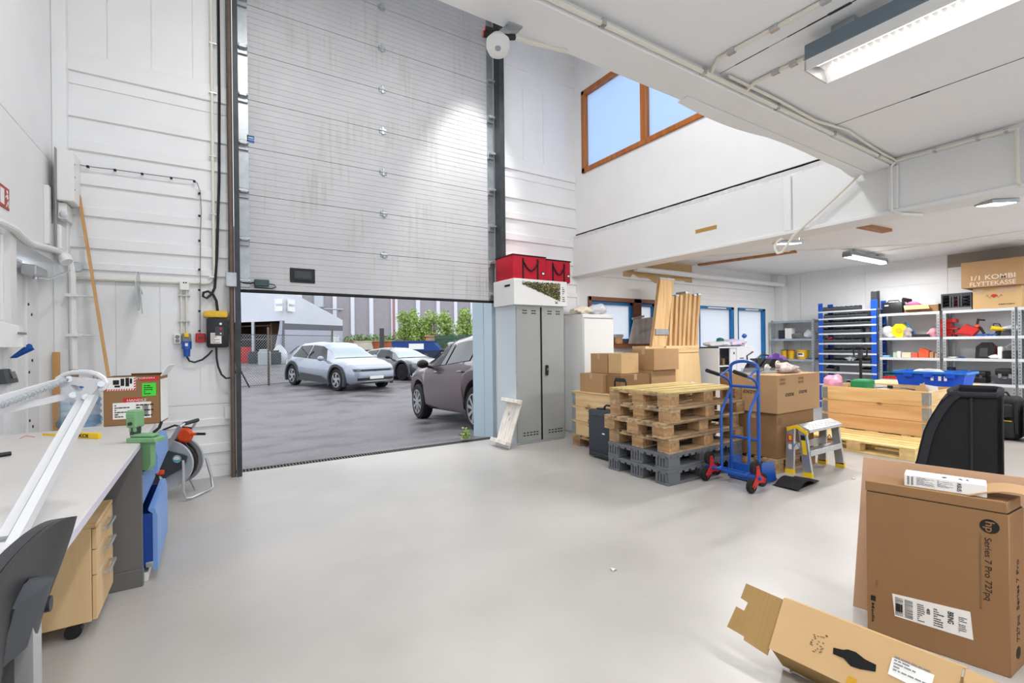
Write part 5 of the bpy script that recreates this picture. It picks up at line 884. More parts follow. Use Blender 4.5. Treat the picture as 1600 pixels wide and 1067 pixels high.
for k, (a, b, y0, nm) in enumerate(((803, 853, 5.33, 'red canvas storage bag on the white carton, nearer the overhead door'), (853, 891.5, 5.36, 'red canvas storage bag on the white carton, next to the fascia beam'))):
    x0 = aY(a, 420, y0).x if not k else bag1+.004; x1 = aY(b, 420, y0).x; bag1 = x1; zt_ = bz1+(.335 if not k else .32)
    if not k: x0 -= .02
    T = thing('storage_bag', nm, 'bag', ((x0+x1)/2, y0+.2, bz1)); r_ = MB().box(x0, x1, y0, 5.78, bz1, zt_, .02, seg=2); r_.build('bag_body', REDCLOTH, T); MB().tube([(x0, y0, zt_-.004), (x1, y0, zt_-.004), (x1, 5.78, zt_-.004), (x0, 5.78, zt_-.004)], .009, 6, closed=True).build('piping', BLACKCLOTH, T)
    for f in (.30, .74): x = x0+(x1-x0)*f; MB().box(x-.012, x+.012, y0-.006, y0+.002, bz1+.0, zt_-.04, .002).build('strap', BLACKCLOTH, T)
    xa, xb = x0+(x1-x0)*.30, x0+(x1-x0)*.74; MB().tube([(xa, y0-.008, zt_-.06)]+[(xa+(xb-xa)*t/10, y0-.014, zt_-.09-.12*math.sin(t/10*PI)) for t in range(11)]+[(xb, y0-.008, zt_-.06)], .01).build('handle', BLACKCLOTH, T)
    x = x0+(x1-x0)*.92; tg = MB().box(x-.035, x+.02, y0-.005, y0+.001, bz1+.08, bz1+.125, .002).build('tag_holder', BLACKP, T); MB().box(x-.025, x+.01, y0-.007, y0-.004, bz1+.09, bz1+.115).build('tag', PAPER, tg)
# whitewashed slatted end panel leaning on the locker
a = aZ(806, 709, 0); ang = math.radians(8); T = thing('slatted_panel', 'small whitewashed slatted board with cross battens leaning against the locker', 'board', (3.2, 5.28, 0))
B = Matrix(((0, math.sin(.33), -math.cos(.33), 3.21), (-1, 0, 0, 5.50), (0, math.cos(.33), math.sin(.33), .012), (0, 0, 0, 1)))   # u along the locker side, v up the slope, w off the face
for k in range(3): MB().box(.02+.115*k, .132+.115*k, 0, .64, 0, .018, .003).build('slat', WWASH, T, M=B)
for v in (.03, .58): MB().box(-.02, .38, v, v+.05, .018, .095, .003).build('cross_batten', WWASH, T, M=B)
# tall white cabinet with cloth on top
T = thing('white_cabinet', 'tall plain white cabinet between the locker and the frosted window', 'cabinet', (4.97, 5.6, 0)); MB().box(4.66, 5.28, 5.37, 5.81, 0, 1.80, .006).build('carcass', WHITEP, T); MB().box(4.67, 5.27, 5.35, 5.37, .02, 1.73, .004).build('door', WHITEP, T); MB().box(4.68, 5.26, 5.352, 5.37, 1.735, 1.745).build('shadow_gap', MGREY, T)
tag(MB().blob((4.80, 5.55, 1.80), (.34, .3, .13), .3, 8, 18).build('folded_cloth', mat('cream_cloth', (232, 222, 204), .9, bump=.3, bs=40)), 'cream folded cloth on top of the tall white cabinet', 'cloth')
tag(MB().blob((5.09, 5.52, 1.80), (.3, .28, .16), .22, 12, 18).build('plastic_bundle', POLY), 'white plastic wrapped bundle on top of the tall white cabinet', 'bundle')
# ================================================================ CRATES, CARTONS, CASE
def collar(T, x0, x1, y0, y1, z, h=.19, m1=PINE, m2=PINEV):
    MB().box(x0, x1, y0, y0+.02, z, z+h-.004, .003).build('long_board', m1, T); MB().box(x0, x1, y1-.02, y1, z, z+h-.004, .003).build('long_board', m1, T)
    MB().box(x0, x0+.02, y0+.02, y1-.02, z, z+h-.004, .003).build('short_board', m2, T); MB().box(x1-.02, x1, y0+.02, y1-.02, z, z+h-.004, .003).build('short_board', m2, T)
    for x, sx_k in ((x0, -1), (x1, 1)):
        for y, sy in ((y0, -1), (y1, 1)):
            MB().box(min(x, x-sx_k*.07)-.002, max(x, x-sx_k*.07)+.002, min(y, y+sy*.003), max(y, y+sy*.003), z+.015, z+h-.02).box(min(x, x+sx_k*.003), max(x, x+sx_k*.003), min(y, y-sy*.07), max(y, y-sy*.07), z+.015, z+h-.02).cyl((x+sx_k*.003, y+sy*.003, z+.01), (x+sx_k*.003, y+sy*.003, z+h-.012), .007, n=8).build('corner_hinge', GALV, T)
def pallet_parts(T, L, W, wm, bm, top=None, x0=0., y0=0., z0=0.):
    """EUR pallet, L along x, W along y, origin at its corner."""
    q = lambda *a: (a[0]+x0, a[1]+x0, a[2]+y0, a[3]+y0, a[4]+z0, a[5]+z0)
    def put(nm, m_, mt): m_.build(nm, mt, T, M=WM(T))
    for y, w_ in ((0, .145), ((W-.145)/2, .145), (W-.145, .145)): put('bottom_board', MB().box(*q(0, L, y, y+w_, 0, .022), .003), wm)
    for x in (0, (L-.145)/2, L-.145):
        for y in (0, (W-.145)/2, W-.145): put('block', MB().box(*q(x, x+.145, y, y+(.145 if .1 < y < W-.2 else .145), .022, .10), .003), bm)
        put('stringer', MB().box(*q(x, x+.145, 0, W, .10, .122), .003), PINEV if wm is PALN else wm)
    for y, w_ in ((0, .145), (.185, .10), ((W-.145)/2, .145), (W-.285, .10), (W-.145, .145)): put('top_board', MB().box(*q(0, L, y, y+w_, .122, .144), .003), top or wm)
T = thing('wooden_crate', 'pine crate of stacked pallet collars on a pallet, behind the black wheeled case', 'crate', (4.08, 4.13, 0)); pallet_parts(T, 1.2, .8, PALW, PALB)
for k in range(3): collar(T, 4.08, 5.28, 4.13, 4.93, .146+.19*k)
MB().box(4.07, 5.29, 4.12, 4.94, .715, .722, .001).build('lid', PLY, T)
for z in (.57, .38): writing('lettering', 'ZH', .05, (4.078, 4.62, z), (0, 0, -1), (0, -1, 0), INKG, T)
def carton(nm, label, x0, x1, y0, y1, z0, z1, mt=CARD, tape='x', cat='box', group=None, rz=0.):
    """Closed carton with flaps meeting in a taped seam."""
    c = Vector(((x0+x1)/2, (y0+y1)/2, z0)); T = thing(nm, label, cat, c, rz, group); B = WM(T); a, b, h = (x1-x0)/2, (y1-y0)/2, z1-z0
    MB().box(-a, a, -b, b, 0, h-.004, .003).build('carton_body', mt, T, M=B); g = .002
    if tape == 'x': MB().box(-a, a, -b, -g, h-.004, h, .001).build('flap', mt, T, M=B); MB().box(-a, a, g, b, h-.004, h, .001).build('flap', mt, T, M=B); MB().box(-a-.0012, a+.0012, -.025, .025, h-.07, h+.001).build('tape', TAPE, T, M=B)
    else: MB().box(-a, -g, -b, b, h-.004, h, .001).build('flap', mt, T, M=B); MB().box(g, a, -b, b, h-.004, h, .001).build('flap', mt, T, M=B); MB().box(-.025, .025, -b-.0012, b+.0012, h-.07, h+.001).build('tape', TAPE, T, M=B)
    return T, B, a, b, h
GC = 'brown cartons stacked on the pine crate'; zc0 = .7225
carton('cardboard_box', 'lower brown carton at the locker end, above the crate corner hinge', 4.14, 4.68, 4.40, 4.84, zc0, .962, CARD, 'x', group=GC)
carton('cardboard_box', 'lower brown carton with clear tape, beside the black case pull handle', 4.19, 4.70, 4.14, 4.385, zc0, .965, CARDD, 'y', group=GC)
carton('cardboard_box', 'plain brown carton of the upper row, against the tall white cabinet', 4.28, 4.66, 4.47, 4.78, .967, 1.222, CARD, 'x', group=GC)
carton('cardboard_box', 'upper brown carton wrapped in clear tape, beside the largest carton', 4.29, 4.60, 4.23, 4.455, .970, 1.225, CARDL, 'y', group=GC)
carton('cardboard_box', 'flat brown carton directly beneath the largest taped carton', 4.73, 5.20, 4.135, 4.52, zc0, 1.0, CARD, 'x', group=GC)
carton('cardboard_box', 'largest taped brown carton on top of the stack, in front of the plywood sheet', 4.74, 5.22, 4.10, 4.46, 1.002, 1.275, CARD, 'x', group=GC)
T = thing('wheeled_case', 'black hard case standing upright with its pull handle out, in front of the pine crate', 'case', (3.91, 4.05, 0)); HC = mat('case_black', (46, 52, 60), .5, bump=.1, bs=150)
MB().box(3.80, 3.90, 3.80, 4.30, .015, .57, .018, seg=2).build('case_shell', HC, T); MB().box(3.905, 4.02, 3.80, 4.30, .015, .57, .018, seg=2).build('case_lid', HC, T); m_ = MB()
MB().box(3.789, 3.80, 3.84, 4.26, .06, .075, .003).box(3.789, 3.80, 3.84, 4.26, .50, .515, .003).build('rib', HC, T); MB().box(3.798, 3.8, 4.02, 4.06, .30, .315).build('label', PAPER, T)
for y in (3.9, 4.2): MB().box(3.87, 3.94, y-.03, y+.03, .555, .585, .004).build('latch', BLACKP, T)
MB().tube([(3.90, 3.95, .57), (3.90, 3.95, .605), (3.90, 3.98, .625), (3.90, 4.09, .625), (3.90, 4.12, .605), (3.90, 4.12, .57)], .012).build('carry_handle', BLACKP, T)
MB().tube([(4.03, 3.90, .5), (4.03, 3.90, .90), (4.03, 3.92, .93), (4.03, 4.06, .93), (4.03, 4.08, .90), (4.03, 4.08, .5)], .010).build('pull_handle', BLACKP, T); MB().box(4.015, 4.045, 3.905, 4.075, .90, .945, .01).build('grip', BLACKP, T)
for y in (3.86, 4.24): MB().cyl((3.99, y-.02, .03), (3.99, y+.02, .03), .03).build('wheel', RUBBER, T)
# plywood, standing collars, printed board, low white cabinet
x0 = aY(1040, 560, 5.12).x; x1 = aY(1093, 560, 5.12).x
T = thing('plywood_sheet', 'sheet of light plywood standing upright behind the largest carton', 'plywood', ((x0+x1)/2, 5.15, 0)); MB().prism([(x0, 0), (x1+.12, 0), (x1-.03, 1.30), (x0, 1.30)], 'y', 5.12, 5.14).build('sheet', PLY, T); MB().box(x0, x1-.04, 5.10, 5.12, 1.19, 1.30, .002).build('top_batten', PINE, T)
def board(label, px0, pxt, pyt, Y, wdt=.2, th=.035, lean=.0, cap=True, face=False, zb_=1.305):
    """Folded collar standing on end on the plywood batten's shelf, leaning slightly."""
    top = aY(pxt, pyt, Y); bot = aY(px0, 538, Y); x = bot.x; dx = (top.x-bot.x); h = top.z-zb_; T = thing('pallet_collar', label, 'pallet collar', (x, Y, zb_), 0, 'folded pallet collars standing on end'); d1 = Y+wdt
    n_ = 2
    for k in range(n_):
        o = k*(th+.004)
        if face: MB().prism([(x-wdt, zb_), (x, zb_), (x+dx, top.z), (x+dx-wdt, top.z)], 'y', Y+o, Y+o+th*.8).build('board', PINEY, T)
        else: MB().prism([(x+o-.02, zb_), (x+o+th-.02, zb_), (x+o+th+dx-.02, top.z), (x+o+dx-.02, top.z)], 'y', Y, d1).build('board', PINEY, T)
    if cap: w0 = (x+dx-wdt-.02, x+dx+.01) if face else (x+dx-.03, x+dx+2*th-.005); MB().box(w0[0], w0[1], Y-.006, Y+(2*th if face else wdt), top.z-.0, top.z+.03, .003).build('end_hinge', GALV, T)
    return T
T = board('tallest pallet collar, broad side showing, with galvanised hinge at mid height', 1041, 1053, 438, 5.15, .33, .03, face=True, zb_=1.305); a = aY(1024, 523, 5.14); b = aY(1044, 514, 5.14); MB().box(a.x, b.x, 5.125, 5.15, a.z, b.z, .004).box(a.x, b.x, 5.118, 5.128, (a.z+b.z)/2-.006, (a.z+b.z)/2+.006, .002).build('middle_hinge', GALV, T)
names = ['just beside the broad tall one', 'second from the broad tall one', 'third from the broad tall one', 'tallest of the narrow row, in the middle', 'fifth from the broad tall one', 'sixth from the broad tall one', 'at the window end of the row']
for k, (p0_, p1_, pt_, cp) in enumerate(((1047, 1051, 462, 0), (1055, 1058, 463, 1), (1062, 1065, 461, 0), (1068, 1073, 458, 1), (1075, 1079, 459, 0), (1082, 1086, 462, 1), (1087.5, 1093, 461, 1))):
    board('narrow edge-on pallet collar, '+names[k], p0_, p1_, pt_, 5.16+.012*(k % 2), .2, .026, cap=cp, zb_=1.305)
T = thing('collar_bench', 'plain timber bench under the standing pallet collars', 'bench', (6.3, 5.3, 0)); MB().box(5.75, 7.1, 5.145, 5.42, 1.262, 1.303, .003).build('bench_top', PINE, T)
for x in (5.85, 6.95):
    for y in (5.17, 5.38): MB().box(x-.03, x+.03, y-.02, y+.02, 0, 1.262).build('leg', PINEY, T)
T = thing('printed_board', 'weathered grey board with faded blue printing in front of the frosted window', 'board', (5.95, 5.75, 1.345)); y = 5.76
P4 = [aY(u, v, y) for u, v in ((982.5, 537), (1017, 537.5), (1028, 494), (991, 499))]; GB = wood('grey_board', (166, 166, 170), (198, 198, 202), 2, 10, .8, dirt=.25); MB().prism([(p.x, p.z) for p in P4], 'y', y, y+.015).build('board', GB, T); pa, pb = aY(988, 498, y), aY(1006, 494, y); MB().tube([pa, pb], .02, flat=(.02, .035)).build('top_hinge', GALV, T)
w_, q_ = aY(999, 521.5, y), aY(1022, 514, y); writing('lettering', 'LINJEGODS', .05, w_, q_-w_, (0, 0, 1), mat('faded_blue', (96, 136, 176), .8), T, w=(q_-w_).length)
T = thing('collar_stub', 'short brown folded collar with grey hinge on the window sill', 'pallet collar', (5.9, 5.76, 1.345)); a = aY(961, 540, 5.74); b = aY(972, 527, 5.74); MB().box(a.x, b.x, 5.73, 5.80, 1.345, b.z, .004).build('board', PALB, T); MB().box(a.x-.01, b.x+.02, 5.725, 5.805, b.z, b.z+.05, .004).build('hinge', GALV, T)
CABW = mat('cabinet_white', (216, 220, 226), .45); x0, x1, y0, y1, zt = 7.25, 8.34, 4.88, 5.32, 1.275
T = thing('office_cabinet', 'white office cabinet with a half open sliding door near the blue framed window', 'cabinet', (7.8, 5.1, 0)); MB().box(x0, x0+.02, y0, y1, 0, zt).box(x1-.02, x1, y0, y1, 0, zt).box(x0, x1, y1-.02, y1, 0, zt).box(x0, x1, y0, y1, 0, .06).box(x0, x1, y0-.004, y1, zt-.025, zt, .002).box(x0+.02, x1-.02, y0+.03, y1, .60, .62).box(x0+.02, x1-.02, y0+.03, y1, .93, .95).build('carcass', CABW, T)
MB().box(x0+.34, x1-.02, y0+.012, y0+.03, .06, zt-.025).build('sliding_door', CABW, T); d_ = MB().box(x0+.52, x1-.015, y0-.004, y0+.012, .06, zt-.025).build('sliding_door', CABW, T); MB().box(x0+.60, x0+.72, y0-.007, y0-.003, 1.06, 1.075).box(x1-.14, x1-.11, y0-.007, y0-.003, 1.15, 1.18).build('finger_pull', INK, d_); MB().box(x0+.44, x0+.47, y0+.008, y0+.013, 1.14, 1.18).build('finger_pull', INK, T)
for k, (u, mt) in enumerate(((.1, RED), (.18, BLACKP), (.27, INKG))): tag(MB().box(x0+u-.03, x0+u+.03, y0+.08, y0+.2, .951, 1.03+.02*k, .008).build('small_carton', mt), 'small %s item inside the half open office cabinet' % ('red', 'black', 'brownish')[k], 'item')
tag(MB().blob((7.5, 5.08, zt), (.5, .4, .10), .2, 21, 18).build('plastic_sheeting', POLY), 'white plastic sheeting heaped on the office cabinet', 'plastic'); tag(MB().blob((7.95, 5.1, zt), (.62, .4, .13), .25, 22, 18).build('lilac_wrap', mat('pale_lilac_film', (206, 194, 216), .4, bump=.5, bs=14)), 'pale lilac plastic wrap on the office cabinet', 'plastic')
tag(MB().blob((7.55, 5.05, zt+.085), (.16, .14, .07), .3, 25, 10).build('teal_cloth', mat('teal', (30, 110, 104), .8)), 'small teal rag on the white plastic sheeting', 'rag'); T = thing('spray_bottle', 'blue topped bottle standing at the end of the office cabinet', 'bottle', (8.2, 5.0, zt)); MB().lathe([(.035, 0), (.037, .1), (.015, .13), (.015, .16)], (8.2, 5.0, zt), n=14).build('bottle', WHITEP, T); MB().blob((8.2, 5.0, zt+.15), (.12, .07, .08), .15, 3, 10).build('spray_head', BLUE, T)
# ================================================================ PALLET STACK
PX, PY = 3.60, 2.96
PG = mat('grey_pallet_plastic', (104, 107, 112), .55, bump=.08, bs=80)
def plastic_pallet(label, loc):
    T = thing('plastic_pallet', label, 'pallet', loc, 0, 'grey plastic pallets under the wooden ones'); B = WM(T); L, W = 1.2, .8
    q = lambda m_, nm: m_.build(nm, PG, T, M=B)
    for y in (0, .32, .64): q(MB().box(0, L, y, y+.16, 0, .025, .004), 'runner')
    for x in (0, .5, 1.02):
        for y in (0, .32, .64):
            m_ = MB().prism([(y, .025), (y+.16, .025), (y+.16, .12), (y, .12)], 'x', x+.01, x+.17); 
            for k in range(4): m_.box(x-.004+.0, x+.012, y+.02+k*.035, y+.035+k*.035, .03, .11)
            q(m_, 'foot')
    d_ = MB().box(0, L, 0, W, .118, .148, .005)
    for k in range(9): d_.box(-.006, .004, .03+k*.087, .09+k*.087, .105, .13, .002)
    for k in range(12): d_.box(.04+k*.097, .10+k*.097, -.006, .004, .105, .13, .002)
    return q(d_, 'deck') and T
plastic_pallet('grey plastic pallet on the floor at the very bottom of the pallet stack', (PX, PY, 0)); plastic_pallet('upper of the two grey plastic pallets, carrying the wooden ones', (PX, PY, .149))
lv = [('lowest wooden pallet, resting on the grey plastic ones', .02, .0), ('second wooden pallet up from the plastic ones', -.03, .02), ('third wooden pallet up, under the pale topmost pallet', .03, -.01), ('topmost wooden pallet of the stack with a yellowish weathered top', .05, .02)]
YTOP = wood('yellowed_deck', (176, 150, 90), (214, 190, 126), 0, 20, .8, dirt=.35)
for k, (lb, dx, dy) in enumerate(lv):
    T = thing('wooden_pallet', lb, 'pallet', (PX+dx, PY+dy, .298+.1445*k), 0, 'wooden pallets stacked by the hand truck'); pallet_parts(T, 1.2, .8, PALW, PALB, YTOP if k == 3 else None)
# ================================================================ CARTONS WITH BLACK LETTERING, THEIR PALLET
ex0, ey0 = 4.86, 2.63
T = thing('wooden_pallet', 'wooden pallet under the lower brown carton beside the hand truck', 'pallet', (4.84, 2.625, 0)); pallet_parts(T, .8, .6, PALW, PALB); T['group'] = 'pallets on the floor'
writing('lettering', 'IPPC', .035, (5.205, 2.625, .043), (1, 0, 0), (0, 0, 1), INKG, T); MB().tube([(5.26+.06*math.cos(t*PI/12), 2.624, .061+.034*math.sin(t*PI/12)) for t in range(24)], .0015, 4, closed=True).build('stamp_ring', INKG, T)
T, B, a, b, h = carton('cardboard_box', 'lower brown carton on the pallet, behind the step ladder', 4.87, 5.62, 2.63, 3.12, .146, .612, CARDD, 'x'); MB().box(-a+.22, -a+.33, -b-.0015, -b, .02, .13).build('white_label', PAPER, T, M=B); MB().box(-a+.02, -a+.09, -b-.0012, -b, h-.12, h-.05).build('symbols', INKG, T, M=B)
T, B, a, b, h = carton('lettered_carton', 'upper brown carton with black ECHODYNE lettering on its sides', 4.83, 5.70, 2.60, 3.14, .614, 1.005, CARD, 'x')
for u, v in ((.30, .20), (.60, .215)): writing('lettering', 'ECHODYNE', .032, B @ Vector((-a+u*.87*1.03-.12, -b, v-.03)), (1, 0, 0), (.25, 0, 1), INK, T, w=.165, bold=.03, slant=.28)
writing('lettering', 'ECHODYNE', .035, B @ Vector((-a, .10, .19)), (0, -1, 0), (0, 0, 1), INK, T, w=.165, bold=.03, slant=.28)
for u in (.05, .47):
    m_ = MB()
    for i in range(4):
        for j in range(2): x = -a+u*.87*1.0+i*.028; z = h-.10+j*.04; m_.tube([(x, -b-.0008, z), (x+.024, -b-.0008, z), (x+.024, -b-.0008, z+.034), (x, -b-.0008, z+.034)], .0008, 3, closed=True).box(x+.006, x+.018, -b-.0012, -b, z+.008, z+.022)
    m_.build('handling_symbols', INKG, T, M=B)
# things lying on that carton, and behind it
tag(MB().blob((5.36, 2.78, 1.006), (.26, .2, .10), .35, 31, 18).build('rag', mat('stained_rag', (214, 200, 196), .9, var=.25, vs=20, bump=.4, bs=40)), 'stained whitish rag bundle on the lettered carton', 'rag'); T = thing('clear_tub', 'shallow clear plastic tub with tools on the lettered carton', 'tub', (5.15, 2.95, 1.006)); MB().box(4.98, 5.32, 2.85, 3.08, 1.006, 1.012).box(4.98, 4.986, 2.85, 3.08, 1.006, 1.06).box(5.314, 5.32, 2.85, 3.08, 1.006, 1.06).box(4.98, 5.32, 2.85, 2.856, 1.006, 1.06).box(4.98, 5.32, 3.074, 3.08, 1.006, 1.06).build('tub', JUG, T)
tag(MB().tube([(5.02, 2.9, 1.025), (5.12, 2.92, 1.045), (5.28, 3.0, 1.03)], .012).build('hand_tool', mat('tool_brown', (90, 66, 54), .6)), 'brown handled tool lying in the clear tub', 'tool')
carton('cardboard_box', 'open topped carton behind the lettered one, holding black gear', 5.75, 6.75, 3.25, 3.85, 0, .95, CARDD, 'x')
T = thing('trolley_bag', 'black gear bag with white spoked wheels behind the lettered carton', 'bag', (6.2, 3.5, .95)); MB().prism([(5.95, .951), (6.40, .951), (6.36, 1.02), (6.26, 1.12), (6.14, 1.13), (6.02, 1.04)], 'y', 3.36, 3.66).build('bag_body', BLACKCLOTH, T)
for x, z in ((6.0, 1.01), (6.25, 1.05)):
    m_ = MB().lathe([(.02, -.01), (.055, -.012), (.055, .0), (.02, .0)], (x, 3.35, z), (0, -1, 0), 20)
    for k in range(5): m_.box(-.006, .006, -.003, .003, .01, .05, M=Matrix.Translation((x, 3.336, z)) @ Matrix.Rotation(k*2*PI/5, 4, 'Y'))
    m_.build('wheel', CREAMP, T)
MB().tube([(5.95, 3.45, 1.0), (5.93, 3.45, 1.13), (6.05, 3.45, 1.19), (6.2, 3.45, 1.17)], .012).tube([(5.98, 3.6, 1.0), (5.96, 3.6, 1.17), (6.1, 3.6, 1.22)], .01).build('bag_frame', BLACKP, T)
tag(MB().prism([(6.36, .951), (6.74, .951), (6.60, 1.10), (6.32, 1.11)], 'y', 3.40, 3.42, Matrix()).build('dark_board', mat('slate_board', (66, 68, 74), .6)), 'dark grey board leaning beside the wheeled gear bag', 'board')
tag(MB().blob((6.68, 3.6, .951), (.26, .26, .22), .35, 41, 16).build('purple_cloth', mat('purple_cloth', (104, 70, 150), .9, bump=.4, bs=30)), 'purple cloth bundle near the blue rack', 'cloth'); tag(MB().blob((5.15, 3.88, .0), (.5, .36, .86), .12, 44, 16).build('lilac_sack', PURPLE), 'lilac plastic sack behind the wooden pallet stack', 'sack')
# ================================================================ HAND TRUCK
T = thing('hand_truck', 'blue stair-climbing hand truck with red three-wheel stars', 'hand truck', (4.25, 2.65, 0)); RL = (2.52, 2.80); XM, XF = 4.35, 4.19
MB().tube([(XM, RL[0], .03), (XM, RL[0], 1.09)]+[(XM, (RL[0]+RL[1])/2-.14*math.cos(t*PI/12), 1.09+.075*math.sin(t*PI/12)**.7) for t in range(1, 12)]+[(XM, RL[1], 1.09), (XM, RL[1], .03)], .0155, 10).build('main_frame', BLUE, T)
for y in RL: MB().tube([(XM, y, .90), (XM-.03, y, .86), (XF+.02, y, .70), (XF, y, .66), (XF, y, .14)], .0135, 10).build('rear_strut', BLUE, T)
for y in RL:
    h_ = MB().tube([(XM-.005, y, .92), (XM-.035, y, .975), (XM-.10, y, 1.01), (4.13, y, 1.045)], .0135, 10).build('handle_tube', BLUE, T); MB().tube([(4.15, y, 1.04), (3.97, y, 1.085)], .018, 10).build('grip', RUBBER, h_); MB().tube([(XM, y, 1.1), (4.2, y, 1.03)], .009, 8).build('handle_stay', BLUE, h_)
for z in (.92, .42): MB().tube([(XM, RL[0], z), (XM, RL[1], z)], .014, 10).build('cross_bar', BLUE, T)
MB().box(XM-.005, XM+.01, RL[0]-.02, RL[1]+.02, .03, .17, .003).box(XM-.01, XM+.27, RL[0]-.03, RL[1]+.03, .012, .022, .002).build('toe_plate', BLUE, T)
for y in (RL[0]-.03, RL[1]+.03): MB().prism([(XM-.01, .02), (XM+.24, .02), (XM+.20, .19), (XM+.14, .21), (XM-.01, .21)], 'y', y-.003, y+.003).build('side_gusset', BLUE, T)
MB().prism([(RL[0]-.02, .135), (RL[1]+.02, .135), (RL[1]-.04, .085), (RL[0]+.04, .085)], 'x', XF-.012, XF+.012).build('axle_plate', BLUE, T); XA = 4.13; MB().cyl((XA, 2.37, .125), (XA, 2.94, .125), .011).tube([(XF, RL[0], .14), (XA, RL[0], .125)], .012).tube([(XF, RL[1], .14), (XA, RL[1], .125)], .012).build('axle', BLUE, T)
for y, s in ((2.42, -1), (2.885, 1)):
    cs = [(XA+.098*math.cos(a), .125+.098*math.sin(a)*.98) for a in (math.radians(100), math.radians(220), math.radians(340))]; star = []
    for k in range(3):
        a = math.radians((100, 220, 340)[k]); star += [(XA+.115*math.cos(a-.16), .125+.115*math.sin(a-.16)), (XA+.115*math.cos(a+.16), .125+.115*math.sin(a+.16)), (XA+.04*math.cos(a+PI/3), .125+.04*math.sin(a+PI/3))]
    st = MB().prism(star, 'y', y-.028-.0, y-.02).build('wheel_star', RED, T); MB().cyl((XA, y-.034, .125), (XA, y-.024, .125), .02, n=12).build('hub_cap', BLUE, st)
    for cxx, cz in cs:
        wv = MB().lathe([(.038, -.017), (.058, -.018), (.0625, -.012), (.0625, .012), (.058, .018), (.038, .017)], (cxx, y, max(.0625, cz)), (0, 1, 0), 24).build('wheel', RUBBER, T); m_ = MB().cyl((cxx, y-.032, cz), (cxx, y+.02, max(.0625, cz)), .008, n=8)
        for k in range(5): a = k*2*PI/5; m_.box(-.004, .004, -.006, .006, .008, .04, M=Matrix.Translation((cxx, y, max(.0625, cz))) @ Matrix.Rotation(a, 4, 'Y'))
        m_.build('wheel_spokes', DGREY, wv)
# black rubber flaps on the floor
for k, (nm, lz_) in enumerate((('black rubber flap curling up beside the hand truck toe plate', .07), ('black rubber flap lying flat under the curled one', .0))):
    y0 = 2.20+.03*k; tag(MB().sheet(lambda u, v: Vector((4.42+.44*u+.02*k, y0+.22*v-.10*u*(1-k)*0+.03*u, .004+.010*(1-k)+lz_*(math.sin(min(1, u*1.25)*PI)*.75+.15*u)*(1 if not k else .25)+.004*math.sin(v*5))), 14, 6, .006).build('rubber_flap', RUBBER), nm, 'mat')
# ================================================================ STEP LADDER
T = thing('step_ladder', 'two-step aluminium step ladder with yellow ends', 'ladder', (5.34, 2.48, 0)); xs_ = (4.985, 5.69); YF_, YR = 2.395, 2.57; ZT = .475
for i, x in enumerate(xs_):
    o = .03 if i == 0 else -.03
    def leg(yt, yb, nm, yl):
        l_ = MB().prism([(yt-.036, ZT), (yt+.036, ZT), (yb+.04, .035), (yb-.04, .035)], 'x', min(x, x+o), max(x, x+o)).build(nm, ALU, T); MB().prism([(yb-.043, 0), (yb+.043, 0), (yb+.042, .04), (yb-.042, .05)], 'x', min(x-.003, x+o), max(x+.003, x+o)).build('yellow_foot', YEL, l_); return l_
    lf = leg(2.445, YF_, 'front_leg', 0); lr = leg(2.555, YR, 'rear_leg', 0)
    MB().prism([(2.395, ZT-.02), (2.50, ZT+.03), (2.59, ZT-.005), (2.59, ZT-.045), (2.50, ZT-.0), (2.395, ZT-.06)], 'x', min(x-.005, x+o), max(x+.005, x+o)).build('yellow_end_cap', YEL, T); MB().tube([(x+o*.3, 2.425, .2), (x+o*.3, 2.50, .33), (x+o*.3, 2.575, .2)], .006, flat=(.006, .016)).build('spreader', GALV, T)
    if i == 0:
        def onleg(v, yt, yb): return yt+(yb-yt)*(ZT-v)/(ZT-.035)
        lb_ = MB().prism([(onleg(.40, 2.555, YR)-.024, .40), (onleg(.40, 2.555, YR)+.024, .40), (onleg(.33, 2.555, YR)+.024, .33), (onleg(.33, 2.555, YR)-.024, .33)], 'x', x-.002, x).build('red_label', RED, lr); MB().box(x-.003, x-.002, onleg(.36, 2.555, YR)-.015, onleg(.36, 2.555, YR)+.012, .345, .39).build('white_label', YEL, lr); MB().box(x-.002, x, onleg(.29, 2.555, YR)-.018, onleg(.29, 2.555, YR)+.014, .25, .30).build('white_label', PAPER, lr)
        MB().prism([(onleg(.40, 2.445, YF_)-.02, .41), (onleg(.40, 2.445, YF_)+.02, .41), (onleg(.36, 2.445, YF_)+.02, .36), (onleg(.36, 2.445, YF_)-.02, .36)], 'x', x-.002, x).build('black_label', INK, lf); MB().prism([(onleg(.36, 2.445, YF_)-.02, .36), (onleg(.36, 2.445, YF_)+.02, .36), (onleg(.22, 2.445, YF_)+.02, .22), (onleg(.22, 2.445, YF_)-.02, .22)], 'x', x-.002, x).build('yellow_label', YEL, lf)
st = MB().prism([(2.375, ZT-.035), (2.375, ZT-.005), (2.49, ZT+.035), (2.50, ZT+.03), (2.50, ZT+.0)], 'x', xs_[0]+.01, xs_[1]-.01)
for k in range(5): st.box(xs_[0]+.015, xs_[1]-.015, 2.39+k*.02, 2.394+k*.02, ZT+.002+k*.0068, ZT+.006+k*.0068)
st.build('top_step', ALU, T); MB().prism([(2.51, ZT+.0), (2.51, ZT+.03), (2.605, ZT-.005), (2.605, ZT-.03)], 'x', xs_[0]+.01, xs_[1]-.01).build('rear_step', ALU, T)
MB().box(xs_[0]+.02, xs_[1]-.02, 2.375, 2.46, .235, .26, .003).box(xs_[0]+.02, xs_[1]-.02, 2.372, 2.378, .205, .26, .002).build('lower_step', ALU, T); MB().box(xs_[0]+.02, xs_[1]-.02, 2.575, 2.59, .22, .29, .003).build('rear_brace', ALU, T)
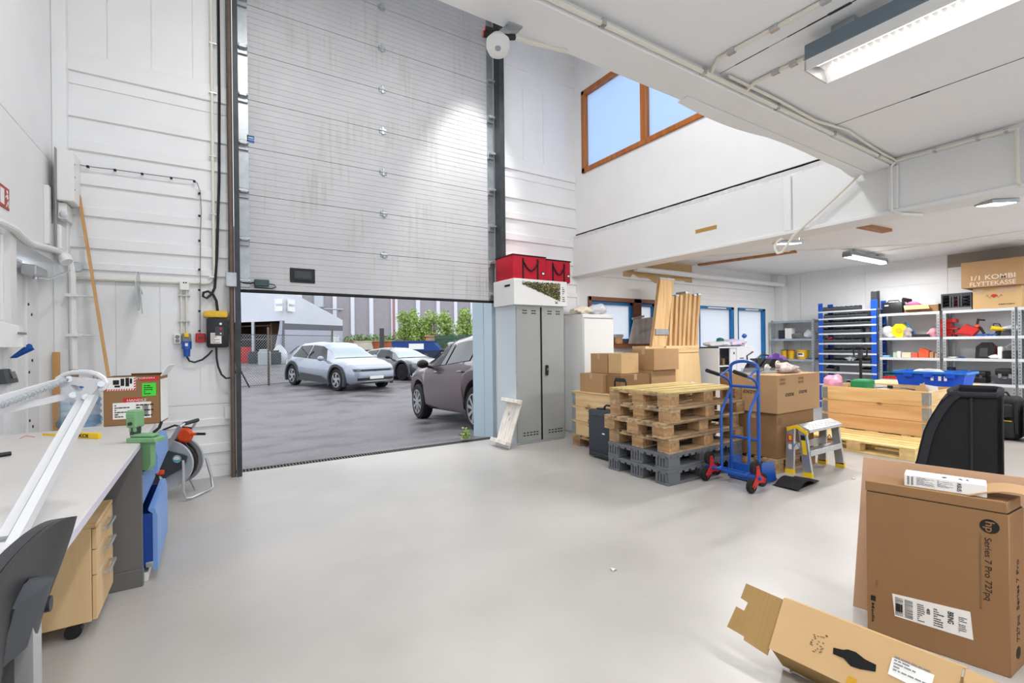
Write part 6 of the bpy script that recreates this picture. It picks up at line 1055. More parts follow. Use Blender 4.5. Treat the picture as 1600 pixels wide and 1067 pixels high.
# ================================================================ BIG CRATES, TOTE, PALLET JACK
T = thing('wooden_pallet', 'fresh empty wooden pallet in front of the large pine crate', 'pallet', (7.37, 2.03, 0), PI/2); pallet_parts(T, 1.2, .8, PALN, PALN); T['group'] = 'pallets on the floor'
CX0, CX1, CY0, CY1 = 7.42, 8.22, 2.15, 3.35
PINEL = wood('pine_long', (206, 158, 98), (236, 200, 144), 1, 14, .6); PINEO = wood('pine_orange', (206, 156, 102), (230, 188, 134), 1, 12, .6)
T = thing('large_crate', 'large open pine crate with galvanised corner hinges and scraps inside', 'crate', (CX0, CY0, 0)); 
pallet_parts(T, .8, 1.2, PALN, PALN)
for k, mm in enumerate((PINEO, PINEO, PINEL)): collar(T, CX0, CX1, CY0, CY1, .146+.19*k, .19, PINE, mm)
MB().box(CX0+.02, CX1-.02, CY0+.02, CY1-.02, .146, .15).build('crate_floor', PLY, T)
carton('cardboard_box', 'brown carton filling most of the large pine crate', CX0+.1, CX1-.1, CY0+.25, CY1-.1, .151, .60, CARDD, 'x')
GCON = 'scraps in the large pine crate'
T = thing('propeller_blade', 'black curved blade lying across the top of the large pine crate', 'blade', (7.55, 2.55, .72)); MB().sheet(lambda u, v: Vector((7.42+.05+(v-.5)*.05*(.4+.6*math.sin(u*PI)), 2.30+.42*u, .717+.02*math.sin(u*PI)+.01*v)), 16, 4, .006).build('blade', BLACKP, T); MB().cyl((7.47, 2.56, .725), (7.47, 2.56, .765), .03).build('blade_hub', BLACKP, T)
tag(MB().prism([(0, 0), (.20, -.02), (.16, .15), (.1, .10)], 'y', 0, .006, Matrix.Translation((7.62, 2.42, .66)) @ rotz(-PI/2.6)).build('card_scrap', CARDL), 'folded pale card scrap sticking up from the large crate', 'scrap', GCON)
tag(MB().prism([(0, 0), (.2, .0), (.19, .12), (.02, .15)], 'y', 0, .004, Matrix.Translation((7.7, 2.34, .64)) @ rotz(-PI/2.2)).build('paper_scrap', PAPER), 'white paper scrap at the hinge end of the large crate', 'scrap', GCON)
tag(MB().prism([(0, 0), (.28, .0), (.27, .1), (.02, .12)], 'y', 0, .004, Matrix.Translation((7.9, 3.0, .62)) @ rotz(-PI/2.2)).build('paper_scrap', PAPER), 'white paper sheet behind the black blade in the large crate', 'scrap', GCON)
tag(MB().blob((7.62, 3.28, .60), (.3, .26, .26), .25, 51, 16).build('pink_bag', mat('pink_film', (232, 160, 186), .4, bump=.5, bs=16)), 'pink plastic bag at the far corner of the large crate', 'bag', GCON); tag(MB().box(7.66, 7.96, 2.9, 3.1, .601, .80, .02).build('green_tub', mat('green_tub', (40, 140, 84), .5)), 'green plastic tub beside the pink bag', 'tub', GCON)
T = thing('rear_crate', 'pine crate standing behind the large one under the blue tote', 'crate', (8.27, 2.06, 0)); pallet_parts(T, .8, 1.2, PALN, PALN)
for k in range(3): collar(T, 8.27, 9.07, 2.06, 3.26, .146+.19*k, .19, PINE, PINEL)
MB().box(8.27, 9.07, 2.06, 3.26, .715, .722).build('lid', PLY, T)
TB = mat('tote_blue', (20, 84, 214), .35); T = thing('plastic_tote', 'bright blue plastic tote with ribbed rim on the crates', 'tote', (8.5, 2.42, .723)); z0 = .723; tw = lambda z: .02*(z-z0)/.2
def tote(mb, inset, z_0, z_1):
    A = [(8.29+inset, 2.06+inset), (8.69-inset, 2.06+inset), (8.69-inset, 2.74-inset), (8.29+inset, 2.74-inset)]; O = [(x+(.03 if x > 8.5 else -.03), y+(.04 if y > 2.4 else -.04)) for x, y in A]
    for j in range(4): a, b, c, d = A[j], A[(j+1) % 4], O[(j+1) % 4], O[j]; mb.poly([(a[0], a[1], z_0), (b[0], b[1], z_0), (c[0], c[1], z_1), (d[0], d[1], z_1)])
    return mb
m_ = tote(MB(), 0, z0, .915); m_.poly([(8.29, 2.06, z0), (8.69, 2.06, z0), (8.69, 2.74, z0), (8.29, 2.74, z0)]); bmesh.ops.remove_doubles(m_.bm, verts=m_.bm.verts, dist=.001); bmesh.ops.solidify(m_.bm, geom=list(m_.bm.faces), thickness=.005); m_.build('tote_shell', TB, T)
m_ = MB().tube([(8.25, 2.01, .905), (8.73, 2.01, .905), (8.73, 2.79, .905), (8.25, 2.79, .905)], .01, flat=(.03, .03), closed=True); m_.build('rim', mat('tote_rim', (40, 128, 214), .35), T)
for y in (2.17, 2.40, 2.62): MB().box(8.235, 8.27, y-.05, y+.05, .84, .90, .004).build('rib', TB, T)
for y in (2.28, 2.36, 2.22): MB().box(8.258, 8.266, y-.015, y+.015, .80, .86).build('sticker', PAPER, T)
tag(MB().blob((8.5, 2.5, z0+.01), (.3, .4, .22), .25, 53, 14).build('white_bag', POLY), 'white plastic bag inside the blue tote', 'bag')
T = thing('pallet_jack', 'black pallet jack with upright loop handle behind the crates', 'pallet jack', (9.1, 3.52, 0)); hx_, hy_ = 9.12, 3.52
MB().tube([(hx_, hy_, .25), (hx_-.03, hy_, 1.12)], .022).build('tiller', BLACKP, T); MB().tube([(hx_-.03, hy_, 1.05), (hx_-.03, hy_-.09, 1.1), (hx_-.03, hy_-.10, 1.20), (hx_-.03, hy_-.05, 1.25), (hx_-.03, hy_+.05, 1.25), (hx_-.03, hy_+.10, 1.20), (hx_-.03, hy_+.09, 1.1)], .014, closed=True).build('loop_handle', BLACKP, T); MB().box(hx_-.05, hx_-.0, hy_-.03, hy_+.03, 1.06, 1.2, .006).build('lever_head', DGREY, T)
MB().box(hx_-.06, hx_+.12, hy_-.08, hy_+.08, .05, .3, .01).build('pump_body', IRON, T); MB().cyl((hx_, hy_-.1, .08), (hx_, hy_+.1, .08), .08).build('steer_wheel', RUBBER, T)
for y in (-.2, .2): MB().box(hx_+.1, hx_+1.15, hy_+y-.07, hy_+y+.07, .07, .12, .004).build('fork', IRON, T)
MB().box(hx_+.08, hx_+.16, hy_-.26, hy_+.26, .06, .14, .004).build('fork_frame', IRON, T)
# ================================================================ SHELVING ALONG THE END WALL
SX = 10.5; SD = .44
def szt(px, py): return aX(px, py, SX).z
def yat(px): return aX(px, 540, SX).y
PERF = mat('perforated_galvanised', (176, 182, 186), .4, .6, var=.15, vs=40)
def rack(nm, label, y0, y1, top, shelves, post, shelfm, pw=.045, lip=.045, deep=SD):
    T = thing(nm, label, 'shelving', (SX+deep/2, (y0+y1)/2, 0))
    for y in (y0, y1):
        for x, s in ((SX, 1), (SX+deep, -1)):
            ya, yb_ = (y, y+pw) if y == y0 else (y-pw, y); p_ = MB().box(min(x, x+s*.003), max(x, x+s*.003), ya, yb_, 0, top).box(min(x, x+s*.04), max(x, x+s*.04), ya if y == y0 else yb_-.003, (ya+.003) if y == y0 else yb_, 0, top).build('upright', post, T)
            if s == 1:
                m_ = MB(); z = .05
                while z < top-.03: m_.box(SX-.0012, SX, (ya+yb_)/2-.006, (ya+yb_)/2+.006, z, z+.018); z += .05
                m_.build('slots', IRON, p_)
    for z in shelves: MB().box(SX-.002, SX+deep+.002, y0+.004, y1-.004, z-.006, z).box(SX-.004, SX-.001, y0+.004, y1-.004, z-lip, z).box(SX+deep+.001, SX+deep+.004, y0+.004, y1-.004, z-lip, z).build('shelf', shelfm, T)
    return T
SHW = mat('shelf_white', (214, 218, 222), .4, .2)
ua0, ua1 = yat(1272)+.0, yat(1205); rack('steel_shelf', 'small galvanised shelf unit in the room corner beside the blue rack', ua0, ua1, 1.82, (.35, zs3 := szt(1240, 561), zs2 := szt(1240, 529), 1.80), PERF, GALV)
ub0, ub1 = yat(1370)+.0, yat(1279)
rows = [szt(1282, 599), szt(1282, 580), szt(1282, 567), szt(1282, 551.5), szt(1282, 536), szt(1282, 521), szt(1282, 509), szt(1282, 498), szt(1282, 487)]
T = rack('bin_rack', 'tall blue rack with white shelves full of dark storage bins', ub0, ub1, 2.12, [.15]+rows, RBLUE, SHW, .085, .03); MB().box(SX-.006, SX-.001, ub0-.02, ub0+.09, 1.95, 2.12).build('post_cap', RBLUE, T)
uc0, uc1 = yat(1469), yat(1374); zt1 = 1.845; zl1 = szt(1480, 526); zl2 = szt(1480, 559.5); zl3 = szt(1480, 596.5)
rack('steel_shelf', 'galvanised shelf unit next to the blue rack, open carton on top', uc0, uc1, 1.846, (.2, zl3, zl2, zl1, zt1), PERF, SHW)
ud0, ud1 = yat(1587), yat(1473); rack('steel_shelf', 'galvanised shelf unit with moving cartons stacked on top', ud0, ud1, 1.846, (.2, zl3, zl2, zl1, zt1), PERF, SHW)
rack('steel_shelf', 'end shelf unit cut off by the picture edge', ud0-1.0, ud0-.02, 1.846, (.2, zl3, zl2, zl1, zt1), PERF, SHW)
# ---- bins
BIN = mat('bin_charcoal', (68, 73, 78), .5)
def make_bin(w_, d_, h_, label):
    T = thing('storage_bin', label, 'bin', (0, 0, 0)); t = .003; m_ = MB(); a = w_/2
    m_.box(0, d_, -a, a, 0, t); m_.box(d_-t, d_, -a, a, 0, h_)
    for s in (-1, 1): m_.prism([(0, 0), (d_, 0), (d_, h_), (d_*.22, h_), (-.012, h_*.55)], 'y', s*a-(t if s > 0 else 0), s*a+(t if s < 0 else 0))
    m_.prism([(0, 0), (t, 0), (-.012+t, h_*.55), (-.012, h_*.55)], 'y', -a, a); m_.build('bin_body', BIN, T); MB().prism([(-.018, h_*.5), (-.004, h_*.5), (-.004, h_*.58), (-.018, h_*.58)], 'y', -a, a).build('label_lip', MATS['mid_grey'], T); return T
B1 = make_bin(.086, .15, .088, 'x'); B2 = make_bin(.168, .22, .10, 'x'); used = {}
GB_ = 'dark storage bins on the blue rack'; rn = ['bottom shelf', 'second shelf up', 'third shelf up', 'fourth shelf up', 'middle shelf', 'fourth shelf from the top', 'third shelf from the top', 'second shelf from the top', 'top shelf']
def put(proto, y, z, label, dx=.02, rz=0.):
    lb = label
    if id(proto) not in used: used[id(proto)] = 1; T = proto; T.location = (SX+dx, y, z); T['label'] = lb
    else: T = dup(proto, (SX+dx, y, z), rz, lb)
    T['group'] = GB_; return T
def rowof(proto, r, fr, w_): # fr: list of fractions across the row counted from the silver unit side
    for i, f in enumerate(fr): put(proto, ub1-.1-(ub1-ub0-.2)*f, rows[r]+.001, 'dark bin on the blue rack, %s, %s from the corner' % (rn[r], ORD[i]))
rowof(B1, 8, [.02+.098*i for i in range(8)], .09); rowof(B1, 7, [.05+.105*i for i in range(9)], .09); rowof(B1, 6, [.03+.104*i for i in range(10)], .09)
rowof(B2, 5, [.09+.2*i for i in range(4)], .17); rowof(B2, 4, [.1+.2*i for i in range(4)], .17); rowof(B2, 3, [.09, .29, .49, .70, .90], .17); rowof(B2, 2, [.09, .285, .48, .68, .89], .17); rowof(B2, 1, [.12, .9], .17); rowof(B2, 0, [.58, .8], .17)
def item(nm, label, cat, mb, mt, group=None): return tag(mb.build(nm, mt), label, cat, group)
z = rows[5]; item('tall_tub', 'round dark tub at the end of the fourth shelf of the blue rack', 'tub', MB().lathe([(.045, 0), (.05, .07), (.05, .09), (.045, .09)], (SX+.1, ub0+.17, z), n=18), BIN)
item('tall_tub', 'round dark tub on the middle shelf of the blue rack, beside the orange cable', 'tub', MB().lathe([(.05, 0), (.055, .08), (.055, .095), (.05, .095)], (SX+.12, ub0+.18, rows[4]), n=18), BIN)
item('orange_cable', 'orange cable heaped in the first bin of the middle shelf', 'cable', MB().tube([(SX+.08+.05*math.cos(t*.9), ub1-.18+.06*math.sin(t*1.1), rows[4]+.07+.008*t) for t in range(9)], .007, 6), ORANGE)
item('clear_wrap', 'clear plastic wrap over a bin on the third shelf up', 'plastic', MB().blob((SX+.12, ub0+.48, rows[2]+.055), (.16, .16, .10), .3, 61, 12), POLY)
item('paper_scrap', 'white papers resting on a low bin at the bottom of the blue rack', 'paper', MB().box(SX+.05, SX+.2, ub0+.2, ub0+.36, rows[0]+.088, rows[0]+.095, M=None).box(SX+.04, SX+.17, ub0+.4, ub0+.55, rows[0]+.09, rows[0]+.096), PAPER)
nest = make_bin(.095, .13, .06, 'x')
for i in range(9):
    lb = 'dark nested bin on the blue post, %s from the bottom of its stack' % ORD[i]
    if i == 0: nest.location = (SX+.06, ub0+.06, rows[8]+.001); nest['label'] = lb; nest['group'] = 'nested bins stacked on the blue rack'; T = nest
    else: T = dup(nest, (SX+.06, ub0+.06, rows[8]+.001+.0345*i), 0, lb)
# ---- silver corner unit
g2 = zs2+.001; g3 = zs3+.001; Yl = lambda f: ua1-.06-(ua1-ua0-.1)*f
item('black_carton', 'small black carton on the corner shelf unit', 'box', MB().box(SX+.08, SX+.25, Yl(.22), Yl(.07), g2, g2+.19, .003), mat('blue_black', (40, 50, 62), .5)); item('white_carton', 'upright white carton beside the small black one', 'box', MB().box(SX+.08, SX+.25, Yl(.42), Yl(.25), g2, g2+.23, .003), PAPER)
item('cable_coil', 'tangle of grey cables on the corner shelf unit', 'cables', MB().tube([(SX+.15+.07*math.cos(t*.8), Yl(.55)+.09*math.sin(t*.77), g2+.015+.004*t) for t in range(26)], .012, 6), MGREY); item('clear_bag', 'clear plastic bag at the end of the corner unit shelf', 'bag', MB().blob((SX+.18, Yl(.85), g2), (.22, .24, .19), .2, 65, 14), POLY)
YELB = mat('bucket_yellow', (226, 178, 30), .4); GRL = mat('lid_green', (40, 120, 60), .4); 
for k, (f, r, h, lm, lb) in enumerate(((.17, .06, .19, GRL, 'small yellow tub with green lid on the corner shelf'), (.36, .07, .185, RED, 'yellow tub with red lid beside the green lidded one'), (.66, .115, .185, YELB, 'wide yellow bucket with a label on the corner shelf'))):
    T = thing('yellow_bucket', lb, 'bucket', (SX+.18, Yl(f), g3), 0, 'yellow tubs on the corner shelf'); MB().lathe([(r*.9, 0), (r, h), (r*.96, h)], (SX+.18, Yl(f), g3), n=24).build('bucket', YELB, T); MB().lathe([(r*1.05, h-.012), (r*1.05, h+.008), (.01, h+.01)], (SX+.18, Yl(f), g3), n=24).build('lid', lm, T)
    if k == 2: MB().sheet(lambda u, v: Vector((SX+.18-(r+.0)*math.cos((u-.5)*1.2), Yl(f)+r*math.sin((u-.5)*1.2), g3+.05+.08*v)), 10, 1, .002).build('bucket_label', PAPER, T); MB().sheet(lambda u, v: Vector((SX+.18-(r+.003)*math.cos((u-.5)*.8), Yl(f)+(r+.003)*math.sin((u-.5)*.8), g3+.09+.03*v)), 8, 1, .002).build('label_print', INK, T)
item('blue_folder', 'blue folder lying at the end of the bucket shelf', 'folder', MB().box(SX+.03, SX+.3, Yl(.98), Yl(.82), g3, g3+.02, .003), BLUE)
# ---- unit next to the blue rack
Yc = lambda px: yat(px)
def span(a, b): return Yc(b), Yc(a)
z = zt1+.001; y0, y1 = span(1377, 1409)
T = thing('tool_case', 'black tool case on top of the shelf unit next to the blue rack', 'case', (SX+.2, (y0+y1)/2, z)); MB().box(SX+.05, SX+.20, y0, y1, z, z+.205, .015, seg=2).build('case_body', BLACKP, T); MB().tube([(SX+.12, y0+.06, z+.2), (SX+.12, y0+.08, z+.24), (SX+.12, y1-.08, z+.24), (SX+.12, y1-.06, z+.2)], .009).build('handle', BLACKP, T); MB().box(SX+.048, SX+.05, y1-.1, y1-.04, z+.14, z+.16).build('case_label', PAPER, T)
y0, y1 = span(1412, 1466); T = thing('open_carton', 'open pale carton with plastic film on top of the shelf unit', 'box', (SX+.2, (y0+y1)/2, z))
m_ = MB().box(SX+.04, SX+.044, y0, y1, z, z+.12).box(SX+.3, SX+.304, y0, y1, z, z+.13).box(SX+.04, SX+.304, y0, y0+.004, z, z+.13).box(SX+.04, SX+.304, y1-.004, y1, z, z+.12).box(SX+.04, SX+.304, y0, y1, z, z+.004); m_.build('carton_body', CARDD, T); MB().sheet(lambda u, v: Vector((SX+.04-.08*v, y0+.14+(y1-y0-.13)*u-.04*v, z+.13-.08*v)), 2, 2, .004).build('flap', CARDL, T)
item('plastic_film', 'clear crumpled plastic film in the open pale carton', 'plastic', MB().blob((SX+.18, (y0+y1)/2, z+.06), (.2, y1-y0-.02, .2), .22, 71, 20), POLY); item('pink_film', 'pink film sticking out of the open pale carton', 'plastic', MB().blob((SX+.06, y1-.13, z+.125), (.06, .2, .07), .2, 72, 12), mat('pink', (222, 110, 160), .5))
T = thing('heat_gun', 'black heat gun on the edge of the open pale carton', 'tool', (SX+.15, y1-.02, z+.13)); MB().cyl((SX+.05, y1+.02, z+.24), (SX+.14, y1-.07, z+.22), .04, .03).build('barrel', BLACKP, T); MB().tube([(SX+.1, y1-.03, z+.22), (SX+.09, y1-.06, z+.12)], .02).build('handle', BLACKP, T)
z = zl1+.001
item('plastic_bag', 'clear plastic bag on the shelf beside the yellow reel', 'bag', MB().blob((SX+.17, Yc(1384), z), (.25, .26, .22), .28, 73, 18), POLY)
T = thing('yellow_reel', 'yellow octagonal reel standing on the upper shelf', 'reel', (SX+.15, Yc(1402), z)); MB().prism([(Yc(1402)+.12*math.cos(t*PI/4+.39), z+.125+.125*math.sin(t*PI/4+.39)*1.07) for t in range(8)], 'x', SX+.08, SX+.22).build('reel_body', YEL, T); MB().cyl((SX+.075, Yc(1402), z+.125), (SX+.082, Yc(1402), z+.125), .05, n=20).build('reel_hub', mat('dull_yellow', (200, 168, 30), .5), T)
item('blue_hose', 'bent blue hose leaning behind the yellow reel', 'hose', MB().tube([(SX+.2, Yc(1407), z+.27), (SX+.18, Yc(1413), z+.22), (SX+.16, Yc(1420), z+.12), (SX+.15, Yc(1424), z+.03)], .018), mat('hose_blue', (40, 110, 170), .4)); item('clear_case', 'clear and brown blister pack beside the blue hose', 'packet', MB().blob((SX+.1, Yc(1415), z), (.14, .16, .18), .25, 75, 12), mat('blister', (176, 164, 160), .3, var=.4, vs=18))
y0, y1 = span(1424, 1449); item('black_tray', 'flat black tray on the upper shelf', 'tray', MB().box(SX+.04, SX+.3, y0, y1, z, z+.05, .008), BLACKP); item('pink_bag', 'pink plastic bag beside the red frames', 'bag', MB().blob((SX+.15, Yc(1456), z), (.2, .2, .15), .25, 76, 14), mat('pale_pink', (226, 160, 170), .5, bump=.3))
def tag_lid(mb, mt): mb.build('tilted_lid', mt, bpy.data.objects['small_box.004'])
z = zl2+.001; y0, y1 = span(1375, 1388); item('blue_flat', 'pale blue flat pack on the middle shelf', 'pack', MB().box(SX+.03, SX+.25, y0, y1, z, z+.035, .004), mat('pale_blue', (120, 170, 214), .5))
for k, (a, b, h, c, lb) in enumerate(((1393, 1398.5, .09, (170, 190, 160), 'pale green small box on the middle shelf'), (1399, 1405, .11, (226, 220, 208), 'cream upright small box on the middle shelf'), (1406.5, 1421, .09, (214, 196, 168), 'tan small box on the middle shelf'), (1422, 1431.5, .085, (210, 92, 66), 'orange red small box on the middle shelf'), (1432.5, 1449, .12, (216, 88, 50), 'larger orange box on the middle shelf'), (1450, 1456.5, .10, (176, 130, 92), 'brown small box on the middle shelf'), (1458, 1465, .08, (190, 150, 110), 'light brown small box at the end of the middle shelf'))):
    y0, y1 = span(a, b); item('small_box', lb, 'box', MB().box(SX+.06, SX+.22, y0, y1, z, z+h, .003), mat('box_colour_%d' % k, c, .7), 'small boxes on the middle shelf')
tag_lid( MB().prism([(Yc(1433), z+.121), (Yc(1448), z+.121), (Yc(1446), z+.135), (Yc(1436), z+.17)], 'x', SX+.08, SX+.2), ORANGE)
z = zl3+.001; item('cable_heap', 'heap of teal and black cables on the lower shelf', 'cables', MB().tube([(SX+.15+.08*math.cos(t*.9), Yc(1388)+.14*math.sin(t*.61), z+.02+.004*t) for t in range(30)], .014, 6), mat('teal_cable', (30, 96, 110), .5))
for k, px in enumerate((1381, 1387, 1393, 1399)): item('pipe_stopper', ('red cap by the post on the lower shelf', 'second red cap on the lower shelf', 'third red cap on the lower shelf', 'red cap nearest the blue tote on the lower shelf')[k], 'cap', MB().cyl((SX+.03, Yc(px), z+.03), (SX+.08, Yc(px), z+.03), .028), RED, 'red caps on the lower shelf')
item('paper_sheaf', 'sheaf of white papers on the lower shelf behind the blue tote', 'paper', MB().box(SX+.05, SX+.3, Yc(1466), Yc(1420), z+.0, z+.05).box(SX+.07, SX+.28, Yc(1455), Yc(1425), z+.05, z+.11, M=None), PAPER); item('black_box', 'black box under the papers on the lower shelf', 'box', MB().box(SX+.1, SX+.32, Yc(1419), Yc(1404), z, z+.12, .005), BLACKP)
# ---- unit with the moving cartons
z = zt1+.001; y0, y1 = span(1470.5, 1518.5)
T = thing('cable_crate', 'dark grey folding crate full of cables on top of the shelving', 'crate', (SX+.2, (y0+y1)/2, z)); m_ = MB().box(SX+.02, SX+.36, y0, y1, z, z+.02).box(SX+.02, SX+.03, y0, y1, z, z+.06).box(SX+.35, SX+.36, y0, y1, z, z+.28).box(SX+.02, SX+.36, y0, y0+.01, z, z+.28).box(SX+.02, SX+.36, y1-.01, y1, z, z+.28)
for f in (0, .31, .40, .58, .67, .95): m_.box(SX+.018, SX+.03, y0+(y1-y0)*f, y0+(y1-y0)*(f+.05), z, z+.27)
m_.box(SX+.016, SX+.03, y0, y1, z+.255, z+.285, .003).build('crate_body', DGREY, T); MB().box(SX+.014, SX+.03, y0, y1, z+.0, z+.04, .003).build('base_rim', MGREY, T)
for k, f in enumerate((.18, .5, .8)): item('cable_bundle', ('black cable bundle at the carton end of the folding crate', 'dark red cable bundle in the middle of the folding crate', 'black cable bundle at the far end of the folding crate')[k], 'cables', MB().tube([(SX+.13+.06*math.cos(t*.9), y0+(y1-y0)*f+.05*math.sin(t*.83), z+.04+.007*t) for t in range(30)], .01, 6), (BLACKP, mat('dark_red_cable', (110, 40, 60), .5), BLACKP)[k])
y0 = Yc(1597); y1 = Yc(1520); Ta, B, a, b, h = carton('cardboard_box', 'plain pale carton with tape and pen marks under the big moving carton', SX+.02, SX+.42, y0, y1, z, z+.34, CARDL, 'y')
writing('lettering', 'ABENGEN', .018, (SX+.02, y0+.26, z+.05), (0, -1, 0), (0, 0, 1), INK, Ta, w=.18, bold=.03); MB().tube([(SX+.0195, y1-.16-.014*t, z+.19+.03*math.sin(t*1.7)) for t in range(14)], .003, 4).build('pen_marks', INKG, Ta)
for f, w_ in ((.86, .1), (.42, .09), (.2, .1)): MB().box(SX+.018, SX+.021, y0+(y1-y0)*f-w_/2, y0+(y1-y0)*f+w_/2, z+.24, z+.338).build('tape_patch', TAPE, Ta)
MB().prism([(y0+(y1-y0)*.55+.04*math.cos(t), z+.20+.03*math.sin(t)) for t in (0, 1.2, 2.4, 3.6, 5)], 'x', SX+.018, SX+.02).build('red_mark', RED, Ta)
Tb, B, a, b, h = carton('moving_carton', 'big brown moving carton with large white lettering, topmost on the shelving', SX-.10, SX+.42, Yc(1600)-.02, Yc(1506), z+.343, z+.343+.42, CARD, 'y')
yy = Yc(1506)-.10; writing('lettering', '1/1 KOMBI', .072, (SX-.10, yy, z+.343+.115), (0, -1, 0), (0, 0, 1), mat('white_print', (226, 214, 196), .8), Tb, w=.5, bold=.02); writing('lettering', 'FLYTTEKASSE', .066, (SX-.10, yy, z+.343+.02), (0, -1, 0), (0, 0, 1), MATS['white_print'], Tb, w=.52, bold=.01)
MB().box(SX+.1, SX+.22, Yc(1600)-.0225, Yc(1600)-.0195, z+.62, z+.66).build('hand_hole', INK, Tb); MB().box(SX-.0, SX+.12, Yc(1600)-.0225, Yc(1600)-.0195, z+.45, z+.58).build('carton_label', PAPER, Tb)
z = zl1+.001; y0, y1 = span(1459, 1489)
T = thing('red_stand', 'red stacked frames standing on the upper shelf of the carton unit', 'frame', (SX+.18, (y0+y1)/2, z)); ym = (y0+y1)/2
MB().box(SX+.08, SX+.26, ym-.12, ym+.13, z, z+.06, .005).box(SX+.1, SX+.24, ym-.09, ym+.09, z+.06, z+.12, .005).box(SX+.08, SX+.26, ym-.16, ym+.10, z+.12, z+.15, .004).box(SX+.11, SX+.22, ym-.07, ym+.06, z+.15, z+.24, .004).box(SX+.09, SX+.25, ym-.14, ym+.12, z+.24, z+.30, .004).build('frame_body', RED, T)
for f in (-.1, .1): MB().cyl((SX+.07, ym+f, z+.0), (SX+.07, ym+f, z+.05), .012).build('knob', BLACKP, T)
ym = Yc(1508); T = thing('red_case', 'tilted red plastic case beside the black clamp', 'case', (SX+.16, ym, z)); MB().prism([(ym+.15, z+.04), (ym-.06, z), (ym-.15, z+.12), (ym+.02, z+.2)], 'x', SX+.08, SX+.24).build('case_body', RED, T); MB().prism([(ym+.13, z+.045), (ym-.05, z+.012), (ym-.055, z+.03), (ym+.12, z+.065)], 'x', SX+.075, SX+.08).build('case_seam', mat('dark_red', (140, 24, 26), .5), T)
ym = Yc(1526); T = thing('quick_clamp', 'black quick clamp standing on the upper shelf', 'clamp', (SX+.15, ym, z)); MB().tube([(SX+.15, ym+.08, z+.01), (SX+.15, ym+.03, z+.16), (SX+.15, ym+.01, z+.29)], .018).tube([(SX+.15, ym-.07, z+.01), (SX+.15, ym-.02, z+.13), (SX+.15, ym+.02, z+.17)], .018).tube([(SX+.15, ym+.01, z+.27), (SX+.15, ym-.07, z+.26)], .012).build('clamp_body', BLACKP, T); MB().cyl((SX+.12, ym+.02, z+.17), (SX+.135, ym+.02, z+.17), .025).build('clamp_button', ORANGE, T)
item('blue_cable', 'blue cable lying in front of the black clamp', 'cable', MB().tube([(SX+.08+.02*math.sin(t), Yc(1535)+.09-.022*t, z+.015+.012*abs(math.sin(t*.8))) for t in range(12)], .016, 6), BLUE)
T = thing('yellow_drill', 'yellow handled tool with black cord on the upper shelf', 'tool', (SX+.14, Yc(1556), z)); MB().cyl((SX+.1, Yc(1546), z+.13), (SX+.16, Yc(1567), z+.10), .035).build('tool_body', YEL, T); MB().tube([(SX+.12, Yc(1548), z+.14), (SX+.12, Yc(1550), z+.2), (SX+.14, Yc(1558), z+.19), (SX+.14, Yc(1561), z+.12), (SX+.12, Yc(1550), z+.03), (SX+.1, Yc(1540), z+.01)], .009).build('cord', BLACKP, T); MB().box(SX+.1, SX+.2, Yc(1560), Yc(1552), z, z+.08, .006).build('tool_foot', BLACKP, T)
y0, y1 = span(1562, 1585); item('grey_tray', 'dark tray with clear lid at the end of the upper shelf', 'tray', MB().box(SX+.04, SX+.32, y0, y1, z, z+.06, .01).box(SX+.06, SX+.3, y0+.02, y1-.02, z+.06, z+.08, .006), DGREY); item('clear_pack', 'clear plastic packet on the dark tray', 'packet', MB().blob((SX+.16, (y0+y1)/2, z+.081), (.16, .18, .09), .25, 81, 14), POLY)
z = zl2+.001; ym = Yc(1536); T = thing('tool_charger', 'black standing machine with red side on the middle shelf', 'machine', (SX+.16, ym, z)); MB().prism([(ym+.11, z), (ym-.11, z), (ym-.11, z+.18), (ym-.05, z+.26), (ym+.03, z+.26), (ym+.10, z+.19)], 'x', SX+.06, SX+.28).build('machine_body', BLACKP, T); MB().box(SX+.1, SX+.26, ym-.114, ym-.108, z+.03, z+.2).build('red_side', mat('maroon_side', (130, 44, 44), .5), T); MB().prism([(ym+.06, z+.03), (ym-.04, z+.03), (ym-.04, z+.17), (ym+.05, z+.17)], 'x', SX+.055, SX+.062).build('dark_panel', DGREY, T)
for k, (a, b, lb, mt) in enumerate(((1476, 1492, 'white papers near the post on the middle shelf', PAPER), (1494, 1504, 'blue booklet among the papers on the middle shelf', BLUE), (1539, 1562, 'crumpled white paper beside the black machine', PAPER))): y0, y1 = span(a, b); item('paper_sheet', lb, 'paper', MB().blob((SX+.13, (y0+y1)/2, z), (.2, y1-y0, .07 if k == 2 else .025), .15, 83+k, 12), mt)
y0, y1 = span(1565, 1586); item('black_printer', 'black box shaped device at the end of the middle shelf', 'device', MB().box(SX+.04, SX+.3, y0, y1, z, z+.13, .012).box(SX+.03, SX+.04, y0+.03, y1-.03, z+.03, z+.07, .003), BLACKP); item('white_device', 'upright white box beside the black device', 'device', MB().box(SX+.06, SX+.28, y1+.005, y1+.06, z, z+.19, .008), PAPER)
z = zl3+.001; T = thing('blue_helmet', 'blue rounded tub on the lower shelf behind the blue tote', 'tub', (SX+.18, Yc(1497), z)); MB().lathe([(.105, 0), (.11, .1), (.10, .16), (.06, .20), (.01, .205)], (SX+.18, Yc(1497), z), n=24).build('tub_body', mat('cyan_blue', (20, 130, 180), .4), T); MB().lathe([(.113, .03), (.113, .045)], (SX+.18, Yc(1497), z), n=24, caps=False).build('tub_band', BLUE, T)
item('dark_blue_box', 'narrow dark blue box by the post on the lower shelf', 'box', MB().box(SX+.1, SX+.3, Yc(1484), Yc(1476), z, z+.24, .004), mat('ink_blue', (40, 54, 84), .5))
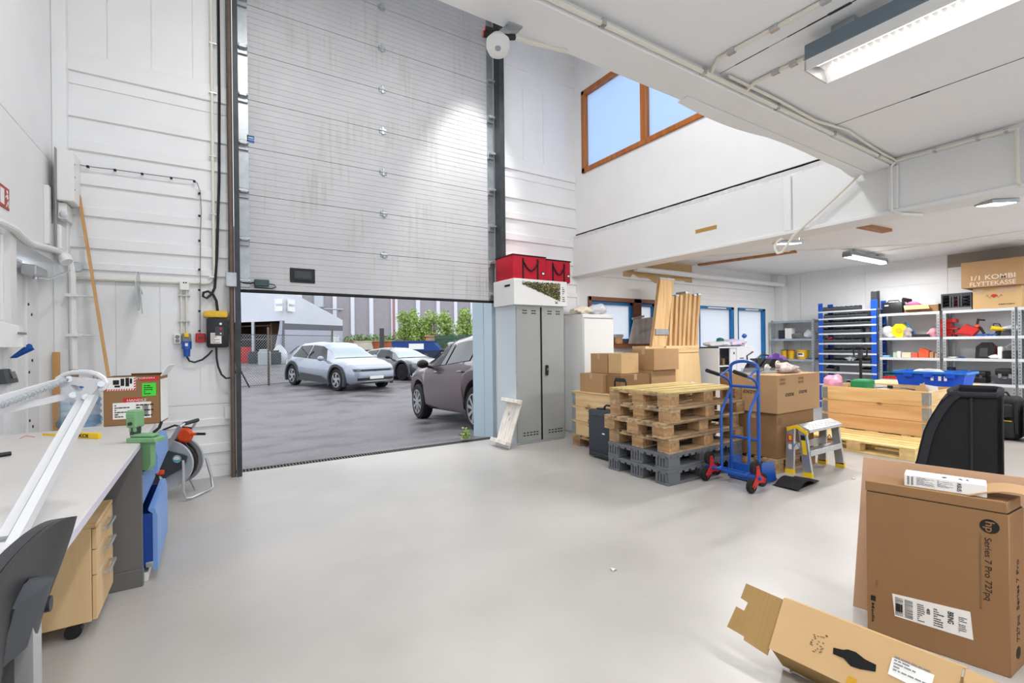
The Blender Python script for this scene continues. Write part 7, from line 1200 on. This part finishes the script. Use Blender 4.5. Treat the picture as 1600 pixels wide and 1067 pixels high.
for a, b, lb, m1, h in ((1509, 1539, 'black tool case on the lower shelf', BLACKP, .19), (1553, 1586, 'grey hard case with latches at the end of the lower shelf', DGREY, .24)):
    y0, y1 = span(a, b); T = thing('hard_case', lb, 'case', (SX+.16, (y0+y1)/2, z)); MB().box(SX+.02, SX+.32, y0, y1, z, z+h*.55, .014, seg=2).build('case_base', m1, T); MB().box(SX+.02, SX+.32, y0, y1, z+h*.57, z+h, .02, seg=2).build('case_lid', BLACKP, T); MB().tube([(SX+.015, y0+.1, z+h*.4), (SX-.01, y0+.1, z+h*.4), (SX-.01, y1-.1, z+h*.4), (SX+.015, y1-.1, z+h*.4)], .009).build('handle', MGREY if h > .2 else BLACKP, T)
    for f in (.25, .75): MB().box(SX+.006, SX+.02, y0+(y1-y0)*f-.02, y0+(y1-y0)*f+.02, z+h*.4, z+h*.68, .003).build('latch', STEEL if h > .2 else DGREY, T)
# ---- backpack on the floor
BP = mat('backpack_cloth', (34, 36, 40), .75, bump=.3, bs=120)
for k, (dy, lb) in enumerate(((0, 'black equipment backpack with yellow piping standing on the floor under the shelving'), (-.42, 'second black backpack beside the first, cut by the picture edge'))):
    yb_ = 1.86+dy; T = thing('backpack', lb, 'backpack', (9.15, yb_, 0)); MB().box(8.98, 9.30, yb_-.19, yb_+.19, .0, .58, .07, seg=3).build('bag_body', BP, T); MB().box(8.90, 8.99, yb_-.15, yb_+.15, .03, .27, .03, seg=2).build('front_pocket', BP, T); MB().box(8.92, 8.99, yb_-.14, yb_+.14, .30, .48, .03, seg=2).build('front_pocket', BP, T)
    MB().box(8.895, 8.905, yb_-.13, yb_+.13, .26, .268).build('yellow_piping', YEL, T); MB().tube([(9.1, yb_-.08, .57), (9.08, yb_-.05, .63), (9.08, yb_+.05, .63), (9.1, yb_+.08, .57)], .014).build('grab_handle', BP, T)
    for s in (-.17, .17): MB().tube([(8.95, yb_+s, .54), (8.91, yb_+s, .4), (8.93, yb_+s, .1)], .012, flat=(.03, .008)).build('strap', BLACKP, T)
# ================================================================ BOXES NEAR THE VIEWER
d = Vector((.102, -.448, 0)).normalized(); hA = Vector((2.565, .977, 0)); hd = math.atan2(d.y, d.x); SK = Matrix(((1, .28, 0, 0), (0, 1, 0, 0), (0, 0, 1, 0), (0, 0, 0, 1))); Wh, Hh, Dh = .46, .65, .17; HL = .70
T = thing('monitor_carton', 'tall brown monitor carton with black logo and a white parcel label', 'box', hA, hd); B = WM(T); nf = Vector((-d.y, d.x, 0))  # nf points away
def onf(px, py):
    r_ = ray(px, py); o = Vector((0, 0, EYE)); t = (hA-o).dot(nf)/r_.dot(nf); q = o+r_*t; return (q-hA).dot(d), q.z
MB().box(0, Wh, 0, Dh, 0, Hh, .003).build('carton_body', CARDD, T, M=B @ SK); MB().box(-.002, Wh-.004, -.002, Dh-.02, Hh+.004, HL, .003).build('lid', CARDD, T, M=B @ SK); MB().box(.003, Wh-.003, .004, Dh-.01, Hh-.002, Hh+.005).build('lid_gap', FRINGE, T, M=B @ SK)
MB().sheet(lambda u, v: Vector((Wh-.115+.20*v, .0+.15*u+.02*v, HL+.001+.035*math.sin(v*PI*.8)+.004*u)), 4, 8, .004).build('torn_flap', CARD, T, M=B); MB().blob((Wh-.13, .07, HL), (.07, .1, .03), .4, 91, 12).build('torn_edge', CARD, T, M=B)
ND = Vector((0, 0, -1)); DX = d
def fw(nm, s, h, px, py, w, par, m=INK, bold=.0, al='LEFT'):
    x, z = onf(px, py); return writing(nm, s, h, B @ Vector((x, 0, z)), ND, DX, m, par, w=w, bold=bold, align=al)
x, z = onf(1546, 822.5); lg = MB().lathe([(.0005, 0), (.029, 0), (.029, .0008), (.0005, .0008)], (x, 0, z), (0, -1, 0), 36, caps=False).build('round_logo', INK, T, M=B)
writing('lettering', 'hp', .026, B @ Vector((x-.011, -.0012, z+.021)), ND, DX+Vector((0, 0, -.22)), CARDD, lg, w=.042, bold=.02)
x0, z0 = onf(1538, 839); x1, z1 = onf(1541, 937); fw('lettering', 'Series 7 Pro 727pq', .020, 1538.5, 839, (z0-z1), T, bold=.004)
x0, z0 = onf(1530, 834); x1, z1 = onf(1530, 950); fw('lettering', '27 inch QHD Monitor / Moniteur QHD de 27 pouces (68,6 cm)', .007, 1530, 834, (z0-z1), T, INKG)
fw('lettering', 'EPEAT', .008, 1368, 906, .03, T, INKG); fw('lettering', 'Media', .010, 1362, 940, .09, T, INK, .01); x, z = onf(1364, 934); MB().box(x-.008, x+.010, -.0012, 0, z-.012, z+.012).build('square_mark', INK, T, M=B)
pl_ = [onf(*p) for p in ((1394, 927), (1516, 956), (1521, 1000), (1398, 962))]; lb_ = MB().prism([(p[0], p[1]) for p in pl_], 'y', -.0012, 0, B).build('parcel_label', PAPER, T)
x0, zt_ = pl_[0]; x1 = pl_[1][0]; Lw = x1-x0; zb_ = min(pl_[3][1], pl_[2][1]); zb_ = pl_[3][1]; hL = (zt_-zb_)
m_ = MB(); P0 = lambda u, v: B @ Vector((x0+Lw*u, -.0012, zb_+hL*v))
lines_block(m_, P0(.05, .1), d, (0, 0, 1), Lw*.09, hL*.8, 1, 5); lines_block(m_, P0(.34, .1), d, (0, 0, 1), Lw*.10, hL*.8, 9, 6); lines_block(m_, P0(.55, .1), d, (0, 0, 1), Lw*.14, hL*.8, 8, 7); lines_block(m_, P0(.86, .15), d, (0, 0, 1), Lw*.10, hL*.7, 9, 8)
for u in (.04, .17):   # upright bar codes printed across the label
    for k in range(16): z = zb_+hL*(.08+.052*k); m_.poly([B @ Vector((x0+Lw*u, -.0016, z)), B @ Vector((x0+Lw*(u+.11), -.0016, z)), B @ Vector((x0+Lw*(u+.11), -.0016, z+hL*random.uniform(.012, .04))), B @ Vector((x0+Lw*u, -.0016, z+hL*.03))])
m_.build('label_print', INK, lb_); writing('lettering', '400', .012, P0(.46, .78), ND, d, INK, lb_, w=.024, bold=.02); writing('lettering', 'BRING', .018, P0(.73, .93), ND, d, INK, lb_, w=.05, bold=.03)
qs = B.to_3x3() @ Vector((.28, 1, 0)).normalized(); writing('lettering', '727pq  Series 7 Pro', .03, B @ SK @ Vector((Wh, .10, .12)), (0, 0, 1), -qs, INK, T, w=.33); MB().lathe([(.0005, 0), (.024, 0), (.024, .0008), (.0005, .0008)], (Wh+.001, .085, .075), (1, -.28, 0), 30, caps=False).build('round_logo', INK, T, M=B @ Matrix.Translation((.28*.085, 0, 0)))
# white gadget box on the lid
a = onf(1408, 763); b = onf(1533, 777); T2 = thing('gadget_box', 'slim white printed box lying on the monitor carton lid', 'box', B @ Vector((a[0]+.01, .0, HL+.001)), hd+.02); B2 = WM(T2); Lg = (b[0]-a[0])*1.03; MB().box(0, Lg, .012, .11, 0, .052, .002).build('box_body', PAPER, T2, M=B2); dx2 = B2.to_3x3() @ Vector((1, 0, 0))
m_ = MB(); lines_block(m_, B2 @ Vector((Lg*.16, .0115, .012)), dx2, (0, 0, 1), Lg*.24, .034, 9, 3); lines_block(m_, B2 @ Vector((Lg*.42, .0115, .016)), dx2, (0, 0, 1), Lg*.2, .03, 8, 4); m_.build('small_print', MGREY, T2)
m_ = MB()
for u in (.04, .09): 
    for k in range(9): m_.poly([B2 @ Vector((Lg*u, .0112, .008+.0042*k)), B2 @ Vector((Lg*(u+.028), .0112, .008+.0042*k)), B2 @ Vector((Lg*(u+.028), .0112, .0105+.0042*k)), B2 @ Vector((Lg*u, .0112, .0105+.0042*k))])
m_.build('bar_code', INK, T2); writing('lettering', 'ASUS', .014, B2 @ Vector((Lg*.66, .011, .045)), ND, dx2, INK, T2, w=.035, bold=.02)
m_ = MB()
for P_ in ([(.46, .04), (.5, .06), (.55, .055), (.51, .03)], [(.66, .05), (.74, .035), (.7, .07)], [(.76, .045), (.8, .04), (.78, .075)]): m_.poly([B2 @ Vector((Lg*u, v, .0526)) for u, v in P_])
m_.build('printed_shapes', INK, T2); MB().box(Lg*.70, Lg, .010, .0125, .001, .051, .001).build('end_sleeve', PAPER, T2, M=B2)
# flattened carton leaning behind it, and a further open flap
q0 = aZ(1327, 958, 0.004); q1 = q0+d*.66; tp = B @ Vector((-.03, .27, .735)); T = thing('flattened_carton', 'pinkish brown flattened carton leaning behind the monitor carton', 'cardboard', (q0.x, q0.y, 0)); lean = Vector((tp.x-q0.x, tp.y-q0.y, tp.z)) 
q0 = B @ Vector((-.085, .19, .004)); lean = B @ Vector((-.045, .255, .757))-q0; CARDP = mat('cardboard_pink', (198, 160, 130), .85, var=.04, vs=3)
MB().sheet(lambda u, v: q0+d*(.70*u)*1.0+lean*v*(1-.02*max(0, u-.93)/.07), 6, 4, .006).build('sheet', CARDP, T)
T = thing('side_carton', 'brown carton with a raised flap beyond the monitor carton', 'box', (3.35, .35, 0)); MB().box(3.15, 3.55, .05, .40, 0, .60, .003).build('carton_body', CARDP, T); MB().sheet(lambda u, v: Vector((3.15+.05*v, .40-.34*u, .60+.17*v)), 2, 2, .005).build('flap', CARDP, T)
# open carton in front
CARDF = mat('cardboard_tan', (200, 166, 120), .85, var=.05, vs=3); CORR = mat('corrugated_inside', (166, 134, 84), .85, var=.06, vs=4, bump=.4, bs=60, stretch=(1, 30, 1))
T = thing('open_carton', 'open tan carton with a black hand hole lying in front of the monitor carton', 'box', (2.2, .75, 0)); 
pTL = Vector((1.967, 1.04, .30)); pBL = Vector((1.80, 1.05, .02)); e = Vector((.05, -.50, 0)).normalized(); Lp = .70; dn = (pBL-pTL)
MB().box(2.0, 2.45, .38, 1.03, 0, .008).prism([(1.975, .005), (2.13, .005), (1.98, .285)], 'y', 1.02, 1.026).prism([(1.985, .005), (2.13, .005), (1.99, .285)], 'y', .50, .506).box(2.0, 2.45, .38, 1.03, .012, .02).build('carton_body', CORR, T)
def pp_(u, v): return pTL+e*(u)+dn*v
MB().sheet(lambda u, v: pp_(u*.535, v*.62), 8, 4, .005).build('front_panel', CARDF, T); MB().sheet(lambda u, v: pp_(.54+.10*u, v*.6)+Vector((.03*u, -.0, -.02*u)), 4, 4, .005).build('end_flap', CARDF, T)
nP = e.cross(dn).normalized(); nP = nP if nP.x < 0 else -nP
FL_ = [(0, .02), (-.155, .0), (-.158, .2), (-.125, .22), (-.13, .33), (-.165, .32), (-.175, .60), (-.10, .62), (-.098, .66), (-.0, .70)]
m_ = MB(); A_ = [m_.bm.verts.new(pp_(u, v)) for u, v in FL_]; Bv = [m_.bm.verts.new(pp_(u, v)-nP*.006) for u, v in FL_]; m_.bm.faces.new(A_); m_.bm.faces.new(Bv[::-1])
for j in range(len(A_)): k = (j+1) % len(A_); m_.bm.faces.new((A_[j], Bv[j], Bv[k], A_[k]))
bmesh.ops.recalc_face_normals(m_.bm, faces=m_.bm.faces); m_.build('notched_flap', CORR, T)
MB().sheet(lambda u, v: pp_(.535*u, .60)+nP*(-.02-.12*v)+Vector((0, 0, -.05*v)), 4, 3, .005).build('under_panel', CORR, T)
def plane_hit(px, py):
    r_ = ray(px, py); o = Vector((0, 0, EYE)); return o+r_*((pTL-o).dot(nP)/r_.dot(nP))
def slab_on(pts, off, nm, m, th=.001):
    m_ = MB(); A_ = [m_.bm.verts.new(plane_hit(*p)+nP*off) for p in pts]; f_ = m_.bm.faces.new(A_); m_.build(nm, m, T)
slab_on([(1303, 1012), (1318, 1015.5), (1326, 1015), (1338, 1019), (1352, 1030), (1370, 1039), (1369, 1050), (1352, 1047), (1345, 1046), (1330, 1041), (1319, 1029), (1302.5, 1022)], .007, 'hand_hole', FRINGE); slab_on([(1395, 1027), (1461, 1055), (1453, 1085), (1388, 1053)], .0075, 'white_label', PAPER); slab_on([(1327, 1056), (1340, 1062), (1338, 1076), (1322, 1070)], .007, 'tape_piece', mat('yellow_tape', (200, 150, 30), .5))
m_ = MB(); u_ = (plane_hit(1461, 1055)-plane_hit(1395, 1027)).normalized(); v_ = nP.cross(u_); v_ = v_ if v_.z > 0 else -v_; lines_block(m_, plane_hit(1396, 1048)+nP*.0085, u_, v_, .10, .05, 5, 11); m_.build('label_print', MGREY, T)
m_ = MB(); rnd = random.Random(9)
for k in range(26): p = plane_hit(1272+rnd.uniform(-6, 22), 1000+rnd.uniform(-8, 22))+nP*.007; m_.poly([p, p+u_*.006, p+u_*.007+v_*.003, p+v_*.004])
m_.build('faded_stamp', INKG, T); MB().sheet(lambda u, v: pTL+e*(.54*u)+Vector((.0+.035*v, 0, .002-.012*v)), 4, 2, .005).build('top_flap', CARDF, T)
# ================================================================ PADDED CASE
Wc = 3.0; S_ = Wc/FPX; PADF = mat('case_fabric', (26, 27, 30), .92, bump=.35, bs=260); PADR = mat('case_binding', (36, 38, 43), .85, bump=.2, bs=200)
q = aW(1500, 616, Wc); T = thing('padded_case', 'black padded fabric case with an open top, standing behind the monitor carton', 'case', (q.x, q.y, 0), -1.38); ctr = Vector((q.x, q.y, 0)); B = WM(T); ztop = q.z
OUT = [(1428, 724), (1433, 702), (1440, 678), (1447, 663), (1455, 649), (1463, 637), (1471, 627), (1483, 617), (1492, 616)]
SH = S_*.727
oz = [((px-1500)*SH, ztop-(py-616)*S_) for px, py in OUT]; bl = [(oz[0][0]-.03, .45), (oz[0][0]-.04, 0)]
prof = bl[::-1]+oz+[((1561-1500)*SH, ztop), ((1564-1500)*SH, .5), ((1564-1500)*SH, 0)]
Dc = .30
MB().prism(prof, 'y', -.0, .03, B).build('front_panel', PADF, T); MB().prism([(x, z+.02) if z > .5 else (x, z) for x, z in prof], 'y', Dc-.03, Dc, B).build('back_panel', PADF, T)
edge = [Vector((x, 0, z)) for x, z in prof[:-3]]
MB().sheet(lambda u, v: (lambda f: edge[int(f)].lerp(edge[min(int(f)+1, len(edge)-1)], f-int(f)))(u*(len(edge)-1.001))+Vector((.004, .0+Dc*v, .02*v)), 24, 2, .03).build('side_panel', PADR, T, M=B); xr = (1564-1500)*SH; MB().box(xr-.03, xr, .0, Dc, 0, ztop-.01, .004).build('side_panel', PADF, T, M=B)
MB().tube([Vector((oz[-1][0]-.02, .005, ztop-.005)), Vector((.0, -.004, ztop)), Vector(((1517-1500)*SH, -.006, ztop)), Vector((xr-.03, .0, ztop+.004)), Vector((xr-.012, .03, ztop+.008)), Vector((xr-.012, Dc-.02, ztop+.02)), Vector((xr-.04, Dc-.01, ztop+.024)), Vector((oz[-1][0], Dc-.01, ztop+.024)), Vector((oz[-1][0]-.03, .12, ztop+.01))], .018, 10, closed=True).build('rim', PADR, T, M=B)
MB().sheet(lambda u, v: (lambda f: edge[1:][int(f)].lerp(edge[1:][min(int(f)+1, len(edge)-2)], f-int(f)))(u*(len(edge)-2.001))+Vector((.012+.042*v, -.008, -.006*v)), 30, 3, .012).build('binding', PADR, T, M=B); MB().tube([Vector(((1517-1500)*SH, -.006, ztop-.02)), Vector(((1517-1500)*SH, -.006, .02))], .007).build('seam', PADR, T, M=B)
# ================================================================ CEILING LAMPS AND CABLES
def louver():
    T = thing('fluorescent_lamp', 'x', 'ceiling lamp', (0, 0, 0)); HB = mat('lamp_housing', (112, 126, 138), .45, .2)
    MB().box(-.11, -.045, -.9, .9, .055, .13, .004).box(-.06, .0, -.9, .9, .10, .13, .004).build('housing', HB, T); MB().box(-.06, -.02, -.8, -.7, .13, .184).box(-.06, -.02, .7, .8, .13, .184).build('ceiling_clip', GALV, T)
    MB().prism([(-.11, .0), (-.105, .06), (-.05, .10), (.05, .10), (.11, .02), (.11, .0), (.104, .02), (.048, .092), (-.048, .092), (-.10, .056), (-.104, .0)], 'y', -.9, .9).build('reflector', mat('reflector_white', (238, 238, 236), .3), T)
    for s in (-.9, .893): MB().prism([(-.11, .0), (-.105, .06), (-.05, .10), (.05, .10), (.11, .02), (.11, .0)], 'y', s, s+.007).build('end_plate', ALU, T)
    for x in (-.07, .07): MB().cyl((x, -.86, .03), (x, .86, .03), .013, n=10).build('tube', LAMPG, T)
    m_ = MB()
    for k in range(60): m_.box(-.058, .058, -.88+.0298*k, -.879+.0298*k, .045, .075)
    m_.build('louvre', mat('louvre_grey', (206, 204, 204), .4), T); return T
L0 = louver(); pos = ['hung over the open cartons, partly in the picture', 'added unseen for fill, further along behind the viewer', 'added unseen for fill, above the work desk side', 'added unseen for fill, above the desk, behind the viewer']
for i, (x, y, z) in enumerate(TUBES):  # copies beyond the visible lamp are unseen, added for fill light
    o = L0 if i == 0 else dup(L0, (x, y, z)); o.location = (x, y, z); o['label'] = 'long fluorescent ceiling lamp '+pos[i]; o['group'] = 'long fluorescent lamps'
def batten(label, x, y, z, l):
    T = thing('batten_lamp', label, 'ceiling lamp', (x, y, z), 0, 'batten lamps in the store room'); MB().box(x-l/2, x+l/2, y-.06, y+.06, z-.03, z+.03, .012, seg=2).build('housing', mat('batten_grey', (150, 154, 156), .45, .3), T); MB().box(x-l/2+.02, x+l/2-.02, y-.055, y+.055, z-.07, z-.03, .012, seg=2).build('diffuser', LAMPG, T)
    for s in (-1, 1): MB().box(x+s*(l/2-.03)-.035, x+s*(l/2-.03)+.035, y-.062, y+.062, z-.065, z-.0, .01).build('end_cap', MGREY, T); MB().box(x+s*l*.3-.02, x+s*l*.3+.02, y-.02, y+.02, z+.03, 2.85).build('ceiling_clip', GALV, T)
for (x, y, z, l, p), lb in zip(STORE, ('lit batten lamp in front of the shelving wall', 'batten lamp over the floor beside the backpacks', 'batten lamp hidden behind the fascia beam', 'batten lamp at the near end of the store room')): batten(lb, x, y, z, l)
for p0_, p1_, lb in (((1212, 381), (1249, 380), 'small bright floodlight under the fascia beam by the hanging cable'), ((1535, 320), (1578, 318), 'small bright floodlight under the fascia beam near the shelving side')):
    a = aZ(*p0_, 2.40); b = aZ(*p1_, 2.40); c = (a+b)/2; T = thing('floodlight', lb, 'floodlight', c, 0, 'floodlights under the fascia beam'); Lx = (b-a).length/2
    Mx = Matrix.Translation(c) @ rotz(math.atan2((b-a).y, (b-a).x)) @ Matrix.Rotation(.12, 4, 'X'); MB().box(-Lx, Lx, -.09, .09, .0, .03, .006).build('housing', GALV, T, M=Mx); MB().box(-Lx+.015, Lx-.015, -.075, .075, -.006, .0).build('lit_panel', LAMPG, T, M=Mx); MB().tube([(-Lx, 0, .015), (-Lx, 0, .06), (Lx, 0, .06), (Lx, 0, .015)], .006).build('bracket', STEEL, T, M=Mx); MB().box(c.x-.02, c.x+.02, c.y-.02, c.y+.02, c.z+.055, 2.85).build('hanger', GALV, T)
for x, y, z in HIGH: T = thing('high_bay_lamp', 'round high-bay lamp in the tall bay %s' % ('near the desk wall' if x < 1 else 'near the fascia beam'), 'ceiling lamp', (x, y, z)); MB().lathe([(.3, -.16), (.34, -.17), (.16, .1), (.08, .16)], (x, y, z), n=28, caps=False).build('shade', ALU, T); MB().cyl((x, y, z+.14), (x, y, 7.0), .02).build('stem', GALV, T)
T = thing('wall_floodlight', 'floodlight on the upper wall aimed at the overhead door', 'floodlight', (4.3, 5.0, 6.0)); MB().box(3.14, 3.36, 4.9, 5.1, 6.06, 6.2, .01).build('housing', GALV, T); MB().box(3.36, UXW, 4.97, 5.03, 6.1, 6.16).build('bracket', GALV, T)
# dock lamp under the beam edge
p = aZ(796, 46, 2.82); w_ = p.x*FW.x+p.y*FW.y; T = thing('dock_lamp', 'white round dock lamp with red-ringed black connectors under the beam edge', 'lamp', p); c = aW(778, 70, w_-.06); r = 18*w_/FPX
MB().lathe([(r*.3, -r*.95), (r*.75, -r*.75), (r, -r*.2), (r*.98, r*.35), (r*.55, r*.8), (r*.2, r)], c, (0, 0, 1), 28).build('bowl', WHITEP, T); fdir = (Vector((0, 0, EYE))-c).normalized(); lc = c+Vector((fdir.x, fdir.y, 0)).normalized()*r*.52+Vector((0, 0, -r*.66)); MB().sph(lc, (r*.34, r*.34, r*.2), 14).build('lens', mat('grey_lens', (150, 164, 178), .15), T)
MB().box(p.x-.03, p.x+.04, p.y-.05, p.y+.03, 2.812, 2.82).prism([(p.x-.03, 2.82), (p.x+.03, 2.82), (c.x+.01, c.z+r*.7), (c.x-.02, c.z+r*.7)], 'y', c.y-.004, c.y+.004).build('bracket', GALV, T)
for v in (0, 1):
    a = aW(768+2*v, 49-6*v+6, w_-.05); b = aW(755+3*v, 47-8*v+6, w_-.06); cn = MB().cyl(a, b, r*.27).build('connector', BLACKP, T); MB().cyl(b, b+(b-a)*.06, r*.29).build('red_ring', RED, cn); 
a = aW(795, 60, w_-.04); MB().cyl(aW(788, 58, w_-.05), aW(804, 58, w_-.03), r*.25).build('side_connector', BLACKP, T); e1 = aW(805, 58, w_); MB().tube([e1, aW(835, 68, w_+.08), aW(860, 74, w_+.14), aZ(885, 80, 2.812)], .011).build('flex_cable', CREAMP, T)
# conduits and cables along the beam
yb_ = 1.625; T = thing('beam_conduit', 'cream conduit and cables running along the near edge of the beam', 'conduit', (1.5, yb_, 2.84)); xe = FX-.02
MB().tube([(LX+.1, yb_, 2.845), (xe, yb_, 2.845)], .014).build('pipe', CREAMP, T); MB().tube([(2.5, yb_-.025, 2.868), (3.0, yb_-.03, 2.865), (3.5, yb_-.02, 2.86), (3.9, yb_-.055, 2.872), (4.2, yb_-.035, 2.868), (4.6, yb_-.02, 2.86), (xe, yb_-.02, 2.858)], .009).build('loose_cable', CREAMP, T)
for k in range(8): x = LX+.5+k*.75; MB().box(x-.012, x+.012, yb_-.018, 1.64, 2.83, 2.862).build('pipe_clip', STEEL, T)
for nm, P_, lb in (('ceiling_conduit', [(1105, 113), (1122, 92), (1143, 80), (1210, 44), (1290, 0), (1330, -22)], 'cream conduit branching from the beam across the ceiling'), ('ceiling_conduit', [(1169, 135), (1180, 128), (1212, 112), (1240, 99), (1263, 88)], 'short cream conduit feeding the long fluorescent lamp')):
    T = thing(nm, lb, 'conduit', aZ(*P_[2], 2.875)); pts = [aZ(*q_, 2.872) for q_ in P_]; pts[0] = Vector((pts[0].x, yb_+.0, 2.85)); MB().tube(pts, .011).build('pipe', CREAMP, T)
    for q_ in pts[2:5]: MB().box(q_.x-.012, q_.x+.012, q_.y-.02, q_.y+.02, 2.858, 2.885).build('pipe_clip', STEEL, T)
T = thing('fascia_conduit', 'cream conduit along the top of the fascia beam turning down twice', 'conduit', (FX, 1.2, 2.86)); x = FX-.05; ya = aX(1592, 193, FX).y
MB().tube([(x, 1.60, 2.85), (x, ya+.03, 2.85), (x, ya, 2.84), (x, ya, 2.80), (x, ya, 2.47), (x, ya-.02, 2.43)], .013).build('pipe', CREAMP, T); yq = aX(1397, 295, FX).y; MB().tube([(x, 1.61, 2.84), (x-.005, yq, 2.81), (x-.005, yq, 2.44), (x+.02, yq-.06, 2.405), (x+.2, yq-.14, 2.40)], .012).build('pipe', WHITEP, T)
for y in (1.35, 1.1, .95): MB().box(x-.012, FX-.021, y-.01, y+.01, 2.835, 2.865).build('pipe_clip', STEEL, T)
P_ = [(1344, 272), (1318, 297), (1290, 323), (1262, 348), (1240, 368), (1228, 385), (1222, 394), (1215, 396), (1211, 390), (1211, 382), (1216, 377), (1222, 373)]; tag(MB().tube([aX(u, v, FX-.05+.02*(i/11)) for i, (u, v) in enumerate(P_)], .012).build('hanging_cable', CREAMP), 'white cable hanging slantwise from the beam in a loop by the small floodlight', 'cable')
for q_, lb in (((958, 890), 'small white paper scrap in the middle of the floor'), ((1333, 748), 'torn paper scrap on the floor near the step ladder'),):
    p = aZ(*q_, .002); tag(MB().sheet(lambda u, v: p+Vector((.035*(u-.5)+.01*v, .03*(v-.5), .002+.006*math.sin(u*3+v*2))), 3, 3, .001).build('paper_scrap', PAPER if q_[0] > 300 else RUBBER), lb, 'scrap')
